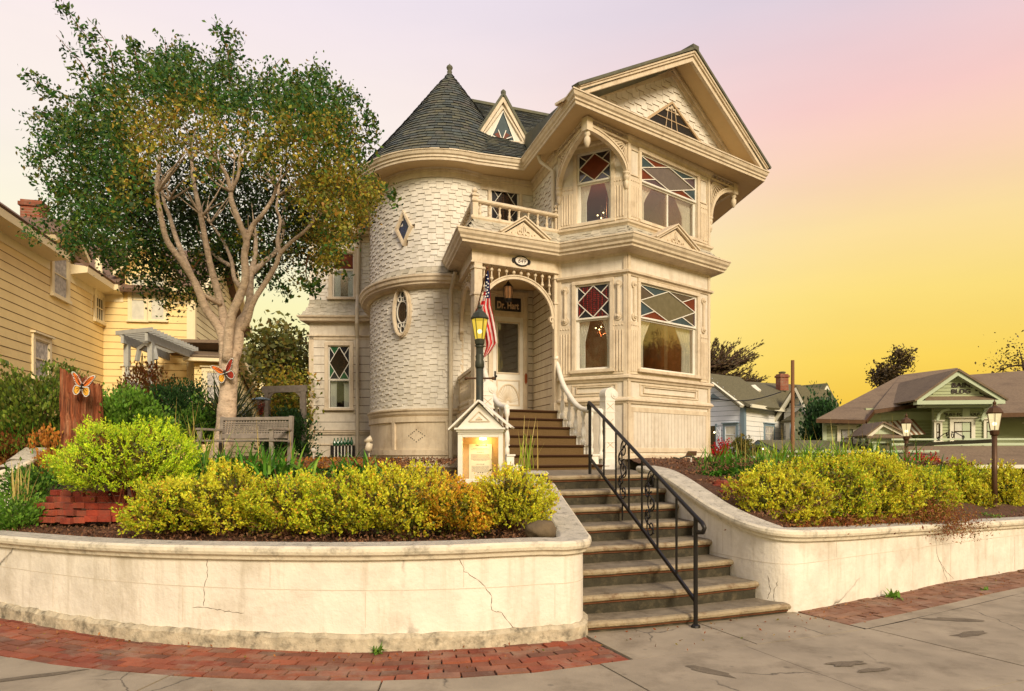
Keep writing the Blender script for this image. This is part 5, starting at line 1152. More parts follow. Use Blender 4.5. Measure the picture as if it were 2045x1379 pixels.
m = MB(); m.box(fL, -.01, .12, ZG - .2, zc - .5, 0, .03); m.box(fL, 0, fL.L, zwt - .06, zwt, 0, .05); m.box(fL, 0, fL.L, zwt, zwt + .05, 0, .075); m.box(fL, 0, fL.L, zc - .62, zc - .50, 0, .03); m.box(fL, -.05, fL.L, zc - .53, zc - .49, 0, .07); m.box(fL, .1, fL.L, zwt - .36, zwt - .33, 0, .03); m.box(fL, .1, .14, ZG - .2, zwt - .36, 0, .03); H('wing_trim', m, 'trim')
m = MB(); m.sweep([(LX0 + .1, LY + 3), (LX0, LY), (LX1 + .2, LY + .05)], [(0, zc - .14), (.20, zc - .12), (.22, zc - .06), (.27, zc - .02), (.28, zc + .02), (0, zc + .05)]); H('wing_cornice', m, 'trim')
fLs = fL
PL = lambda s, z, d: fL.P(s + (.0), z, d + .26 * (max(0, (zc + .5 - z)) / .5) ** 2)
shingles(PL, fL.L, zc + .03, zc + .5, s0=-.2, seed=41, w=.17, h=.12, mt='skirt_shingle', inset=lambda z: (-.22 * (max(0, zc + .5 - z) / .5) ** 2, fL.L), name='skirt_shingles')
m = MB(); vs = []
for j in range(7): z = zc + .5 * j / 6; vs += [PL(-.22 * (max(0, zc + .5 - z) / .5) ** 2, z, -.01), PL(fL.L, z, -.01)]
m.add(vs, [(2 * j, 2 * j + 1, 2 * j + 3, 2 * j + 2) for j in range(6)]); H('skirt_backing', m, 'skirt_shingle')
shingles(fL.P, fL.L, zc + .5, 7.5, s0=0, seed=42, w=.17, h=.13, holes=[(wu[0] - .1, wu[1] + .1, wu[2] - .12, wu[3] + .1)])
for r_, st_ in ((wl, True), (wu, False)):
    m = MB(); casing(m, fL, *r_, .10, 0, .06, head=False); wn = H('window', m, 'trim', bevel=.004); md = r_[2] + (r_[3] - r_[2]) * (.46 if st_ else .63)
    m = MB(); sash(m, fL, r_[0], r_[1], r_[2], md, .035); sash(m, fL, r_[0], r_[1], md - .01, r_[3], .03, -.03, -.005); m.build('sash', 'white_paint', wn)
    m = MB(); m.box(fL, r_[0] + .03, r_[1] - .03, r_[2] + .03, md - .03, -.05, -.045); m.build('pane', 'pane_glass', wn)
    if st_: lattice(wn, fL, r_[0] + .03, r_[1] - .03, md + .02, r_[3] - .03, ['stained_brown', 'stained_dark', 'stained_green', 'stained_dark'], d=-.02, bar=.018)
    else: m = MB(); m.box(fL, r_[0] + .03, r_[1] - .03, md + .02, r_[3] - .03, -.03, -.025); m.build('pane', 'stained_amber', wn)
    curtain(fL, wn, r_[0] + .03, r_[0] + .24, r_[2], r_[3], -1, d=-.14, gather=.8, mt='lace'); curtain(fL, wn, r_[1] - .24, r_[1] - .03, r_[2], r_[3], 1, d=-.14, gather=.8, mt='lace')
m = MB(); m.box(fL, .1, fL.L - .1, ZG, 7.7, -2.2, -2.1); m.box(fL, .1, fL.L, zc, zc + .05, -2.1, -.12); H('room_lining', m, 'room_dim')
m = MB(); sp, sz = fL.hit(715, 600); q = fL.P(sp, 0, .09); m.tube([(q.x, q.y, 1.3), (q.x - .0, q.y, zc - .6), (q.x + .03, q.y - .2, zc - .2), (q.x + .03, q.y - .2, zc + .2), (q.x + .01, q.y, zc + .6), (q.x + .05, q.y, 8)], .05, 10); H('downspout', m, 'pipe')
m = MB(); m.box(fL, fL.s(660), fL.s(709), ZG - .1, hl(680, 886)[1], 0, .01); H('cellar_vent', m, 'dark')
m = MB(); m.sweep([(LX0 + .1, LY + 3), (LX0, LY), (LX1 + .2, LY + .05)], [(0, 7.5), (.03, 7.5), (.03, 7.66), (.30, 7.68), (.34, 7.78), (0, 7.8)]); H('eaves_cornice', m, 'trim')
# back of the house so that it is closed
m = MB(); m.wall(Fr((3.9, 22), (-4.6, 23.6)), 0, 8.6, ZG - .3, 7.9, th=.1); H('rear_wall', m, 'wall_paint')
# ------------------------------------------------------------------ NEIGHBOURING HOUSES
def lap(fr, s0, s1, z0, z1, par, mt, gap, h=.16, name='siding', top=None, holes=()):
    # boards under an optional sloping top line top(s)->z
    m = MB(); n = max(1, round((z1 - z0) / h)); h = (z1 - z0) / n; P = fr.P
    for i in range(n):
        a, b = z0 + i * h, z0 + (i + 1) * h; x, y = s0, s1
        if top: x, y = top((a + b) / 2)
        if y - x < .03: continue
        m.add([P(x, a + .016, .024), P(y, a + .016, .024), P(y, b, .012), P(x, b, .012)], [(0, 1, 2, 3)], 0)
        m.add([P(x, a, .0), P(y, a, .0), P(y, a + .016, .024), P(x, a + .016, .024)], [(0, 1, 2, 3)], 1)
    return m.build(name, [mt, gap], par)
def simple_window(fr, r, par, trim='yellow_trim', glassm='house_blind', w=.1, sashm='yellow_trim', rails=1, grid=(0, 0), d=.03, bars=.035, hood=True):
    s0, s1, z0, z1 = r; s0, s1 = min(s0, s1), max(s0, s1)
    m = MB(); m.box(fr, s0 - w, s0, z0, z1, d - .02, d + .04); m.box(fr, s1, s1 + w, z0, z1, d - .02, d + .04); m.box(fr, s0 - w, s1 + w, z1, z1 + w, d - .02, d + .045); m.box(fr, s0 - w - .03, s1 + w + .03, z0 - w * .6, z0, d - .02, d + .08)
    if hood: m.box(fr, s0 - w - .05, s1 + w + .05, z1 + w, z1 + w + .05, d - .02, d + .11)
    wn = m.build('window', trim, par)
    m = MB(); m.box(fr, s0, s1, z0, z1, d - .02, d); m.build('pane', glassm, wn)
    m = MB(); b = bars; m.box(fr, s0, s0 + b, z0, z1, d, d + .025); m.box(fr, s1 - b, s1, z0, z1, d, d + .025); m.box(fr, s0 + b, s1 - b, z0, z0 + b, d, d + .024); m.box(fr, s0 + b, s1 - b, z1 - b, z1, d, d + .024)
    for i in range(rails): z = z0 + (z1 - z0) * (i + 1) / (rails + 1); m.box(fr, s0 + b, s1 - b, z - b / 2, z + b / 2, d, d + .024)
    for i in range(grid[0]): s = s0 + (s1 - s0) * (i + 1) / (grid[0] + 1); m.box(fr, s - .012, s + .012, z0 + b, z1 - b, d, d + .02)
    for i in range(grid[1]): z = z0 + (z1 - z0) * (i + 1) / (grid[1] + 1); m.box(fr, s0 + b, s1 - b, z - .012, z + .012, d, d + .021)
    m.build('sash', sashm, wn); return wn
def rect(fr, x0, x1, ya, yb):   # window rectangle from its pixel box (top ya, bottom yb at the middle)
    c = (x0 + x1) / 2; return (fr.s(x0), fr.s(x1), fr.hit(c, yb)[1], fr.hit(c, ya)[1])
# ---- yellow house on the left
YH = thing('yellow_house', (-13, 24, 1.5), 'yellow clapboard house on the left with brown roofs, dormers and a brick chimney', 'house')
a0 = (-11.3, 14.0); fy1 = Fr((-12.56, 17.2), (-14.0, 24.0)); ex = fy1.s(-260); fy1 = Fr(fy1.P(ex, 0).xy, (-14.0, 24.0)); fy2 = Fr((-14.0, 24.0), (-11.12, 24.5)); fy3 = Fr((-11.12, 24.5), at(478, 905, 33).xy)
zE = 7.15
m = MB(); m.wall(fy1, 0, fy1.L, 1.2, zE, th=.15); m.wall(fy2, 0, fy2.L, 1.2, zE, th=.15); m.build('wall', 'yellow_siding', YH)
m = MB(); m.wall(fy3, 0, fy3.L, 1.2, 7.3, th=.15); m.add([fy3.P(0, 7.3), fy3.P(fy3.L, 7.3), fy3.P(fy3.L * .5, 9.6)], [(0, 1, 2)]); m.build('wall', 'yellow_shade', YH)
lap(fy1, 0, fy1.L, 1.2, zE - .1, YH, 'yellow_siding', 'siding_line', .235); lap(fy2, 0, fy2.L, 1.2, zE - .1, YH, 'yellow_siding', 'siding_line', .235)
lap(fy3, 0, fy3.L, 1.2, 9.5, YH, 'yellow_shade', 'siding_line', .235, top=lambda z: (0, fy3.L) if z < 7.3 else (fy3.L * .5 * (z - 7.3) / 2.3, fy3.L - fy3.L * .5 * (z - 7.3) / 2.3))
for pl in ([fy1.P(0, 0), fy1.P(fy1.s(97), 0)], [fy1.P(fy1.s(138), 0), Vector((-14.0, 24.0, 0)), fy2.P(fy2.s(247), 0)], [fy2.P(fy2.s(345), 0), fy2.P(fy2.L, 0)]):
    m = MB(); m.sweep([(p.x, p.y) for p in pl], [(0, zE - .35), (.04, zE - .35), (.04, zE - .12), (.12, zE - .1), (.5, zE - .04), (.52, zE + .14), (0, zE + .2)]); m.build('eaves', 'yellow_trim', YH)
m = MB(); m.box(fy2, fy2.L - .22, fy2.L + .02, 1.3, zE - .1, .0, .05); m.box(fy3, -.02, .2, 1.3, zE, 0, .05); m.build('corner_board', 'yellow_trim', YH)
q = fy1.P(0, 0).xy
for fr, s0, s1, dz, L2 in ((fy1, 0, fy1.s(97), .72, 0), (fy1, fy1.s(138), fy1.L - .2, .72, 0), (fy2, -.0, fy2.s(247), .53, 0), (fy2, fy2.s(345), fy2.L + .3, .53, 0)):
    m = MB(); m.slab([fr.P(s0, zE + .2, .55), fr.P(s1, zE + .2, .55), fr.P(s1, zE + .2 + dz * .9, -.35), fr.P(s0, zE + .2 + dz * .9, -.35)], .1); m.build('roof_edge', 'roof_red', YH, recalc=True)
m = MB(); m.slab([fy1.P(0, zE + .85, -.35), fy1.P(fy1.L + .0, zE + .85, -.35), fy1.P(fy1.L + 3, zE + 3.6, -4.2), fy1.P(0, zE + 3.6, -4.2)], .1); m.build('roof', 'roof_red', YH, recalc=True)
m = MB(); m.slab([fy2.P(-.4, zE + .68, -.35), fy2.P(fy2.L + .3, zE + .68, -.35), fy2.P(fy2.L - .2, zE + 2.6, -4), fy2.P(-2.5, zE + 2.6, -4)], .1); m.build('roof', 'roof_red', YH, recalc=True)
m = MB(); g0 = fy3.P(-.35, 7.2, .5); g1 = fy3.P(fy3.L + .35, 7.2, .5); g2 = fy3.P(fy3.L * .5, 9.85, .5); nb = -Vector((fy3.n.x, fy3.n.y, 0)) * 6
for a_, b_ in ((g0, g2), (g2, g1)): m.slab([a_, b_, b_ + nb, a_ + nb], .12)
m.build('roof', 'roof_red', YH, recalc=True)
m = MB(); m.band(fy3, [(-.35, 7.2), (fy3.L * .5, 9.78)], .22, .3, .52); m.band(fy3, [(fy3.L * .5, 9.78), (fy3.L + .35, 7.2)], .22, .3, .521); m.build('rake_trim', 'yellow_trim', YH)
# windows
simple_window(fy1, rect(fy1, 104, 131, 508, 592), YH, w=.16, rails=1, glassm='house_lace'); simple_window(fy1, rect(fy1, 66, 94, 680, 755), YH, w=.14, glassm='house_lace')
simple_window(fy1, rect(fy1, 189, 203, 590, 640), YH, w=.16, glassm='house_glass', grid=(2, 0)); simple_window(fy2, rect(fy2, 262, 291, 556, 640), YH, w=.09); simple_window(fy2, rect(fy2, 301, 330, 556, 640), YH, w=.09)
simple_window(fy2, rect(fy2, 254, 280, 740, 800), YH, w=.14, grid=(2, 1)); simple_window(fy2, rect(fy2, 290, 315, 740, 800), YH, w=.14, grid=(2, 1))
# dormer gables over the two upper windows
def gablet(fr, pa, pb, pap, yb, ya, back, par, wall_='yellow_siding', trim='yellow_trim', roof='roof_red', d=.012):
    s0, s1 = fr.s(pa), fr.s(pb); zb_ = fr.hit((pa + pb) / 2, yb)[1]; sa, zt = fr.hit(pap, ya); sa = (s0 + s1) / 2
    m = MB(); m.prism(fr, [(s0, zb_ - .5), (s1, zb_ - .5), (s1, zb_), (sa, zt), (s0, zb_)], -back, d); dm = m.build('dormer', wall_, par)
    m = MB(); o_ = .28; sl = (zt - zb_) / (sa - s0)
    m.band(fr, [(s0 - o_, zb_ - o_ * sl + .06), (sa, zt + .06)], .16, -back, d + .35); m.band(fr, [(sa, zt + .06), (s1 + o_, zb_ - o_ * sl + .06)], .16, -back, d + .351); m.build('rake_trim', trim, dm)
    m = MB(); m.band(fr, [(s0 - o_ - .05, zb_ - o_ * sl + .15), (sa, zt + .17)], .07, -back, d + .4); m.band(fr, [(sa, zt + .17), (s1 + o_ + .05, zb_ - o_ * sl + .15)], .07, -back, d + .401); m.build('dormer_roof', roof, dm); return dm
gablet(fy1, 92, 148, 122, 490, 452, 2.5, YH); gablet(fy2, 250, 342, 295, 540, 492, 2.5, YH)
def chimney(c, w_, h, par, mt='brick', top=True):
    m = MB(); fr = ax(c[0], c[1], R(15)); m.box(fr, -w_, w_, c[2], c[2] + h, -w_ * .8, w_ * .8); m.box(fr, -w_ - .05, w_ + .05, c[2] + h, c[2] + h + .12, -w_ * .8 - .05, w_ * .8 + .05); m.box(fr, -w_, w_, c[2] + h + .12, c[2] + h + .2, -w_ * .8, w_ * .8); k = m.build('chimney', mt, par, bevel=.01)
    m = MB(); z = c[2]
    while z < c[2] + h: m.box(fr, -w_ - .003, w_ + .003, z, z + .012, -w_ * .8 - .003, w_ * .8 + .003); z += .085
    m.build('mortar', 'sidewalk', k)
chimney((at(68, 460, 22).x, 22, at(68, 470, 22).z), .30, .85, YH)
m = MB(); q1 = at(193, 560, 23.5); m.tube([at(196, 515, 23.6), at(198, 548, 23.4), at(193, 562, 23.2), at(178, 590, 23.0), at(176, 600, 22.9), at(173, 730, 22.9)], .11, 10); m.build('flue_pipe', 'yellow_trim', YH)
m = MB(); m.tube([at(176, 548, 23.6), at(176, 500, 23.6)], .035, 8); m.tube([at(232, 560, 25.5), at(232, 520, 25.5)], .03, 8); m.tube([at(225, 540, 25.5), at(232, 532, 25.5), at(241, 522, 25.5)], .03, 6); m.build('vent_pipe', 'brick_red', YH)
# lean-to right of the tree
fy4 = Fr(at(388, 905, 23.6).xy, at(452, 905, 23.9).xy); fy5 = Fr(at(452, 905, 23.9).xy, at(533, 905, 31).xy)
m = MB(); m.wall(fy4, 0, fy4.L, 1.2, 4.9, th=.1); m.add([fy5.P(0, 1.2), fy5.P(fy5.L, 1.2), fy5.P(fy5.L, fy5.hit(530, 797)[1] if False else 2.6), fy5.P(0, 5.3)], [(0, 1, 2, 3)]); m.build('wall', 'yellow_siding', YH)
lap(fy4, 0, fy4.L, 1.2, 4.85, YH, 'yellow_siding', 'siding_line', .2); lap(fy5, 0, fy5.L, 1.2, 5.3, YH, 'yellow_shade', 'siding_line', .22, top=lambda z: (0, fy5.L * min(1, (5.3 - z) / 2.7)))
m = MB(); m.slab([fy4.P(-.3, 4.85, .4), fy4.P(fy4.L + .2, 4.85, .4), fy4.P(fy4.L + .2, 5.3, -1), fy4.P(-.3, 5.3, -1)], .12); m.slab([fy5.P(-.1, 5.45, .35), fy5.P(fy5.L, 2.75, .35), fy5.P(fy5.L, 2.75, -2), fy5.P(-.1, 5.45, -2)], .12); m.build('roof', 'roof_brown', YH, recalc=True)
m = MB(); m.band(fy5, [(-.1, 5.38), (fy5.L, 2.68)], .18, .1, .36); m.box(fy4, -.3, fy4.L + .2, 4.68, 4.86, .0, .38); m.build('rake_trim', 'yellow_trim', YH); simple_window(fy4, rect(fy4, 412, 440, 742, 800), YH, w=.14, glassm='house_lace')
# small house roof further back
BH = thing('back_house', at(515, 905, 38), 'small grey-roofed outbuilding glimpsed between the big tree and the shingled house', 'outbuilding')
fb = Fr(at(488, 905, 38).xy, at(566, 905, 38.5).xy); zz_ = at(515, 748, 38).z
m = MB(); m.wall(fb, 0, fb.L, 1, zz_, th=.2); m.build('wall', 'yellow_shade', BH); m = MB(); m.slab([fb.P(-.5, zz_, .4), fb.P(fb.L, zz_, .4), fb.P(fb.L - .3, zz_ + 1.2, -3), fb.P(-.5, zz_ + 2.1, -3)], .12); m.build('roof', 'roof_olive', BH, recalc=True); m = MB(); m.box(fb, -.5, fb.L, zz_ - .18, zz_ + .0, .2, .38); m.build('fascia', 'yellow_trim', BH)
# ---- pergola with a swing
PG = thing('pergola', at(310, 905, 21), 'pale grey slatted pergola with turned posts in front of the yellow house', 'pergola')
p0 = at(236, 662, 20.5); 
def pt(px, py, Y): return at(px, py, Y)
b1a, b1b = pt(246, 668, 19.6), pt(336, 730, 23.4); b2a, b2b = pt(292, 668, 19.4), pt(382, 728, 23.2)
zt_ = 5.05
bA0, bA1 = (at(244, 0, 20.2).xy, at(337, 0, 24.0).xy); bB0, bB1 = (at(292, 0, 19.8).xy, at(385, 0, 23.6).xy)
zB = 1.6 + (905 - 676) / F * 20.2
m = MB(); m.bar((bA0.x, bA0.y, zB), (bA1.x, bA1.y, zB), .08, .24); m.bar((bB0.x, bB0.y, zB), (bB1.x, bB1.y, zB), .08, .24); m.build('beam', 'pergola_grey', PG)
m = MB()
for i in range(15):
    f = i / 14 * .98 + .0; a_ = bA0.lerp(bA1, f); b_ = bB0.lerp(bB1, f); d_ = (b_ - a_).normalized() * .25; m.bar((a_.x - d_.x, a_.y - d_.y, zB + .18), (b_.x + d_.x, b_.y + d_.y, zB + .18), .05, .12)
m.build('slat', 'pergola_grey', PG)
for q, yb in ((bA0, 20.2), (bB0, 19.8)):
    d_ = (bA1 - bA0).normalized() * .35; x, y = q.x + d_.x, q.y + d_.y; m = MB(); fr = ax(x, y); m.box(fr, -.07, .07, zB - .75, zB - .12, -.07, .07); m.box(fr, -.07, .07, 1.3, 2.5, -.07, .07); hh = zB - .75 - 2.5
    m.lathe([(.07, 0), (.05, hh * .05), (.075, hh * .12), (.055, hh * .2), (.065, hh * .5), (.05, hh * .8), (.075, hh * .86), (.06, hh * .92), (.07, hh)], (x, y, 2.5), 10); m.build('post', 'pergola_grey', PG)
m = MB(); m.band(Fr(bA0, bB0), [(.1, zB - .6), (.2, zB - .25), ((bB0 - bA0).length / 2, zB - .12), ((bB0 - bA0).length - .2, zB - .25), ((bB0 - bA0).length - .1, zB - .6)], .1, -.45, -.35); m.build('brace', 'pergola_grey', PG)
SW = thing('porch_swing', at(300, 850, 21.5), 'dark porch swing hanging on thin chains under the grey pergola', 'swing')
m = MB(); sw = []
for px, pz in ((272, 760), (292, 760), (310, 770), (322, 770)): pass
for (xa, ya, xb, yb_) in ((284, 705, 275, 768), (284, 705, 289, 768), (313, 715, 305, 778), (313, 715, 317, 778)): m.tube([at(xa, ya, 21.5), at(xb, yb_ + 12, 21.5)], .012, 5)
m.build('chain', 'iron', SW); m = MB(); fr = Fr(at(274, 0, 21.5).xy, at(318, 0, 21.7).xy)
for i in range(6): m.box(fr, i * .11, i * .11 + .09, at(290, 800, 21.5).z, at(290, 765, 21.5).z, -.02, .0)
m.box(fr, 0, fr.L, at(290, 805, 21.5).z, at(290, 800, 21.5).z, -.02, .4); m.build('seat', 'twig', SW)
RL = thing('porch_railing', at(300, 860, 20.5), 'short sloping picket railing below the pergola', 'railing')
m = MB(); r0, r1 = at(262, 762, 20.6), at(334, 798, 22.5); m.bar(r0, r1, .06, .09); m.build('rail', 'pergola_grey', RL); m = MB()
for i in range(15): q = r0.lerp(r1, i / 14); m.bar(q, (q.x, q.y, 1.3), .035)
m.build('pickets', 'pergola_grey', RL)
# ---- white house with blue-grey trim (right, behind)
WH = thing('white_house', at(1540, 905, 36), 'white clapboard house with slate-blue window trim and olive shingle roofs right of the big house', 'house')
YB = 34.0
fw1 = Fr(at(1380, 0, 36.5).xy, at(1487, 0, YB).xy); fw2 = Fr(at(1487, 0, YB).xy, at(1566, 0, 38.5).xy); fw3 = Fr(at(1566, 0, 38.3).xy, at(1619, 0, 37.2).xy)
zE = fw1.hit(1487, 810)[1]
m = MB(); s14 = fw1.s(1418); m.wall(fw1, 0, fw1.L, -.2, zE, th=.15); zpk = fw1.hit(1418, 755)[1]; m.add([fw1.P(-2, zE), fw1.P(fw1.L, zE), fw1.P(s14 - .3, zpk + .15)], [(0, 1, 2)]); m.build('wall', 'white_siding', WH)
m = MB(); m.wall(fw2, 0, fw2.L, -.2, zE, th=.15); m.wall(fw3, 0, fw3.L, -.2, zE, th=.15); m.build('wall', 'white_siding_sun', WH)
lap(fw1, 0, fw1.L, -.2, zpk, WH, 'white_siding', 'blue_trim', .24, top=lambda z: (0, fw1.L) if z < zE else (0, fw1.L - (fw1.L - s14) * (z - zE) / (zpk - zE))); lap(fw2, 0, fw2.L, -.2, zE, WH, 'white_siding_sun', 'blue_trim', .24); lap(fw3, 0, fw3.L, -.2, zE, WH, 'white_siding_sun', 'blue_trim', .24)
e0 = fw1.P(fw1.L, zE + .02, .4) + Vector((.0, 0, 0)); e1 = fw2.P(fw2.L + .6, zE + .02, .3); r0_ = at(1404, 752, 37.5); r1_ = at(1640, 765, 46)
m = MB(); m.slab([fw2.P(-.3, zE + .0, .4), e1, at(1600, 768, 44), at(1413, 757, 38.0)], .15); m.slab([fw1.P(fw1.L + .1, zE, .5), fw1.P(s14 - .3, zpk + .3, .5), fw1.P(s14 - .3, zpk + .3, -3), fw1.P(fw1.L + .1, zE, -3)][::-1], .12); m.build('roof', 'roof_olive', WH, recalc=True)
m = MB(); m.sweep([fw2.P(-.2, 0, .35).xy[:], fw2.P(fw2.L + .3, 0, .35).xy[:]], [(0, zE - .1), (.1, zE - .1), (.1, zE + .06), (0, zE + .06)]); m.build('gutter', 'cream_trim', WH)
# cross gable with the little attic window, its bay below
fg = Fr(at(1566, 0, 37.4).xy, at(1618, 0, 36.4).xy); zg = fg.hit(1566, 828)[1]; sa, zt_ = fg.hit(1596, 775)
m = MB(); m.prism(fg, [(0, -.2), (fg.L, -.2), (fg.L, zg), (sa, zt_), (0, zg)], -4, 0); m.build('wall', 'white_siding_sun', WH)
lap(fg, 0, fg.L, 2.5, zt_, WH, 'white_siding_sun', 'blue_trim', .24, top=lambda z: (0, fg.L) if z < zg else (sa * (z - zg) / (zt_ - zg), fg.L - (fg.L - sa) * (z - zg) / (zt_ - zg)))
m = MB(); m.band(fg, [(-.4, zg - .3), (sa, zt_ + .1)], .12, -4, .5); m.band(fg, [(sa, zt_ + .1), (fg.L + .4, zg - .5)], .12, -4, .501); m.build('roof', 'roof_olive', WH); m = MB(); m.band(fg, [(-.35, zg - .35), (sa, zt_ - .02)], .12, .3, .52); m.band(fg, [(sa, zt_ - .02), (fg.L + .35, zg - .55)], .12, .3, .521); m.build('rake_trim', 'cream_trim', WH)
simple_window(fg, rect(fg, 1589, 1597, 795, 808), WH, 'blue_trim', 'house_blind', .06, 'cream_trim', hood=False)
fbay = Fr(at(1576, 0, 35.6).xy, at(1617, 0, 35.4).xy); zb2 = fbay.hit(1596, 838)[1]
m = MB(); m.hprism([tuple(fbay.P(0, 0, -1).xy), tuple(fbay.P(.3, 0, 0).xy), tuple(fbay.P(fbay.L - .1, 0, 0).xy), tuple(fbay.P(fbay.L + .3, 0, -1).xy)], -.2, zb2); m.build('bay', 'white_siding_sun', WH, recalc=True)
m = MB(); q = [fbay.P(-.2, zb2, -1.2), fbay.P(.2, zb2, .2), fbay.P(fbay.L, zb2, .2), fbay.P(fbay.L + .5, zb2, -1.2)]; tp = [fbay.P(.7, zb2 + .6, -1.2), fbay.P(fbay.L - .3, zb2 + .6, -1.2)]; m.add(q + tp, [(0, 1, 4), (1, 2, 5, 4), (2, 3, 5)]); m.add([p - Vector((0, 0, .12)) for p in q] + q, [(0, 1, 5, 4), (1, 2, 6, 5), (2, 3, 7, 6)]); m.build('bay_roof', 'roof_olive', WH)
simple_window(fbay, rect(fbay, 1602, 1614, 850, 878), WH, 'blue_trim', 'stained_red', .06, 'cream_trim', hood=False); simple_window(fbay, rect(fbay, 1580, 1592, 848, 882), WH, 'blue_trim', 'house_blind', .07, 'blue_trim', hood=False)
simple_window(fw1, rect(fw1, 1449, 1471, 850, 885), WH, 'blue_trim', 'house_blind', .12, 'white_siding'); simple_window(fw2, rect(fw2, 1526, 1543, 851, 880), WH, 'blue_trim', 'house_lace', .13, 'cream_trim', grid=(1, 0))
m = MB(); m.box(fw1, fw1.s(1419), fw1.s(1430), 0, fw1.hit(1425, 850)[1], 0, .03); m.build('door', 'stained_brown', WH); m = MB(); m.box(fw1, fw1.L - .22, fw1.L + .02, -.2, zE, 0, .05); m.box(fw2, -.02, .1, -.2, zE, 0, .05); m.box(fw1, fw1.s(1430), fw1.s(1433), 0, fw1.hit(1430, 846)[1], 0, .08); m.build('corner_board', 'blue_trim', WH)
m = MB(); m.band(fw1, [(s14 - .3, zpk + .2), (fw1.L + .15, zE - .05)], .12, .3, .5); m.build('rake_trim', 'cream_trim', WH)
m = MB(); m.prism(fw1, [(fw1.s(1412), fw1.hit(1412, 800)[1]), (fw1.s(1440), fw1.hit(1440, 797)[1]), (fw1.s(1425), fw1.hit(1425, 785)[1])], 0, .06); m.build('attic_vent', 'blue_trim', WH)
m = MB(); m.band(fw1, [(fw1.s(1434), .3), (fw1.s(1434), 2.9)], .03, .1, .13); m.band(fw1, [(fw1.s(1441), .3), (fw1.s(1441), 2.9)], .03, .1, .13)
for i in range(9): z = .4 + i * .28; m.band(fw1, [(fw1.s(1434), z), (fw1.s(1441), z + .28)], .02, .1, .12); m.band(fw1, [(fw1.s(1441), z), (fw1.s(1434), z + .28)], .02, .12, .14)
m.build('trellis', 'white_siding', WH)
m = MB(); m.ball(at(1426.5, 863, 35.2), .045); m.build('porch_light', 'bulb', WH)
chimney((at(1562, 0, 40).x, 40, at(1562, 780, 40).z), .27, .75, WH); m = MB(); m.lathe([(.16, 0), (.16, .2), (.2, .22), (.2, .27), (.1, .3)], (at(1562, 0, 40).x, 40, at(1562, 752, 40).z), 10); m.build('chimney_pot', 'roof_olive', WH)
m = MB(); sk = [at(1497, 777, 38.0), at(1505, 776, 38.3), at(1517, 787, 37.5), at(1508, 789, 37.2)]; m.slab([p + Vector((0, -.15, .12)) for p in sk], .1); m.build('skylight', 'cream_trim', WH, recalc=True)
# second gable house just behind it
GH = thing('gabled_house', at(1625, 905, 45), 'white gabled house end peeking above the rear of the white and blue house', 'house')
fg2 = Fr(at(1622, 0, 44).xy, at(1657, 0, 45).xy); zg = fg2.hit(1640, 806)[1]; sa, zt_ = fg2.hit(1640, 772)
m = MB(); m.prism(fg2, [(0, 0), (fg2.L, 0), (fg2.L, zg), (sa, zt_), (0, zg)], -6, 0); m.build('wall', 'white_siding_sun', GH); m = MB(); m.band(fg2, [(-.4, zg - .4), (sa, zt_ + .15)], .15, -6, .4); m.band(fg2, [(sa, zt_ + .15), (fg2.L + .4, zg - .5)], .15, -6, .401); m.build('roof', 'roof_olive', GH); m = MB(); m.band(fg2, [(-.4, zg - .5), (sa, zt_)], .13, .2, .42); m.band(fg2, [(sa, zt_), (fg2.L + .4, zg - .6)], .13, .2, .421); m.build('rake_trim', 'cream_trim', GH)
m = MB(); m.slab([fg2.P(-6.2, zg - .1, -.8), fg2.P(.1, zg - .1, -.8), fg2.P(.2, zt_, -3.5), fg2.P(-4.6, zt_, -3.5)], .1); m.build('roof', 'roof_olive', GH, recalc=True)
simple_window(fg2, rect(fg2, 1630, 1640, 790, 815), GH, 'blue_trim', 'house_blind', .08, 'cream_trim', hood=False); m = MB(); m.tube([at(1613, 808, 43), at(1613, 781, 43)], .07, 8); m.build('vent_pipe', 'cream_trim', GH)
# small shed roof with lit gable
SH = thing('garage', at(1560, 905, 26), 'low grey garage with a lit gable, roof showing above the shrubs beside the wooden pole', 'garage')
fs1 = Fr(at(1490, 0, 27).xy, at(1554, 0, 25.2).xy); sa, zt_ = fs1.hit(1513, 880); zl = fs1.hit(1484, 900)[1]
m = MB(); m.prism(fs1, [(.15, -.05), (fs1.L - .1, -.05), (fs1.L - .1, zl - .1), (sa, zt_ - .12), (.15, zl - .1)], -6, -.3); m.build('wall', 'cream_trim', SH)
m = MB(); m.band(fs1, [(-.25, zl - .12), (sa, zt_)], .08, -6, 0); m.band(fs1, [(sa, zt_), (fs1.L + .1, zl - .02)], .08, -6, .001); m.build('roof', 'roof_olive', SH)
m = MB(); m.band(fs1, [(-.25, zl - .19), (sa, zt_ - .06)], .09, -.1, .02); m.band(fs1, [(sa, zt_ - .06), (fs1.L + .1, zl - .08)], .09, -.1, .021); m.build('rake_trim', 'blue_trim', SH)
m = MB(); m.slab([fs1.P(fs1.L - .1, zl, .0), at(1648, 905 - 2, 28.5), at(1624, 884, 31), at(1513, 880.5, 27.5)], .1); m.build('side_roof', 'roof_olive', SH, recalc=True)
m = MB(); q = fs1.P(sa + .05, zt_ - .3, -.2); m.ball(q, .03); m.build('lamp', 'bulb', SH)
ll = bpy.data.lights.new('garage_light', 'POINT'); ll.energy = 1.5; ll.color = (1, .7, .25); ll.shadow_soft_size = .05; lo = bpy.data.objects.new('garage_light', ll); COL.objects.link(lo); put(lo, q + Vector((0, -.12, -.1)), SH)
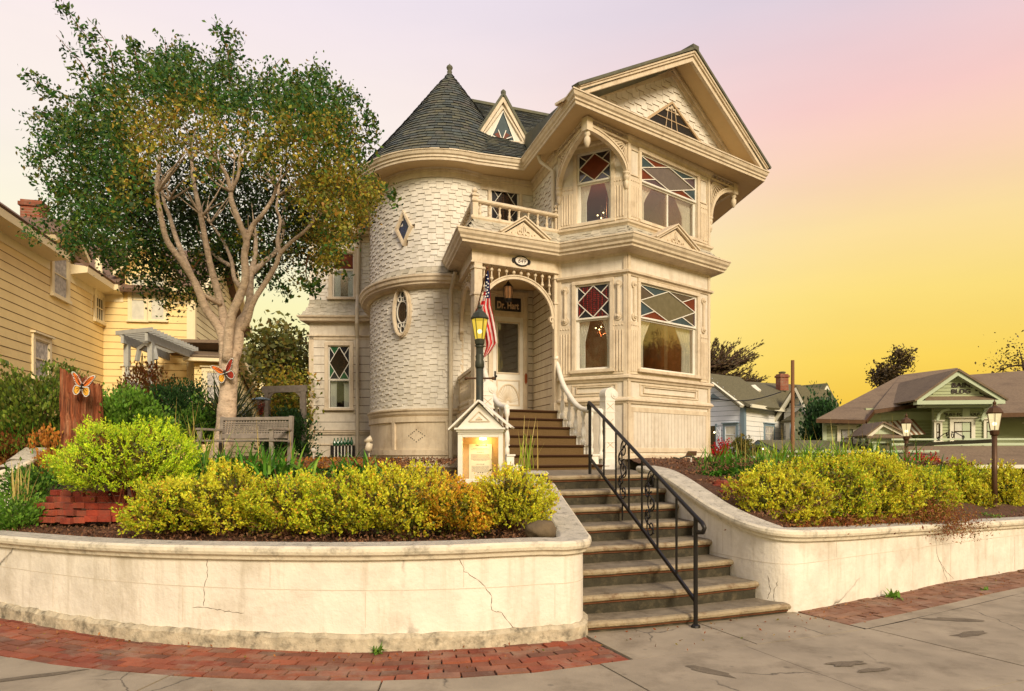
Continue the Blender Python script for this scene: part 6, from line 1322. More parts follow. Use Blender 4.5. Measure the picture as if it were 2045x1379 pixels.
# ---- green shop building on the right
GB = thing('green_shop_building', at(1850, 905, 30), 'sage green shop building, BAIN BLDG on its gable, above a brown shingled awning', 'shop building')
f1 = Fr(at(1643, 0, 27.5).xy, at(1726, 0, 27.0).xy); f2 = Fr(at(1726, 0, 27.6).xy, at(1865, 0, 27.6).xy); f3 = Fr(at(1865, 0, 26.4).xy, at(1990, 0, 26.0).xy); f4 = Fr(at(1990, 0, 28).xy, at(2200, 0, 27.2).xy)
zE1 = f1.hit(1690, 843)[1]; zE2 = f2.hit(1790, 822)[1]; zE3 = f3.hit(1925, 800)[1]; zE4 = f4.hit(2020, 826)[1]
for fr, z in ((f1, zE1), (f2, zE2), (f3, zE3), (f4, zE4)):
    m = MB(); m.wall(fr, 0, fr.L, -.3, z, th=.2); m.build('wall', 'green_siding', GB); lap(fr, 0, fr.L, .2, z - .05, GB, 'green_siding', 'green_line', .12)
m = MB()
for fr, ss in ((f1, (.0, .95, f1.L - .12)), (f3, (.95, f3.L - .45)), ):
    for s in ss: m.box(fr, s, s + (.14 if fr is f1 else .42 * .6), .2, zE1 if fr is f1 else zE3, .02, .07)
m.box(f2, 0, f2.L, zE2 - .32, zE2, .0, .06); m.box(f3, 0, f3.L, zE3 - .28, zE3, .0, .07); m.box(f1, 0, f1.L, zE1 - .12, zE1, .0, .06); m.build('trim_boards', 'green_trim', GB)
simple_window(f1, rect(f1, 1679, 1703, 857, 894), GB, 'cream_trim', 'house_lace', .13, 'stained_brown', d=.05)
simple_window(f3, rect(f3, 1903, 1938, 842, 880), GB, 'cream_trim', 'house_blind', .13, 'stained_brown', d=.05); simple_window(f3, rect(f3, 1868, 1876, 845, 880), GB, 'cream_trim', 'house_blind', .07, 'stained_brown', d=.05); simple_window(f3, rect(f3, 1968, 1980, 842, 880), GB, 'cream_trim', 'house_blind', .09, 'stained_brown', d=.05)
simple_window(f4, rect(f4, 2030, 2060, 852, 885), GB, 'cream_trim', 'house_blind', .12, 'stained_brown', d=.05)
m = MB(); m.box(f2, .1, f2.L + 6, -.3, zE2 + .15, -7, -.06); m.build('wall', 'green_siding', GB)
# main roof: hip
e = lambda px, py, Y: at(px, py, Y)
rA = e(1630, 836, 27.0); rB = e(1728, 838, 26.6); rC = e(1744, 818, 27.0); rD = e(1870, 800, 27.0); rT0 = e(1800, 748, 32); rT1 = e(1912, 734, 32); rE = e(1975, 800, 27)
m = MB(); m.add([rA, rB, rC, rD, rE, rT1, rT0], [(0, 1, 2, 3, 4, 5, 6)]); m.add([rA + Vector((2.9, 6, 0)), rA, rT0], [(0, 1, 2)]); m.add([e(1935, 748, 31), e(1990, 827, 26.6), e(2200, 822, 26.0), e(2200, 728, 31)], [(0, 1, 2, 3)])
m.add([rT1, rT0, rA + Vector((3.8, 8, 0)), rE + Vector((2, 9, 0))], [(0, 1, 2, 3)]); m.build('roof', 'roof_brown', GB)
m = MB(); m.bar(rA - Vector((0, 0, .08)), rB - Vector((0, 0, .08)), .1, .14); m.bar(rB - Vector((0, 0, .08)), rC - Vector((0, 0, .08)), .1, .14); m.bar(rC - Vector((0, 0, .08)), rD - Vector((0, 0, .08)), .1, .14); m.build('eaves', 'bronze', GB); m = MB(); m.bar(e(1990, 829, 26.5), e(2200, 824, 25.9), .1, .16); m.build('eaves', 'bronze', GB)
# front gable
fgb = Fr(at(1832, 0, 25.6).xy, at(2006, 0, 25.2).xy); z0_ = fgb.hit(1919, 800)[1]; sa, zt_ = fgb.hit(1913, 742)
m = MB(); m.prism(fgb, [(.3, z0_), (fgb.L - .3, z0_), (sa, zt_ - .15)], -5, -.3); gt = m.build('gable_wall', 'green_siding', GB)
lap(fgb.off(-.3), 0, fgb.L, z0_, zt_ - .2, gt, 'green_siding', 'green_siding', .12, top=lambda z: (.35 + (z - z0_) / (zt_ - z0_) * (sa - .35), fgb.L - .35 - (z - z0_) / (zt_ - z0_) * (fgb.L - .35 - sa)))
m = MB(); m.band(fgb, [(0, z0_), (sa, zt_ - .04)], .16, -.35, 0); m.band(fgb, [(sa, zt_ - .04), (fgb.L, z0_)], .16, -.35, .001); m.box(fgb, -.02, fgb.L + .02, z0_ - .12, z0_ + .02, -.3, .02); m.box(fgb, .35, fgb.L - .35, z0_ - .2, z0_ - .12, -.9, -.3); m.build('gable_trim', 'green_trim', GB)
m = MB(); m.band(fgb, [(-.1, z0_ + .02), (sa, zt_ + .08)], .07, -5, .06); m.band(fgb, [(sa, zt_ + .08), (fgb.L + .1, z0_ + .02)], .07, -5, .061); m.slab([fgb.P(.25, z0_ + .03, 0), fgb.P(fgb.L - .25, z0_ + .03, 0), fgb.P(fgb.L - .45, z0_ + .2, -.3), fgb.P(.45, z0_ + .2, -.3)], .02); m.build('gable_roof', 'roof_brown', GB, recalc=True)
ff = fgb.off(-.3)
text('BAIN', ff, ff.hit(1918, 0)[0], fgb.hit(1918, 773, -.3)[1], .22, .045, 'ink', GB, sx=1.3, font_w=.006); text('BLDG', ff, ff.hit(1918, 0)[0], fgb.hit(1918, 785, -.3)[1], .22, .045, 'ink', GB, sx=1.2, font_w=.006)
text('"JUST FOR YOU"', f3, f3.hit(1920, 0)[0], f3.hit(1920, 830)[1], .16, .04, 'ink', GB, sx=1.05, font_w=.003); text('ALTERATIONS & CUSTOM SEWING', f3, f3.hit(1920, 0)[0], f3.hit(1920, 836)[1], .085, .04, 'ink', GB, sx=.86)
for sa_, sb_ in ((.0, .40), (f3.L - .62, f3.L - .15)):
    m = MB(); zt2 = zE3 - .28; m.band(f3, [(sa_, zt2 - .45), (sa_ + .06, zt2 - .22), (sa_ + .2, zt2 - .1), (sb_, zt2 - .04)], .09, .3, .36); m.lathe([(.02, 0), (.04, .05), (.03, .1), (.05, .2)], f3.P(sa_, zt2 - .5, .33), 8); m.build('bracket', 'green_trim', GB)
# awning over the shop window, porch gablet, long shingled awning
m = MB(); a0, a1, b0_, b1_ = f2.P(f2.s(1730) + .05, f2.hit(1730, 872)[1], .9), f2.P(f2.s(1823), f2.hit(1823, 868)[1], .9), f2.P(.1, f2.hit(1735, 846)[1], .05), f2.P(f2.s(1822), f2.hit(1822, 836)[1], .05)
n_ = 18
for i in range(n_):
    q = [a0.lerp(a1, i / n_), a0.lerp(a1, (i + .98) / n_), b0_.lerp(b1_, (i + .98) / n_), b0_.lerp(b1_, i / n_)]; m.add(q, [(0, 1, 2, 3)], i % 2)
m.build('striped_awning', ['cream_trim', 'wood_pole'], GB)
fp = Fr(at(1735, 0, 24.6).xy, at(1812, 0, 24.4).xy); zp = fp.hit(1770, 873)[1]; sa, zt_ = fp.hit(1764, 847)
m = MB(); m.prism(fp, [(.1, zp), (fp.L - .1, zp), (sa, zt_ - .05)], -2, -.15); m.box(fp, .2, .38, 0, zp, -.3, -.12); m.box(fp, fp.L - .45, fp.L - .27, 0, zp, -.3, -.12); m.box(fp, .1, fp.L - .1, zp - .2, zp, -.35, -.05); m.build('entry_porch', 'green_trim', GB)
m = MB(); m.band(fp, [(0, zp + .02), (sa, zt_)], .1, -.2, 0); m.band(fp, [(sa, zt_), (fp.L, zp + .02)], .1, -.2, .001); m.build('porch_trim', 'cream_trim', GB); m = MB(); m.band(fp, [(-.1, zp + .06), (sa, zt_ + .08)], .05, -2, .08); m.band(fp, [(sa, zt_ + .08), (fp.L + .1, zp + .06)], .05, -2, .081); m.slab([fp.P(-.1, zp, .15), fp.P(fp.L + .1, zp, .15), fp.P(fp.L - .1, zp + .12, -.15), fp.P(.1, zp + .12, -.15)], .04); m.build('porch_roof', 'roof_brown', GB, recalc=True)
fa = Fr(at(1813, 0, 23.0).xy, at(2200, 0, 22.2).xy); za1 = fa.hit(1930, 890, -1.3)[1]; za0 = fa.hit(1930, 926)[1]
m = MB(); m.slab([fa.P(0, za0, 0), fa.P(fa.L, za0, 0), fa.P(fa.L, za1, -1.3), fa.P(0, za1, -1.3)], .08); m.build('shingle_awning', 'roof_brown', GB, recalc=True)
m = MB(); m.box(fa, 0, fa.L, za0 - .14, za0 - .02, -.05, .05); m.build('gutter', 'cream_trim', GB); m = MB(); m.box(fa, 0, fa.L, za1 + .02, za1 + .10, -1.4, -1.3); m.box(fa, 0, fa.L, za1 + .2, za1 + .26, -1.4, -1.34); m.box(fa, 0, .6, 0, za0 - .2, -1.5, -1.4); m.box(fa, 2.3, 2.5, 0, za0 - .1, -1.5, -1.4); m.build('awning_rail', 'green_trim', GB)
m = MB(); m.box(fa, 0, fa.L, -.05, za0 - .1, -1.7, -1.5); m.build('shop_front', 'bronze', GB); m = MB(); m.box(fa, 2.6, 3.1, 0, za0 - .15, -1.5, -1.45); m.box(fa, .6, 2.3, .6, za0 - .25, -1.5, -1.46); m.build('shop_window', 'house_glass', GB)
m = MB(); m.box(Fr(at(1560, 0, 25).xy, at(1815, 0, 23.6).xy), 0, 4.9, fa.hit(1813, 897)[1] - .1, fa.hit(1813, 897)[1] - .02, -.05, .03); m.box(Fr(at(1620, 0, 24.6).xy, at(1738, 0, 24.4).xy), 0, 2.2, 1.62, 1.68, 0, .05); m.build('awning_rail', 'green_trim', GB)
# ---- wooden pole
UP = MB(); q = at(1583, 905, 19); UP.tube([(q.x, q.y, 0), (q.x, q.y, at(1583, 719, 19).z)], [.055, .045], 10); o = UP.build('utility_pole', 'wood_pole'); tag(o, 'plain weathered wooden pole standing in front of the white house', 'pole')
# overhead wire to the white house
m = MB(); p0 = at(1417, 794, 30); p1 = at(1560, 782, 31); m.tube([p0.lerp(p1, i / 10) - Vector((0, 0, .25 * math.sin(math.pi * i / 10))) for i in range(11)], .022, 5); tag(m.build('overhead_wire', 'iron'), 'dark overhead wire crossing in front of the white house roof', 'cable')
# ------------------------------------------------------------------ TREES
def limb(m, pts, r0, r1, n=9):
    P = [Vector(p) for p in pts]; out = []
    for i in range(len(P) - 1):
        a = P[max(0, i - 1)]; b = P[i]; c = P[i + 1]; d = P[min(len(P) - 1, i + 2)]
        for j in range(4): t_ = j / 4; out.append(.5 * ((2 * b) + (-a + c) * t_ + (2 * a - 5 * b + 4 * c - d) * t_ * t_ + (-a + 3 * b - 3 * c + d) * t_ ** 3))
    out.append(P[-1]); k = len(out); rr = random.Random(int(P[0].x * 100) + k)
    m.tube(out, [(r0 + (r1 - r0) * (i / (k - 1)) ** .8) * (1 + rr.uniform(-.05, .07)) for i in range(k)], n); return out
TY = 10.5
BT = thing('broadleaf_tree', at(450, 880, TY), 'large multi-stemmed tree with pale smooth bark and a wide dome of green and gold leaves', 'tree')
def px3(l, y0=TY): return [at(p[0], p[1], y0 + (p[2] if len(p) > 2 else 0)) for p in l]
m = MB()
limb(m, px3([(438, 925), (446, 880), (452, 830), (456, 780), (458, 735), (462, 700)]), .155, .12, 14)
limb(m, px3([(452, 790), (448, 740), (447, 690), (438, 655), (412, 618, -.1), (398, 583, -.2), (385, 556, -.25), (361, 518, -.4), (334, 481, -.5), (321, 430, -.6), (313, 383, -.6), (316, 339, -.6), (322, 278, -.5)]), .088, .022, 11)
limb(m, px3([(385, 556, -.2), (366, 510, -.1), (351, 473, 0), (338, 430, .1), (328, 405, .1), (322, 370, .2)]), .045, .022)
limb(m, px3([(458, 740, .0), (452, 690, .1), (447, 639, .15), (441, 605, .2), (425, 548, .2), (415, 505, .1), (401, 430, 0), (387, 365, 0), (383, 322, .1)]), .085, .024, 11)
limb(m, px3([(398, 585, -.15), (420, 596, 0), (441, 607, .15)]), .035, .04)
limb(m, px3([(454, 720, -.1), (460, 640, -.2), (479, 591, -.3), (490, 556, -.35), (488, 510, -.4), (492, 481, -.4), (479, 446, -.5), (462, 400, -.6), (461, 383, -.6), (452, 348, -.7), (436, 326, -.8)]), .075, .022, 11)
limb(m, px3([(491, 483, -.4), (505, 450, -.4), (524, 428, -.5), (545, 395, -.5), (552, 370, -.6)]), .045, .02)
limb(m, px3([(461, 383, -.6), (476, 350, -.7), (478, 320, -.7)]), .03, .015)
limb(m, px3([(462, 735, .1), (474, 690, .1), (480, 645, .1), (492, 625, .2), (499, 591, .3), (501, 545, .5), (509, 515, .7), (511, 475, .8)]), .095, .03, 11)
limb(m, px3([(480, 660, .1), (494, 640, .0), (506, 602, -.1), (530, 564, -.1), (551, 529, -.1), (560, 505, -.1), (585, 480, -.1), (609, 461, -.2), (628, 438, -.2)]), .055, .02)
limb(m, px3([(560, 505, -.1), (554, 480, 0), (560, 440, .1), (552, 415, .1), (556, 390, .2)]), .035, .015)
limb(m, px3([(499, 591, .3), (470, 560, .5), (462, 520, .6), (445, 480, .8), (420, 445, .9)]), .045, .016)
limb(m, px3([(502, 545, .5), (530, 520, .8), (552, 500, 1), (566, 460, 1.2), (565, 420, 1.3)]), .05, .02)
limb(m, px3([(460, 530, .6), (430, 510, .9), (400, 470, 1.1), (392, 450, 1.2)]), .035, .015)
rr = random.Random(8)
for (x, y, d) in ((322, 278, -.5), (338, 400, .1), (383, 322, .1), (436, 326, -.8), (552, 370, -.6), (478, 320, -.7), (511, 475, .8), (628, 438, -.2), (556, 390, .2), (420, 445, .9), (565, 420, 1.3), (313, 383, -.6), (405, 430, 0), (461, 383, -.6)):
    for k in range(5):
        x1 = x + rr.uniform(-70, 70); y1 = y - rr.uniform(20, 90); dd = d + rr.uniform(-.6, .6)
        limb(m, px3([(x, y, d), ((x + x1) / 2 + rr.uniform(-12, 12), (y + y1) / 2, (d + dd) / 2), (x1, y1, dd)]), .02, .006, 5)
m.build('trunk', 'bark_pale', BT, smooth=True)
# crown: clumps strung on an uneven dome, open at the lower front so the limbs show
g = np.random.default_rng(21)
def crown_pts(n, y0, y1, test):
    out = []
    while len(out) < n:
        x = g.uniform(55, 790, 4000); y = g.uniform(60, 620, 4000); d = g.uniform(y0, y1, 4000)
        for a, b, c in zip(x, y, d):
            if test(a, b, c): out.append((a, b, c))
    return out[:n]
def inside(x, y, d, k=1.0):
    # outline of the crown in plan and height (uneven dome)
    cx_, cy_ = 418, 340; rx = 335; ry_t = 222; ry_b = 255
    wob = .07 * math.sin(x * .021 + 1) + .06 * math.sin(y * .027 + x * .013) + .05 * math.sin(x * .06 + y * .05) + .04 * math.sin(x * .11 - y * .08)
    u = (x - cx_) / rx; v = (y - cy_) / (ry_t if y < cy_ else ry_b); wz = d / 2.6
    r_ = (abs(u) ** 2.2 + abs(v) ** 2.2 + abs(wz) ** 2.2) ** (1 / 2.2)
    if y > 470 and abs(x - 500) < 130 - (y - 470) * .1 and d < .6: return 9
    if y > 530 and (x < 230): return 9
    return r_ * (1 - wob) / k
def t_outer(a, b, c):
    r_ = inside(a, b, c)
    if not .62 < r_ < 1.0: return False
    if c < .7 and b > 330 + 25 * math.sin(a * .05) and 296 + 10 * math.sin(b * .1) < a < 590 + 14 * math.sin(b * .08): return False    # open front
    if c < .3 and b > 430 and 250 < a < 640: return False
    return True
top = crown_pts(1900, -2.5, 2.5, t_outer)
C1 = np.array([at(a, b, TY + c)[:] for a, b, c in top])
px_ = np.array([t_[0] for t_ in top]); py_ = np.array([t_[1] for t_ in top]); pd_ = np.array([t_[2] for t_ in top])
goldm = ((px_ > 330) & (py_ > 230) & (pd_ < .9) & (g.random(len(top)) < .62)) | ((px_ > 560) & (py_ > 330) & (g.random(len(top)) < .8)) | ((px_ > 240) & (px_ < 420) & (py_ > 190) & (py_ < 400) & (pd_ < 0) & (g.random(len(top)) < .7))
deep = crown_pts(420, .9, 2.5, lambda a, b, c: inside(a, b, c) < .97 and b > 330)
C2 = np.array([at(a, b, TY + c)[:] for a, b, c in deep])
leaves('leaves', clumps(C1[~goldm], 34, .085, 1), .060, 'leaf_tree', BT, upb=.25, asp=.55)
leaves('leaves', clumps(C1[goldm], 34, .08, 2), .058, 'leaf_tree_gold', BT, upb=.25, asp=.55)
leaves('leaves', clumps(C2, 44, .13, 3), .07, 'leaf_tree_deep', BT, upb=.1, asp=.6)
# wispy shoots that break the outline
tips = []
for (x0, y0, x1, y1, k) in ((205, 130, 128, 14, 9), (190, 110, 185, 45, 4), (150, 160, 112, 70, 6), (465, 130, 438, 46, 7), (470, 120, 475, 62, 4), (120, 200, 60, 158, 6), (110, 240, 66, 215, 4), (250, 110, 262, 70, 4), (330, 110, 330, 78, 3), (552, 150, 560, 118, 3), (650, 210, 640, 152, 5), (700, 290, 745, 240, 5), (740, 330, 760, 262, 5), (720, 300, 732, 225, 4), (620, 200, 598, 150, 4), (110, 380, 48, 352, 5), (100, 350, 52, 332, 2), (770, 400, 785, 395, 3), (90, 300, 78, 285, 4), (560, 590, 580, 590, 4), (400, 560, 355, 585, 3), (650, 560, 625, 590, 5), (690, 520, 700, 560, 4)):
    d = g.uniform(-.6, .6); x0 += (430 - x0) * .16; y0 += (330 - y0) * .22; a_, b_ = at(x0, y0, TY + d), at(x1, y1, TY + d + .1); mid = a_.lerp(b_, .5) + Vector((g.uniform(-.1, .1), 0, .05)); m = MB(); m.tube([a_, mid, b_], [.012, .008, .003], 5); m.build('twig', 'twig', BT)
    for j in range(int(k * 3.6)):
        f = g.uniform(.1, 1); q = a_.lerp(b_, f) + Vector((g.normal() * .13 * (1.15 - f), g.normal() * .12, g.normal() * .11 * (1.15 - f))); tips.append(q[:])
leaves('leaves', clumps(np.array(tips), 9, .045, 4), .085, 'leaf_tree', BT, upb=.3, asp=.5)
# second tree behind the bench
def tree(label, x, y0, Y, xs, ys, mt, n, size, dep=2.0, seed=0, per=26, trunk='bark_dark', name='tree', r0=.16, rad=.28, fl=(), tr2=None, group=None, th=None):
    t_ = thing(name, at(x, y0, Y), label, 'tree', group); cx_, cy_ = (xs[0] + xs[1]) / 2, (ys[0] + ys[1]) / 2; s_ = Y / F
    c = at(cx_, cy_, Y); C_ = cloud(c, ((xs[1] - xs[0]) / 2 * s_, dep, (ys[1] - ys[0]) / 2 * s_), n, .35, .0, .2, seed)
    m = MB(); base = at(x, y0, Y); base.z = max(-.05, base.z - .3); top_ = c + Vector((0, 0, .1)); bend = base.lerp(top_, .5) + Vector((.2, 0, 0)); limb(m, [base, bend, top_], r0, r0 * .45)
    rr = random.Random(seed)
    for k in range(9):
        q = Vector(C_[rr.randrange(len(C_))]); st_ = base.lerp(top_, rr.uniform(.45, .95)); limb(m, [st_, st_.lerp(q, .5) + Vector((0, 0, .15)), q], r0 * .35, r0 * .08, 6)
    m.build('trunk', trunk, t_, smooth=True); leaves('crown', clumps(C_, per, rad, seed), size, mt, t_, upb=.2, asp=.6); return t_
tree('open dark green tree with reddish branches between the pergola arch and the shingled house', 590, 860, 22, (500, 622), (655, 790), 'leaf_olive', 120, .17, 2.0, 3, 30, 'twig', 'broadleaf_tree', .12, .25)
tree('loose pale green bushy tree behind the bench, lower and lighter than its neighbour', 560, 870, 19, (535, 610), (745, 870), 'leaf_tree_gold', 150, .12, 1.2, 5, 26, 'twig', 'small_tree', .06, .2)
tree('bare-branched dark tree showing over the yellow house roof', 215, 560, 34, (150, 262), (490, 560), 'leaf_cypress', 46, .2, 2, 6, 20, 'bark_dark', 'broadleaf_tree', .2, .3)
tree('dark tree rising behind the green shop building, leaning to the right', 1768, 780, 48, (1750, 1790), (728, 768), 'leaf_cypress', 46, .22, 1, 9, 26, 'bark_dark', 'broadleaf_tree', .25, .26)
# leaning top of that tree
tree('sparse tree at the right edge above the brown roof', 2040, 760, 42, (1985, 2110), (690, 760), 'leaf_cypress', 60, .17, 2, 12, 16, 'bark_dark', 'broadleaf_tree', .2, .5)
t2 = [o for o in COL.objects if o.get('label', '').startswith('dark tree rising')][0]
leaves('crown', clumps(cloud(at(1800, 718, 48), (.75, 1, .6), 40, .3, 0, .3, 3), 24, .22, 3), .2, 'leaf_cypress', t2, asp=.6)
leaves('crown', clumps(cloud(at(1757, 755, 48), (.5, 1, .4), 24, .3, 0, .3, 4), 24, .22, 4), .2, 'leaf_cypress', t2, asp=.6)
# tree across the side street, out of the frame but mirrored in the lower bay window
MT = thing('broadleaf_tree', (29, 15.5, 0), 'dark spreading tree across the side street, mirrored in the lower bay window', 'tree')
m = MB(); limb(m, [(29, 15.5, -.05), (29.2, 15.6, 2.5), (29, 15.4, 5)], .3, .15); m.build('trunk', 'bark_dark', MT)
for k, (y, z, ry, rz_) in enumerate(((14.0, 5.4, 3.2, 1.5), (17.5, 4.6, 3.4, 1.3), (15.5, 6.6, 2.4, .9), (20.5, 3.2, 2.6, 1.6))): leaves('crown', clumps(cloud((29, y, z), (1.6, ry, rz_), 110, .3, 0, .25, 90 + k), 16, .3, k), .42, 'leaf_dark', MT, asp=.6)
# wind-shaped cypress left of the white house: fanned sprays
CY = thing('cypress_tree', at(1425, 905, 55), 'wind-swept dark cypress fanning out beside the bay window', 'tree')
m = MB(); LP = []; LD = []; limb(m, [at(1412, 905, 55) - Vector((0, 0, 2)), at(1408, 790, 55), at(1405, 740, 55)], .5, .3); rr = random.Random(4)
for k in range(85):
    a_ = R(rr.uniform(-38, 96)); L = rr.uniform(1.2, 3.6) * (1.1 if a_ < R(40) else .85); st_ = at(1400 + rr.uniform(-6, 30), rr.uniform(722, 768), 55 + rr.uniform(-1.5, 1.5)); e_ = st_ + Vector((math.cos(a_) * L, rr.uniform(-.5, .5), math.sin(a_) * L * .72 + .15 * L))
    mid = st_.lerp(e_, .55) - Vector((0, 0, .12 * L)); m.tube([st_, mid, e_], [.07, .05, .012], 4)
    for j in range(60):
        f = rr.random() ** .8; q = (st_.lerp(mid, f * 2) if f < .5 else mid.lerp(e_, f * 2 - 1)); LP.append((q + Vector((rr.gauss(0, .09), rr.gauss(0, .12), rr.gauss(0, .09))))[:]); LD.append((e_ - st_).normalized()[:])
for k in range(30):
    a_ = R(rr.uniform(5, 60)); L = rr.uniform(.6, 2.0); st_ = at(1470 + rr.uniform(-6, 20), rr.uniform(772, 785), 55); e_ = st_ + Vector((math.cos(a_) * L, 0, math.sin(a_) * L)); m.tube([st_, e_], [.05, .01], 4)
    for j in range(44): q = st_.lerp(e_, rr.random()); LP.append((q + Vector((rr.gauss(0, .1), rr.gauss(0, .1), rr.gauss(0, .09))))[:]); LD.append((e_ - st_).normalized()[:])
m.build('branches', 'bark_dark', CY); leaves('crown', LP, .30, 'leaf_cypress', CY, D=LD, asp=.3)
# ------------------------------------------------------------------ SHRUBS
def shrub(label, px, py, Y, w_, h_, mt, n=240, per=22, size=.04, rad=.05, seed=0, cat='shrub', name='shrub', group=None, tw='twig', dep=None, shell=.72, up=.5, asp=.55, sink=0, jag=.16):
    # px,py: pixel of its base centre; w_,h_: width and height in pixels
    s_ = Y / F; b = at(px, py, Y); W, Hh = w_ * s_ / 2, h_ * s_; dep = dep or W * .8
    t_ = thing(name, b, label, cat, group); c = (b.x, b.y, b.z + Hh * .42)
    C_ = cloud(c, (W, dep, Hh * .58), n, shell, .62, jag, seed); gq = np.random.default_rng(seed + 99); kc = max(6, n // 16); cc = C_[gq.integers(0, n, kc)]; pick = gq.random(n) < .45; C_[pick] = cc[gq.integers(0, kc, int(pick.sum()))] + gq.normal(size=(int(pick.sum()), 3)) * rad * 1.9; C_[:, 2] = np.maximum(C_[:, 2], b.z + .02)
    m = MB(); rr = random.Random(seed)
    for k in range(26):
        q = Vector(C_[rr.randrange(len(C_))]); s0 = Vector((b.x + rr.uniform(-.25, .25) * W, b.y + rr.uniform(-.2, .2) * dep, b.z - .05 - sink)); m.tube([s0, s0.lerp(q, .5) + Vector((rr.uniform(-.03, .03), 0, .03)), q], [.012, .008, .003], 5)
    m.build('stems', tw, t_); D_ = C_ - np.array((b.x, b.y, b.z)); D_ /= np.linalg.norm(D_, axis=1)[:, None]
    if name in ('golden_shrub', 'clipped_hedge', 'lime_shrub'):
        # leafy upright sprigs packed over inner leaves coloured dark to stand for interior shade
        gq = np.random.default_rng(seed + 7); k = int(n * 2.6); S_ = cloud(c, (W, dep, Hh * .58), k, .86, .62, jag, seed + 1); S_[:, 2] = np.maximum(S_[:, 2], b.z + .03); Dr = S_ - np.array((b.x, b.y, b.z + Hh * .1)); Dr /= np.linalg.norm(Dr, axis=1)[:, None]; Dr[:, 2] += .5; Dr += gq.normal(size=Dr.shape) * .3; Dr /= np.linalg.norm(Dr, axis=1)[:, None]
        L_s = size * gq.uniform(1.5, 4.2, k); per2 = 13; f = np.tile(np.linspace(0, 1, per2), k)[:, None]; Dx = np.repeat(Dr, per2, 0); P_ = np.repeat(S_, per2, 0) + Dx * f * np.repeat(L_s, per2)[:, None] + gq.normal(size=(k * per2, 3)) * size * .12
        leaves('foliage', P_, size * .92, mt, t_, upb=.25, asp=asp, D=Dx * .9 + gq.normal(size=Dx.shape) * .55)
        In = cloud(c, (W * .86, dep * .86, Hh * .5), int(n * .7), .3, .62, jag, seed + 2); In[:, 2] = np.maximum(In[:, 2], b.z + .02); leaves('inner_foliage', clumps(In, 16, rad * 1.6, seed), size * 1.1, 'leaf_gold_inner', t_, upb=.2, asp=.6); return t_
    leaves('foliage', clumps(C_, per, rad, seed), size, mt, t_, upb=up, asp=asp, D=np.repeat(D_, per, 0) * .8)
    return t_
# front left
shrub('rounded bright lime-green shrub on bare reddish stems in front of the redwood stump', 256, 984, 7.6, 232, 128, 'leaf_lime', 560, 26, .036, .034, 1, tw='twig_red', sink=.38, shell=.82, up=1.0, asp=.35, name='lime_shrub')
GL = 'golden shrubs behind the left garden wall'
for i, (x, yb, w_, h_, Y, mt, lab) in enumerate(((352, 1062, 140, 92, 6.9, 'leaf_gold', 'golden-leaved shrub directly right of the round lime-green shrub'), (455, 1062, 160, 118, 6.8, 'leaf_goldbright', 'golden-leaved shrub second from the lime-green shrub, below the left end of the bench'),
    (575, 1062, 150, 96, 6.75, 'leaf_gold', 'golden-leaved shrub below the right end of the bench'), (690, 1065, 150, 106, 6.7, 'leaf_gold', 'golden-leaved shrub in the middle of the left bed, below the pale corner wing'),
    (800, 1066, 170, 122, 6.7, 'leaf_goldbright', 'golden-leaved shrub below the round tower'), (905, 1062, 145, 90, 6.75, 'leaf_goldorange', 'golden-leaved shrub just left of the notice cabinet base'), (1015, 1050, 145, 100, 6.9, 'leaf_goldbright', 'bright golden shrub between the notice cabinet and the concrete steps'))):
    shrub(lab, x, yb, Y, w_ * 1.1, h_, mt, int(330 * w_ / 160), 24, .031, .034, 30 + i, group=GL, name='golden_shrub', dep=.42, shell=.6, up=.7, jag=.30)
# front right
for i, (x, yb, w_, h_, Y, mt, lab) in enumerate(((1555, 1052, 150, 112, 8.2, 'leaf_goldbright', 'yellow shrub nearest the right-hand coping curve'), (1650, 1048, 150, 125, 8.6, 'leaf_gold', 'yellow shrub second from the steps on the right bed'),
    (1740, 1042, 130, 128, 9.0, 'leaf_goldbright', 'tall yellow shrub in the middle of the right bed'), (1815, 1035, 130, 92, 9.4, 'leaf_gold', 'low greenish-yellow shrub left of the trailing heather'))):
    shrub(lab, x, yb, Y, w_ * 1.12, h_, mt, 330, 24, .036, .042, 50 + i, group='golden shrubs on the right bed', name='golden_shrub', dep=.5, shell=.6, up=.7, jag=.24)
shrub('square-clipped golden hedge with bare brown sides, stretching to the right lamp post', 1905, 1015, 12.5, 190, 78, 'leaf_gold', 620, 22, .045, .05, 60, 'hedge', 'clipped_hedge', dep=.5, shell=.55, tw='twig_red', jag=.08)
shrub('golden shrub column in front of the clipped hedge', 1912, 1020, 11.3, 62, 88, 'leaf_gold', 190, 22, .04, .045, 61, name='golden_shrub'); shrub('small golden shrub between the yellow bed and the hedge', 1872, 1015, 11.0, 58, 50, 'leaf_goldbright', 110, 22, .04, .04, 62, name='golden_shrub')
shrub('small golden shrub just left of the right lamp post', 1948, 1022, 11.0, 48, 48, 'leaf_goldbright', 100, 22, .04, .04, 63, name='golden_shrub'); shrub('rounded golden shrub just right of the right lamp post', 2003, 1018, 11.6, 66, 78, 'leaf_goldbright', 200, 22, .04, .045, 64, name='golden_shrub')
def drape(name, label, cat, pts, mt, n, size, rad, seed):
    t_ = thing(name, pts[0], label, cat); g2 = np.random.default_rng(seed); Pn = np.array([p[:] for p in pts]); k = g2.uniform(0, len(pts) - 1.001, n); i = k.astype(int); f = (k - i)[:, None]
    C_ = Pn[i] * (1 - f) + Pn[i + 1] * f; leaves('foliage', C_ + g2.normal(size=(n, 3)) * np.array(rad), size, mt, t_, upb=.4, asp=.4); m = MB(); m.tube(pts, .01, 5); m.build('stems', 'twig_red', t_); return t_
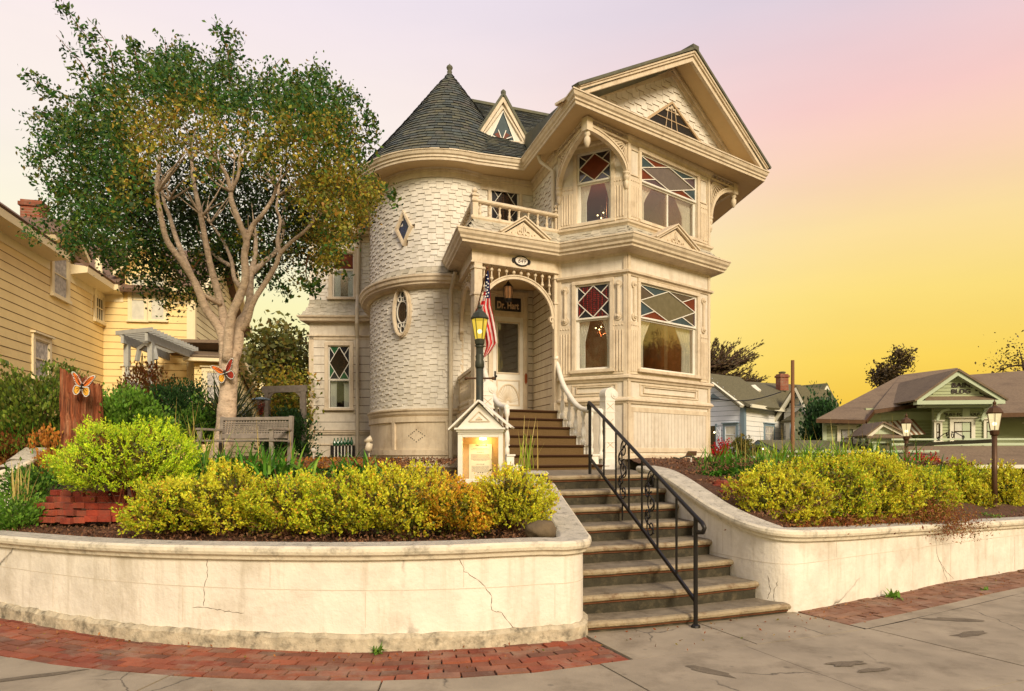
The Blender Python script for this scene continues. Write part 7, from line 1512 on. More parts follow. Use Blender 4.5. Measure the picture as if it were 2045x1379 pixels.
drape('trailing_heather', 'rusty pink heather trailing over the right wall coping', 'ground cover plant', [at(1830, 1000, 9.2), at(1862, 1020, 8.9), at(1888, 1040, 8.55), at(1900, 1056, 8.42)], 'leaf_rust', 5200, .03, (.2, .16, .075), 5)
drape('green_ground_plant', 'low green tuft at the foot of the right lamp post', 'ground cover plant', [at(1945, 1033, 10.2), at(1975, 1035, 10.2)], 'leaf_ivy', 900, .035, (.12, .1, .03), 6); drape('green_ground_plant', 'low green tuft right of the lamp post at the picture edge', 'ground cover plant', [at(2000, 1028, 10.8), at(2040, 1030, 10.8)], 'leaf_olive', 900, .035, (.12, .1, .03), 7)
drape('dry_grass', 'dry rust-brown grass along the foot of the right yellow shrubs', 'dry grass', [at(1530, 1052, 7.75), at(1620, 1052, 7.9), at(1720, 1044, 8.3), at(1810, 1040, 8.7)], 'leaf_rust', 5000, .045, (.2, .13, .04), 8)
# left background shrubs
shrub('big rounded laurel-like shrub left of the redwood stump, against the yellow house', 92, 905, 10.2, 165, 160, 'leaf_laurel', 560, 22, .065, .07, 70, name='laurel_shrub', dep=.8)
shrub('ivy-covered bush right of the redwood stump', 250, 885, 10.4, 125, 98, 'leaf_ivy', 420, 20, .06, .06, 71, name='ivy_bush', dep=.6); shrub('dark round clipped bush below the pergola', 363, 868, 12.0, 105, 92, 'leaf_dark', 420, 24, .05, .06, 72, name='round_bush', dep=.45)
shrub('ivy clump at the foot of the left side wall', 26, 1058, 7.7, 100, 52, 'leaf_ivy', 150, 20, .05, .07, 73, name='ivy_clump', dep=.4); shrub('ivy hanging over the end of the side wall beside the red bricks', 62, 1000, 8.4, 42, 60, 'leaf_green', 90, 20, .05, .05, 74, name='ivy_clump', dep=.25)
shrub('low rusty shrub at the far left edge above the side wall', 25, 925, 9.8, 120, 45, 'leaf_rust', 160, 20, .06, .07, 75, name='rust_shrub', dep=.4)
shrub('tangle of orange dead vine beside the redwood stump', 100, 955, 9.2, 40, 100, 'leaf_orange', 60, 14, .05, .03, 76, name='dead_vine', dep=.12, tw='leaf_orange'); shrub('thin brown seed-head shrub in front of the pergola railing', 292, 805, 14, 90, 70, 'leaf_rust', 130, 16, .06, .05, 77, name='seed_shrub', dep=.4, up=1.5)
shrub('dense green shrub under the small arbour, beside the bay corner', 575, 905, 17, 70, 80, 'leaf_dark', 200, 22, .08, .09, 78, name='green_shrub', dep=.5)
shrub('dark foliage behind the bench left side', 400, 880, 11.6, 110, 60, 'leaf_green', 190, 22, .06, .06, 79, name='green_shrub', dep=.3)
shrub('pink-flowering climber against the white house corner', 1481, 925, 26, 38, 50, 'leaf_olive', 80, 18, .1, .1, 80, name='flowering_shrub', dep=.4); shrub('red-flowering bush at the white house door', 1440, 915, 28, 26, 26, 'petal_red', 50, 16, .09, .08, 81, name='flowering_shrub', dep=.3)
shrub('small bush of bright red leaves left of the brown shop awning', 1842, 948, 14, 44, 32, 'petal_red', 90, 20, .05, .05, 82, name='red_bush', dep=.2); shrub('tall dark hedge between the white house and the green shop building', 1640, 905, 30, 50, 100, 'leaf_dark', 260, 22, .16, .16, 83, 'hedge', 'tall_hedge', dep=.8)
# strap-leaved clumps
def agap(label, px, py, Y, L, n=150, mt='blade_green', name='agapanthus_clump', wd=.032, r_=.18, dry=6, group='strap-leaved clumps', spread=1.15, droop=1.0):
    b = at(px, py, Y); t_ = thing(name, b, label, 'plant', group); B_ = np.array(b) + rng.normal(size=(n, 3)) * np.array((r_, r_ * .6, .01)); blades('leaves', B_, L, wd, mt, t_, spread, droop)
    if dry > 3: B_ = np.array(b) + rng.normal(size=(dry, 3)) * np.array((r_, r_ * .5, 0)); blades('dry_stalks', B_, L * 1.35, .012, 'blade_dry', t_, .25, .2, 4)
    return t_
agap('dark green strap-leaved clump below the left half of the bench', 425, 950, 8.6, .42, 230, r_=.24); agap('dark green strap-leaved clump below the right half of the bench', 540, 948, 8.6, .42, 230, r_=.25); agap('dark strap-leaved clump in front of the cellar vent', 705, 950, 8.9, .34, 150, r_=.2)
agap('dark strap-leaved clump nearest the bay corner on the right bed', 1442, 958, 10.2, .52, 260, r_=.17); agap('dark strap-leaved clump second from the bay on the right bed', 1512, 960, 10.0, .5, 260, r_=.17); agap('strap-leaved clump below the white garage gable', 1560, 940, 11.2, .5, 220, 'blade_lime', r_=.2); agap('strap-leaved clump at the foot of the wooden pole', 1615, 948, 11.4, .6, 300, r_=.24); agap('bright green grassy clump right of the wooden pole', 1690, 958, 11.2, .7, 380, 'blade_lime', r_=.3); agap('bright green grassy clump draping in front of the shop entry porch', 1765, 968, 11.0, .7, 420, 'blade_green', r_=.3); agap('bright green grassy clump beside the red-leaved bush', 1808, 968, 11.0, .5, 240, 'blade_lime', r_=.2)
agap('pale upright grass beside the red bricks on the left', 108, 965, 8.7, .45, 60, 'blade_lime', 'grass_tuft', .02, .12, 3, spread=.7); agap('pale thin grass at the foot of the left side wall', 38, 1000, 7.7, .4, 14, 'blade_dry', 'grass_tuft', .015, .05, 0, spread=.3, droop=.2); agap('spiky pale grass beside the notice cabinet', 1050, 935, 7.4, .36, 14, 'blade_lime', 'grass_tuft', .014, .05, 5, spread=.45, droop=.1)
agap('tall thin grass stalks at the left end of the bench', 380, 930, 9.0, .55, 30, 'blade_lime', 'grass_tuft', .018, .18, 8, spread=.4, droop=.3)
agap('tufts of tall green grass against the far left yellow wall', 20, 905, 9.6, .55, 70, 'blade_green', 'grass_tuft', .016, .2, 6, spread=.35, droop=.3)
YU = agap('spiky dark yucca behind the pale tree trunk', 455, 845, 11.6, .85, 170, 'blade_yucca', 'yucca', .04, .06, 0, None, 1.7, .12)
agap('small spiky yucca beside the patio heater', 492, 850, 12.5, .4, 50, 'blade_yucca', 'yucca', .03, .05, 0, 'strap-leaved clumps', .8, .1)
agap('small weed growing at the foot of the left wall', 755, 1302, 5.62, .07, 26, 'leaf_ivy', 'weed', .02, .02, 0, 'weeds in the brick joints', 1.4, .6); agap('green weed at the foot of the right wall, right of the steps', 1785, 1192, 7.75, .10, 26, 'leaf_ivy', 'weed', .03, .03, 0, 'weeds in the brick joints', 1.4, .6); agap('tiny weed in the sidewalk edge on the right', 1970, 1178, 8.2, .05, 16, 'leaf_ivy', 'weed', .02, .02, 0, 'weeds in the brick joints', 1.4, .6)
# ground litter: chips on the beds, rust plants by the house, fallen leaves
def chips(name, n, pos, size, mt, seed):
    g2 = np.random.default_rng(seed); P_ = pos(g2, n); o = leaves(name, P_, size, mt, None, upb=.0, asp=.5); o['kind'] = 'stuff'; return o
def on_left(g2, n):
    PFl = PF(LW0 + LCOR[:4]); s = g2.uniform(0, PFl.L, n); d = -.24 - g2.random(n) ** 1.5 * 1.3; return np.array([PFl.P(a, .765 + .30 * (-b - .24) * .45 + g2.random() * .02, b)[:] for a, b in zip(s, d)])
chips('bark_mulch', 9000, on_left, .035, 'mulch_chip', 1)
def on_right(g2, n):
    s = g2.uniform(0, rp.L * .8, n); d = -.26 - g2.random(n) ** 1.5 * 1.2; out = []
    for a, b in zip(s, d):
        k = min(23, int(a / rp.L * 24)); out.append(rp.P(a, rz[k] + .02 + (-b - .26) * .14, b)[:])
    return np.array(out)
chips('bark_mulch', 6000, on_right, .035, 'mulch_chip', 2)
def by_house(g2, n): x = g2.uniform(-6, 7, n); y = g2.uniform(10.2, 14.8, n); x = np.where((x > -1.0) & (x < 2.2), x + 4.2, x); return np.stack([x, y, 1.42 + .012 * (y - 10) + g2.random(n) * .03], 1)
chips('bark_mulch', 9000, by_house, .05, 'mulch_chip', 3)
def dry_patch(g2, n): x = g2.normal(-3.6, .7, n); y = g2.uniform(12, 15.5, n); return np.stack([x, y, 1.38 + g2.random(n) ** 2 * .10], 1)
chips('dry_ground_cover', 5000, dry_patch, .07, 'leaf_orange', 4)
def litter(g2, n):
    s = g2.uniform(0, FL.L, n); return np.array([FL.P(a, .012, abs(g2.normal()) * .35 + .02)[:] for a in s])
chips('fallen_leaves', 520, litter, .03, 'leaf_rust', 5)
# ------------------------------------------------------------------ OBJECTS
# iron handrail
HR = thing('iron_handrail', (1.69, 6.45, 0), 'black wrought-iron handrail with scroll panels running up the middle of the steps', 'handrail')
pT, pB = (1.045, 9.4), (1.69, 6.45); fh = Fr(pT, pB); LLh = fh.L; zt0, zt1 = 2.27, 1.02; zb0, zb1 = 1.54, .24
top = lambda s: zt0 + (zt1 - zt0) * s / LLh; bot = lambda s: zb0 + (zb1 - zb0) * s / LLh
m = MB(); m.tube([fh.P(0, 1.3), fh.P(0, zt0)], .021, 8); m.build('post', 'iron', HR); m = MB(); m.tube([fh.P(LLh, 0), fh.P(LLh, zt1)], .021, 8); m.lathe([(.045, 0), (.04, .02), (.022, .03)], fh.P(LLh, .0), 10); m.build('post', 'iron', HR)
m = MB(); m.tube([fh.P(-.06, zt0 - .08), fh.P(-.07, zt0 - .02), fh.P(-.03, zt0 + .02), fh.P(0, zt0 + .01), fh.P(LLh, zt1), fh.P(LLh + .13, zt1 - .05), fh.P(LLh + .17, zt1 - .09), fh.P(LLh + .14, zt1 - .13), fh.P(LLh + .05, zt1 - .14)], .021, 8); m.build('top_rail', 'iron', HR, smooth=True)
m = MB(); m.bar(fh.P(0, zb0), fh.P(LLh, zb1), .022, .035); m.build('bottom_rail', 'iron', HR)
xs = [1206, 1230, 1256, 1282, 1313, 1351]; ss = [fh.s(x) for x in xs]; ss = [min(LLh - .1, s) for s in ss]
for s in ss: m = MB(); m.tube([fh.P(s, bot(s)), fh.P(s, top(s))], .0125, 6); m.build('baluster', 'iron', HR)
s = fh.s(1243); m = MB(); m.tube([fh.P(s, bot(s)), fh.P(s, bot(s) - .22)], .011, 6); m.build('foot', 'iron', HR)
def spiral(c, r0, t0, t1, k=.68, n=26): return [(c[0] + r0 * (1 - k * i / n) * math.cos(t0 + (t1 - t0) * i / n), c[1] + r0 * (1 - k * i / n) * math.sin(t0 + (t1 - t0) * i / n)) for i in range(n + 1)]
def scroll(sa, sb):
    m = MB(); c = (sa + sb) / 2; w_ = sb - sa; r_ = w_ * .30; zt_, zb_ = top(c) - .04, bot(c) + .04; hgt = zt_ - zb_
    def T(pts): m.tube([fh.P(a, b) for a, b in pts], .0085, 6)
    for f, (dx, sg, k_) in zip((.86, .70, .50, .30, .12), ((.10, 1, .8), (-.12, -1, .62), (.14, 1, 1), (-.10, -1, .7), (.08, 1, .95))):
        q = (c + dx * w_, zb_ + hgt * f); T(spiral(q, w_ * .30 * k_, math.pi / 2 * sg, math.pi / 2 * sg + sg * 8.2, .8))
    T([(c + w_ * .28 * math.cos(k * .52), zb_ + .02 + hgt * .94 * k / 24) for k in range(25)]); m.build('scroll_panel', 'iron', HR, smooth=True)
scroll(ss[1], ss[2]); scroll(ss[3], ss[4])
# lantern head used by three lamps
def lantern(c, sc, par, gm, metal):
    q = Vector(c); b = lambda pr: [(r_ * sc, z * sc) for r_, z in pr]
    m = MB(); m.lathe(b([(.05, -.17), (.10, -.12), (.115, -.02), (.06, .0)]), q, 8); m.build('lantern_base', metal, par); m = MB(); m.lathe(b([(.185, .42), (.20, .45), (.17, .50), (.13, .57), (.06, .62), (.045, .65), (.03, .66), (.045, .69), (.04, .72), (.012, .75), (.008, .80)]), q, 8)
    h = m.build('lantern_roof', metal, par, smooth=False)
    m = MB(); n = 6; g0, g1 = .105 * sc, .175 * sc; vs = [(q.x + g0 * math.cos(2 * math.pi * k / n), q.y + g0 * math.sin(2 * math.pi * k / n), q.z) for k in range(n)] + [(q.x + g1 * math.cos(2 * math.pi * k / n), q.y + g1 * math.sin(2 * math.pi * k / n), q.z + .42 * sc) for k in range(n)]
    m.add(vs, [(k, (k + 1) % n, (k + 1) % n + n, k + n) for k in range(n)]); m.build('lantern_glass', gm, par)
    m = MB()
    for k in range(n): m.tube([vs[k], vs[k + n]], .009 * sc, 5)
    m.build('lantern_frame', metal, par); m = MB(); m.ball(q + Vector((0, 0, .16 * sc)), .05 * sc); m.build('bulb', 'bulb', par)
def glasslamp(name, col, e):
    m_ = bpy.data.materials.new(name); m_.use_nodes = True; t = m_.node_tree; t.nodes.clear(); o = nd(t, 'ShaderNodeOutputMaterial'); em = nd(t, 'ShaderNodeEmission'); em.inputs[0].default_value = tuple(col) + (1,); em.inputs[1].default_value = e
    tr = nd(t, 'ShaderNodeBsdfTransparent'); mx = nd(t, 'ShaderNodeMixShader'); mx.inputs[0].default_value = .62; t.links.new(tr.outputs[0], mx.inputs[1]); t.links.new(em.outputs[0], mx.inputs[2]); t.links.new(mx.outputs[0], o.inputs[0]); M[name] = m_
glasslamp('glow_amber', (1.0, .68, .06), 1.0); glasslamp('glow_pale', (1.0, .80, .42), 1.15)
LY_ = 8.0
SL = thing('street_lamp', at(958, 905, LY_), 'lit green-black lamp post with amber glass and a ladder bar, rising behind the notice cabinet', 'street lamp')
b_ = at(958, 905, LY_); hz = at(959, 690, LY_).z; m = MB(); m.tube([(b_.x, b_.y, .95), (b_.x, b_.y, hz - .02)], [.046, .041], 12); m.lathe([(.044, -.26), (.052, -.24), (.052, -.18), (.042, -.16), (.05, -.12), (.036, -.09), (.042, -.02), (.06, .0)], (b_.x, b_.y, hz), 12); m.build('pole', 'post_green', SL, smooth=True)
lantern((b_.x, b_.y, hz + .08), .52, SL, 'glow_amber', 'post_green'); m = MB(); z = at(958, 755, LY_).z; m.tube([(b_.x - .15, b_.y, z), (b_.x + .15, b_.y, z)], .011, 8); m.ball((b_.x - .155, b_.y, z), .02); m.ball((b_.x + .155, b_.y, z), .02); m.build('ladder_bar', 'bronze', SL)
def rlamp(px, ybase, ytop, Y, label):
    b_ = at(px, ybase, Y); hz = at(px, ytop, Y).z; t_ = thing('street_lamp', b_, label, 'street lamp', 'bronze lamp posts on the right bed'); m = MB(); m.tube([(b_.x, b_.y, b_.z - .1), (b_.x, b_.y, hz)], [.042, .036], 12); m.lathe([(.07, 0), (.065, .1), (.05, .14)], b_, 12); m.build('pole', 'bronze', t_, smooth=True); lantern((b_.x, b_.y, hz + .03), .60, t_, 'glow_pale', 'bronze'); return b_
q1 = rlamp(1986, 1022, 862, 10.9, 'lit bronze lamp post at the right, in front of the clipped hedge'); q2 = rlamp(1810, 965, 873, 14.5, 'lit bronze lamp post further back, beside the shop entry porch')
CB = thing('iron_crossbar', (q1.x, q1.y, 1.8), 'dark iron bar with a scroll ornament linking the two bronze lamp posts', 'crossbar')
e1 = Vector((q1.x, q1.y, at(1986, 880, 10.9).z)); e2 = Vector((q2.x, q2.y, at(1810, 888, 14.5).z)); m = MB(); m.bar(e1, e2, .04, .06); m.build('bar', 'iron', CB)
m = MB(); mid = e1.lerp(e2, .43); dd = (e1 - e2).normalized(); fcb = Fr(mid.xy, (mid + dd).xy)
for sg in (1, -1):
    for c_, r_ in (((.10 * sg, .1), .07), ((.5 * sg, .05), .045)): m.tube([fcb.P(a, mid.z + .03 + b) for a, b in spiral(c_, r_, 0 if sg > 0 else math.pi, (8 if sg > 0 else math.pi - 8))], .008, 5)
    m.tube([fcb.P(.05 * sg, mid.z + .2), fcb.P(.25 * sg, mid.z + .17), fcb.P(.5 * sg, mid.z + .1)], .008, 5)
m.build('scroll', 'iron', CB)
# notice cabinet
NC = thing('notice_cabinet', at(960, 970, 7.0), 'cream wooden notice cabinet with a pediment roof and a lit menu sheet behind glass', 'display case')
YC = 7.0; fc = Fr(at(905, 0, YC).xy, at(1005, 0, YC - .05).xy); hz_ = lambda py: 1.6 + (905 - py) / F * YC
s_ = lambda px: fc.s(px); m = MB(); x0, x1, y0, y1 = s_(914), s_(1004), hz_(966), hz_(866)
m.box(fc, x0, x0 + .045, y0, y1, -.05, 0); m.box(fc, x1 - .045, x1, y0, y1, -.05, 0); m.box(fc, x0 + .045, x1 - .045, y0, y0 + .05, -.05, 0); m.box(fc, x0 + .045, x1 - .045, y1 - .035, y1, -.05, 0); m.build('door_frame', 'white_paint', NC, bevel=.004)
m = MB(); m.box(fc, x0, x1, y0, y1, -.20, -.18); m.box(fc, x0, x0 + .02, y0, y1, -.18, -.05); m.box(fc, x1 - .02, x1, y0, y1, -.18, -.05); m.box(fc, x0, x1, y0 - .02, y0, -.2, 0); m.build('cabinet_box', 'cork', NC)
m = MB(); m.box(fc, x0 + .04, x1 - .04, y0 + .04, y1 - .03, -.03, -.026); m.build('pane', 'vitrine_glass', NC)
m = MB(); px0, px1, py0, py1 = s_(931), s_(978), hz_(958), hz_(886); m.box(fc, px0, px1, py0, py1, -.178, -.172); pa = m.build('menu_sheet', 'paper', NC)
cs = (px0 + px1) / 2; text('OLD HOUSE', fc, cs + .01, hz_(889.5), .021, -.170, 'ink', pa, thick=.001, font_w=.0006); rr = random.Random(2)
m = MB()
def tl(y, w_, hh=.0022):
    a = cs - w_ / 2
    while a < cs + w_ / 2: b = min(cs + w_ / 2, a + rr.uniform(.006, .02)); m.box(fc, a, b - .002, y, y + hh, -.171, -.1705); a = b + .002
y = hz_(895)
for k in range(3): tl(y - k * .0085, (.15, .19, .08)[k])
tl(hz_(903), .07, .005); y = hz_(907)
for k in range(9): tl(y - k * .0078, .19 if k < 8 else .14)
tl(hz_(927.5), .09, .005); y = hz_(931)
for k in range(9): tl(y - k * .0078, .18 if k < 8 else .12)
tl(hz_(947.5), .07); 
for k in (-1, 0, 1): m.box(fc, cs + k * .022 - .005, cs + k * .022 + .005, hz_(945), hz_(945) + .009, -.171, -.1704)
m.build('print', 'ink', pa)
m = MB(); m.box(fc, x0 - .0, x1 + .0, y1, y1 + .02, -.2, .012); m.box(fc, x0 - .012, x1 + .012, y1 + .02, y1 + .04, -.2, .03); m.box(fc, x0 - .028, x1 + .028, y1 + .04, y1 + .06, -.22, .05); m.build('cornice', 'white_paint', NC, bevel=.004)
cz, za = y1 + .06, hz_(800); cm = (x0 + x1) / 2 - .01; m = MB(); m.prism(fc, [(x0 - .0, cz), (x1 + .0, cz), (cm, za - .03)], -.22, .0); m.build('pediment', 'white_paint', NC)
m = MB(); m.band(fc, [(s_(927 + 10), cz + .065), (cm, cz + .165), (s_(983 - 5), cz + .065), (s_(927 + 10), cz + .065)], .012, .0, .012); m.prism(fc, [(cm - .035, cz + .082), (cm + .035, cz + .082), (cm, cz + .115)], 0, .012); m.build('carved_triangle', 'trim', NC)
m = MB(); m.band(fc, [(s_(897), hz_(858)), (cm, za)], .018, -.25, .06); m.band(fc, [(cm, za), (s_(1022), hz_(854))], .018, -.25, .061); m.build('roof', 'white_paint', NC, bevel=.003)
m = MB(); m.box(fc, (x0 + x1) / 2 - .06, (x0 + x1) / 2 + .06, .6, y0, -.18, -.06); m.build('post', 'white_paint', NC)
m = MB(); q = fc.P(s_(962), y1 - .045, -.09); m.tube([q - Vector((.035, 0, 0)), q + Vector((.035, 0, 0))], .014, 8); m.build('lamp', 'bulb', NC)
ll = bpy.data.lights.new('cabinet_light', 'POINT'); ll.energy = 1.6; ll.color = (1, .62, .2); ll.shadow_soft_size = .02; lo = bpy.data.objects.new('cabinet_light', ll); COL.objects.link(lo); put(lo, q - Vector((0, -.02, .03)), NC)
# porch lantern and its glow
q = fAB.P(fAB.s(1015), 0, -.75); ql = at(1015, 583, q.y); PLn = thing('porch_lantern', ql, 'dark hanging porch lantern under the arch, in front of the door transom', 'lantern')
m = MB(); m.tube([(ql.x, ql.y, 5.3), (ql.x, ql.y, ql.z + .2)], .008, 6); m.lathe([(.015, .22), (.03, .2), (.05, .17), (.09, .13), (.10, .11)], ql, 8); m.lathe([(.06, -.2), (.07, -.18), (.08, -.15), (.075, -.13)], ql, 8)
for k in range(8): a = math.pi * k / 4; m.tube([(ql.x + .08 * math.cos(a), ql.y + .08 * math.sin(a), ql.z - .15), (ql.x + .10 * math.cos(a), ql.y + .10 * math.sin(a), ql.z), (ql.x + .09 * math.cos(a), ql.y + .09 * math.sin(a), ql.z + .12)], .007, 5)
m.build('frame', 'iron', PLn); m = MB(); m.lathe([(.065, -.15), (.085, -.02), (.078, .12)], ql, 10); m.build('glass', 'lamp_dim', PLn)
# house number plaque
sp = fAB.s(1039); zp = fAB.hit(1039, 522)[1]; m = MB(); disc(m, fAB, sp, zp, .165, .105, .035, .05); 
for sg in (1, -1): disc(m, fAB, sp + sg * .165, zp, .045, .05, .035, .05, 12)
PQ = thing('house_number_plaque', fAB.P(sp, zp, .03), 'oval white house number plaque reading 649 on the porch frieze', 'sign'); m.build('plaque_rim', 'iron', PQ); m = MB(); disc(m, fAB, sp, zp, .135, .08, .05, .056); m.build('plaque_face', 'plaque_white', PQ); text('649', fAB, sp, zp - .042, .12, .057, 'ink', PQ, shear=.3, sx=1.0, thick=.002)
# flag
FG = thing('american_flag', fAB.P(fAB.s(958), 4.3, .1), 'stars and stripes hanging limp from a short angled pole on the porch post', 'flag')
YF = 12.75; pa_, pb_ = at(952, 622, 13.15), at(973, 534, YF)
m = MB(); m.tube([pa_, pb_], .014, 8); m.ball(pb_, .022); m.build('flag_pole', 'twig', FG); m = MB(); m.tube([pa_ + Vector((0, .08, -.02)), pa_, pa_.lerp(pb_, .06)], .03, 8); m.build('bracket', 'brass', FG)
# outline rows: y, left x, right x ; canton column boundary
rows_ = [(540, 971, 976), (560, 969, 978), (580, 967, 979), (600, 962, 980), (612, 958, 981), (628, 960, 985), (645, 963, 988), (665, 968, 991), (685, 971, 993), (692, 971, 987), (705, 967, 978), (713, 966, 968)]
nr, nc = 66, 40; vs = []; ymin, ymax = rows_[0][0], rows_[-1][0]
def lr(y):
    for a, b in zip(rows_, rows_[1:]):
        if a[0] <= y <= b[0]: f = (y - a[0]) / (b[0] - a[0]); return a[1] + (b[1] - a[1]) * f, a[2] + (b[2] - a[2]) * f
    return rows_[-1][1:]
mb = MB()
for j in range(nr + 1):
    y = ymin + (ymax - ymin) * j / nr; l, r_ = lr(y)
    for i in range(nc + 1): u = i / nc; vs.append(at(l + (r_ - l) * u, y, YF + .05 + .045 * math.sin(u * 9 + j * .05) + .02 * math.sin(u * 21) - .1 * j / nr))
fs = {0: [], 1: [], 2: []}
for j in range(nr):
    y = ymin + (ymax - ymin) * (j + .5) / nr
    for i in range(nc):
        u = (i + .5) / nc; f = (i + j * (nc + 1), i + 1 + j * (nc + 1), i + 1 + (j + 1) * (nc + 1), i + (j + 1) * (nc + 1))
        if y < 596 and u > (0.0 if y < 575 else .32) and u < .93: k = 2
        elif y < 612 and u < .32: k = 0 if int((y - 575) / 8) % 2 else 1
        else: k = int((u * 6.2 + .5 + (y - 596) * -.010)) % 2
        fs[k].append(f[::-1])
for k in (0, 1, 2): mb.add([], [], 0)
mb.v = [tuple(v) for v in vs]
for k in (0, 1, 2):
    for f in fs[k]: mb.f.append(list(f)); mb.m.append(k)
cl = mb.build('cloth', ['flag_red', 'flag_white', 'flag_blue'], FG, smooth=True)
m = MB()
for (x, y) in ((972, 549), (974.5, 556), (972.3, 563), (975, 566), (970.5, 570), (974.5, 573), (973, 579), (971, 586), (975.5, 584), (969.8, 592), (974, 591)):
    c_ = at(x, y, YF - .06); pts = []
    for k in range(10): a = math.pi / 2 + math.pi * k / 5; r_ = .019 if k % 2 == 0 else .008; pts.append((c_.x + r_ * math.cos(a), c_.y, c_.z + r_ * math.sin(a)))
    m.add(pts, [tuple(range(10))])
m.build('stars', 'wing_spot', cl)
# butterflies
def butterfly(c, sc, label, rot, tilt=0.0, red=False):
    t_ = thing('butterfly_ornament', c, label, 'garden ornament'); c = Vector(c); fr = ax(c.x, c.y, rot); cr, sr = math.cos(tilt), math.sin(tilt)
    def q(a, b): a *= sc; b *= sc; return (a * cr - b * sr, c.z + a * sr + b * cr)
    def wing(sg, pts, d, mt, par, s_=1.0, c0=(0, 0)):
        m = MB(); P_ = [q(sg * (c0[0] + (a - c0[0]) * s_), c0[1] + (b - c0[1]) * s_) for a, b in pts]; 
        if sg < 0: P_ = P_[::-1]
        m.prism(fr, P_, d - .004, d); return m.build('wing' if s_ == 1 else 'wing_panel', mt, par)
    up = [(.03, -.02), (.2, -.02), (.38, .10), (.52, .32), (.66, .52), (.66, .60), (.54, .60), (.36, .50), (.16, .30), (.03, .12)]; lo = [(.03, .0), (.03, -.12), (.10, -.30), (.22, -.42), (.36, -.42), (.46, -.30), (.46, -.14), (.38, .02), (.2, .0)]
    for sg in (1, -1):
        dark = red and sg > 0
        w1 = wing(sg, up, .03, 'wing_black', t_); w2 = wing(sg, lo, .026, 'wing_black', t_)
        wing(sg, up, .036, 'wing_red' if dark else 'wing_orange', w1, .78, (.24, .30)); wing(sg, lo, .032, 'wing_red' if dark else 'wing_yellow', w2, .76, (.21, -.16))
        m = MB()
        for a, b in ((.14, .1), (.22, .3), (.3, .25)): m.band(fr, [q(sg * .05, .03), q(sg * (a + .14), b + .16)], .012 * sc * 1.5, .036, .040)
        for a, b in ((.12, -.25), (.24, -.28), (.3, -.15)): m.band(fr, [q(sg * .04, -.02), q(sg * a, b)], .012 * sc * 1.5, .032, .037)
        m.build('veins', 'wing_black', w1); m = MB()
        for pts in (up, lo):
            for k in range(len(pts)):
                a, b = pts[k], pts[(k + 1) % len(pts)]
                if a[0] < .1 and b[0] < .1: continue
                for f in (.15, .5, .85): x, y = a[0] + (b[0] - a[0]) * f, a[1] + (b[1] - a[1]) * f; ce = (.24, .28) if pts is up else (.2, -.15); s_, z_ = q(sg * (ce[0] + (x - ce[0]) * .93), ce[1] + (y - ce[1]) * .93); disc(m, fr, s_, z_, .017 * sc, .017 * sc, .03, .042, 8)
        m.build('wing_spots', 'wing_spot', t_)
    m = MB(); a_, b_ = q(0, -.16), q(0, .14); m.tube([fr.P(a_[0], a_[1], .04), fr.P(b_[0], b_[1], .04)], [.02 * sc * 1.4, .03 * sc * 1.4], 8); m.build('body', 'wing_black', t_)
STY = 9.6; butterfly(at(168, 772, STY - .38), .29, 'orange monarch butterfly ornament fixed to the redwood stump', R(-14), R(-10)); butterfly(at(452, 745, TY - .17), .29, 'monarch butterfly ornament with one dark red wing, fixed to the pale tree trunk', R(-8), R(18), True)
# stump
m = MB(); b_ = at(166, 920, STY); n = 84; rings = 16; zT = at(166, 755, STY).z; rr = random.Random(3); rid = [1 + .07 * math.sin(k * 1.3) + .06 * math.sin(k * .37) + rr.uniform(-.06, .06) for k in range(n)]; vs = []
for j in range(rings + 1):
    f = j / rings; r_ = .235 * (1.03 - .05 * f) * (1 + .12 * (1 - f) ** 4)
    for k in range(n): a = 2 * math.pi * k / n; kk = (k + int(2 * math.sin(j * .8))) % n; w_ = rid[kk]; tz = b_.z + (zT - b_.z + .10 * math.cos(a + 2.6) + (.03 * (rid[k] - 1) * 10 if j == rings else 0)) * f; vs.append((b_.x + r_ * w_ * math.cos(a) - .03 * f, b_.y + r_ * w_ * math.sin(a), tz))
m.add(vs, [(j * n + k, j * n + (k + 1) % n, (j + 1) * n + (k + 1) % n, (j + 1) * n + k) for j in range(rings) for k in range(n)] + [tuple(rings * n + k for k in range(n))]); tag(m.build('redwood_stump', 'redwood', smooth=False), 'tall red-brown furrowed tree stump in the left bed, a butterfly fixed to it', 'tree stump')
# terraced red bricks, left; brick piers right
def brickstack(label, rows_, seed, mt='brick_red'):
    rr = random.Random(seed); t_ = thing('brick_terrace', rows_[0][0], label, 'brick terrace')
    for a, b, cnt in rows_:
        m = MB(); a = Vector(a); b = Vector(b); bow = (b - a).cross(Vector((0, 0, 1))).normalized() * .1; L = (b - a).length
        for i in range(cnt):
            f0, f1 = i / cnt, (i + 1) / cnt; p = a.lerp(b, f0) + bow * math.sin(math.pi * f0); q_ = a.lerp(b, f1) + bow * math.sin(math.pi * f1); fr = Fr(p.xy, q_.xy); z = p.z + rr.uniform(-.01, .01); dd = rr.uniform(-.03, .03); m.box(fr, .004, fr.L - .004, z, z + .062, -.11 + dd, dd)
        m.build('brick_course', mt, t_, bevel=.004)
    return t_
brickstack('low terrace of loose red bricks in front of the ivy on the left', [(at(72, 1042, 7.7), at(250, 1042, 7.4), 8), (at(78, 1028, 7.75), at(252, 1030, 7.45), 8), (at(70, 1014, 7.8), at(252, 1016, 7.5), 8), (at(95, 1002, 7.95), at(250, 1003, 7.7), 7), (at(100, 990, 8.0), at(245, 990, 7.8), 7)], 3)
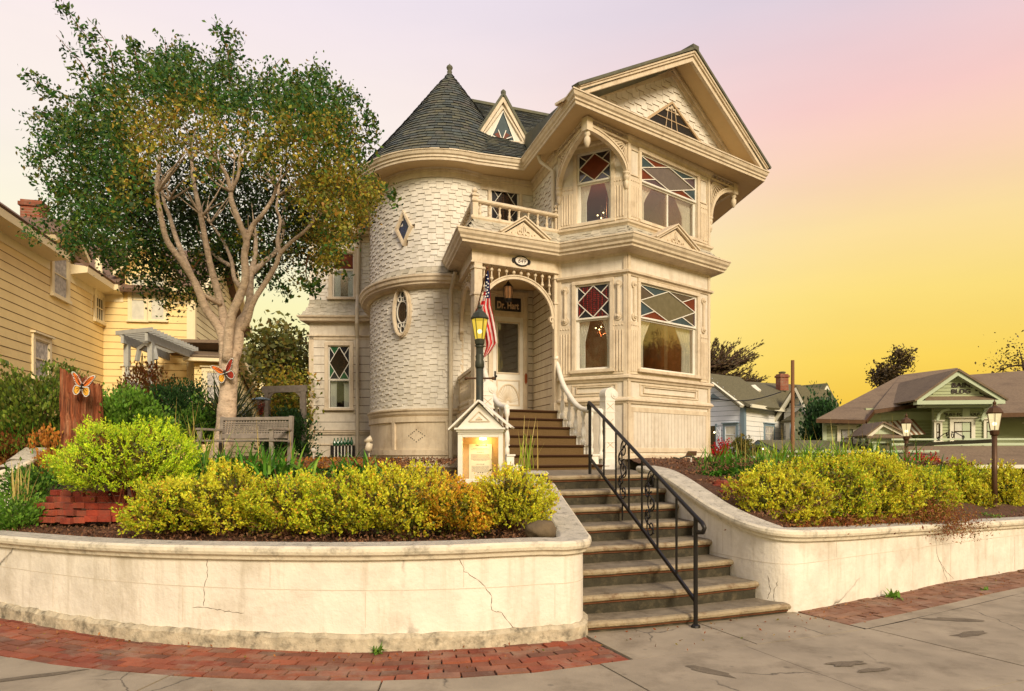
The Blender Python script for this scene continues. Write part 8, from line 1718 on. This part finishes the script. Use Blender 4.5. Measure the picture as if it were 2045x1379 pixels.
brickstack('low red brick edging behind the right coping, near the steps', [(at(1408, 975, 9.3), at(1500, 985, 8.9), 5), (at(1410, 965, 9.4), at(1490, 972, 9.1), 4), (at(1425, 998, 9.0), at(1510, 1010, 8.6), 4), (at(1427, 988, 9.0), at(1500, 998, 8.7), 4)], 4)
# boulder at the corner of the left bed
bm = bmesh.new(); bmesh.ops.create_icosphere(bm, subdivisions=3, radius=1)
from mathutils import noise as mn
for v in bm.verts: v.co *= 1 + .25 * mn.noise(v.co * 1.7) + .08 * mn.noise(v.co * 5); v.co = Vector((v.co.x * .15, v.co.y * .13, v.co.z * .10))
me = bpy.data.meshes.new('boulder'); bm.to_mesh(me); bm.free(); me.materials.append(M['earth']); me.polygons.foreach_set('use_smooth', [True] * len(me.polygons)); o = bpy.data.objects.new('boulder', me); COL.objects.link(o); o.location = at(1082, 1060, 6.45); tag(o, 'brown boulder in the corner of the left bed beside the steps', 'rock')
# bench with lattice back
GBn = thing('garden_bench', at(500, 905, 9.4), 'weathered grey wooden bench with a lattice back under the pale tree', 'bench')
YBn = 9.5; fbn = Fr(at(442, 0, YBn + .1).xy, at(572, 0, YBn - .1).xy); bz = lambda py: 1.6 + (905 - py) / F * YBn; Lb = fbn.L; zt_, zb_ = bz(832), bz(868)
sk_ = lambda z: .22 * (z - zb_)
m = MB(); m.box(fbn, -.03, Lb + .03, zt_ - .045, zt_, -.10, -.05); m.box(fbn, -.0, Lb, zb_ - .05, zb_ + .02, -.04, .0); m.build('back_rails', 'grey_wood', GBn, bevel=.006)
m = MB()
for i in range(22): s = .03 + (Lb - .06) * (i + .5) / 22; m.bar(fbn.P(s, zb_, -.02), fbn.P(s, zt_ - .03, -.075), .019, .008, up=(fbn.n.x, fbn.n.y, 0))
for i in range(6): z = zb_ + .03 + (zt_ - zb_ - .09) * (i + .5) / 6; d_ = -.02 - .055 * (z - zb_) / (zt_ - zb_); m.bar(fbn.P(0, z, d_ + .008), fbn.P(Lb, z, d_ + .008), .008, .017)
m.build('lattice', 'grey_wood', GBn)
for s in (-.03, Lb + .03): m = MB(); m.bar(fbn.P(s, .95, .02), fbn.P(s, zt_ + .01, -.08), .05, .06); m.bar(fbn.P(s, .95, .42), fbn.P(s, bz(858), .42), .05, .05); m.bar(fbn.P(s, bz(858), -.05), fbn.P(s, bz(858), .47), .06, .03); m.build('end_frame', 'grey_wood', GBn, bevel=.005)
m = MB()
for i in range(6): m.box(fbn, -.14, Lb + .1, bz(882), bz(882) + .022, .02 + i * .075, .08 + i * .075)
m.build('seat', 'grey_wood', GBn)
# small arbour and heater
AR = thing('garden_arbor', at(570, 905, 17), 'small grey wooden arbour with curved braces left of the shingled house', 'arbor'); YA = 17.0
zc_ = at(0, 775, YA).z; m = MB(); m.bar(at(524, 778, YA), at(613, 775, YA), .09, .16); m.bar(at(528, 778, YA + .9), at(610, 775, YA + .9), .09, .16); m.build('beam', 'grey_wood', AR)
for px, dy in ((533, 0), (607, 0), (536, .9), (604, .9)): q = at(px, 780, YA + dy); m = MB(); m.bar((q.x, q.y, 1.2), (q.x, q.y, q.z), .10); m.build('post', 'grey_wood', AR)
m = MB(); fr = Fr(at(533, 0, YA).xy, at(607, 0, YA).xy); z = zc_ - .05
for a, sg in ((0, 1), (fr.L, -1)): m.band(fr, [(a + sg * .3 * (1 - math.cos(math.pi / 2 * i / 8)), z - .38 + .38 * math.sin(math.pi / 2 * i / 8)) for i in range(9)], .07, -.03, .03)
m.build('brace', 'grey_wood', AR)
HT = thing('patio_heater', at(521, 905, 14.5), 'dark patio heater with a flat metal cap behind the bench', 'patio heater'); q = at(521, 905, 14.5); hz2 = at(521, 798, 14.5).z
m = MB(); m.lathe([(.19, 0), (.17, .025), (.05, .05), (.02, .06)], (q.x, q.y, hz2), 16); m.build('cap', 'blue_trim', HT); m = MB(); m.lathe([(.02, -.34), (.05, -.26), (.085, -.1), (.08, 0)], (q.x, q.y, hz2), 12); m.build('burner', 'stained_red', HT); m = MB(); m.tube([(q.x, q.y, 1.2), (q.x, q.y, hz2 - .3)], .03, 8); m.build('pole', 'iron', HT)
# green bottle-lights in front of the cellar vent
for i in range(6):
    q = at(668 + i * 6.8, 905, 18.6); zz = at(0, 886 - i * .3, 18.6).z; t_ = thing('solar_light', (q.x, q.y, 1.5), ('leftmost', 'second', 'third', 'fourth', 'fifth', 'rightmost')[i] + ' dark green stake light, from the left, before the cellar vent', 'garden light', 'row of green stake lights'); m = MB(); m.lathe([(.02, -.06), (.045, -.02), (.05, .02), (.035, .07), (.015, .12), (.02, .14), (.004, .16)], (q.x, q.y, zz), 8); m.build('cap', 'stained_green', t_); m = MB(); m.tube([(q.x, q.y, 1.35), (q.x, q.y, zz - .05)], .014, 6); m.build('stake', 'white_paint', t_)
q = at(626, 899, 15); m = MB(); m.tube([(q.x, q.y, 1.3), (q.x, q.y, q.z)], .015, 6); m.ball(q, .055); tag(m.build('globe_light', 'white_paint'), 'small white globe garden light at the wing corner', 'garden light')
# spotlights
def spot(px, py, Y, label):
    t_ = thing('flood_light', at(px, py + 15, Y), label, 'flood light'); q = at(px, py, Y); fr = ax(q.x, q.y, R(-10)); m = MB(); m.prism(fr, [(-.1, q.z - .045), (.09, q.z - .03), (.10, q.z + .05), (-.05, q.z + .05)], -.1, .06); m.build('head', 'bronze', t_, bevel=.006); m = MB(); m.tube([(q.x, q.y, q.z - .3), (q.x, q.y, q.z - .04)], .016, 8); m.lathe([(.03, 0), (.025, .06)], (q.x, q.y, q.z - .2), 8); m.build('stem', 'white_paint', t_)
spot(1380, 906, 12.6, 'box flood light on a short stem at the foot of the bay window')
SPt = thing('spot_light', at(737, 880, 15.5), 'pair of pale cone spotlights at the foot of the tower', 'spotlight'); q = at(737, 880, 15.6); m = MB(); m.tube([q - Vector((.1, 0, .02)), q + Vector((.06, 0, .06))], [.035, .075], 10); m.tube([q + Vector((.02, 0, -.05)), q + Vector((-.03, 0, -.22))], [.07, .09], 10); m.tube([(q.x, q.y, 1.3), (q.x, q.y, q.z)], .015, 6); m.build('heads', 'pipe', SPt, smooth=True)
m = MB(); pts = [at(1345 + 12 * i, 913 + 3 * math.sin(i * 1.9), 12.3 - .1 * math.cos(i)) - Vector((0, 0, .0)) for i in range(5)]; m.tube(pts, .012, 6); tag(m.build('garden_hose', 'post_green'), 'thin dark cable lying on the ground beside the flood light', 'cable')
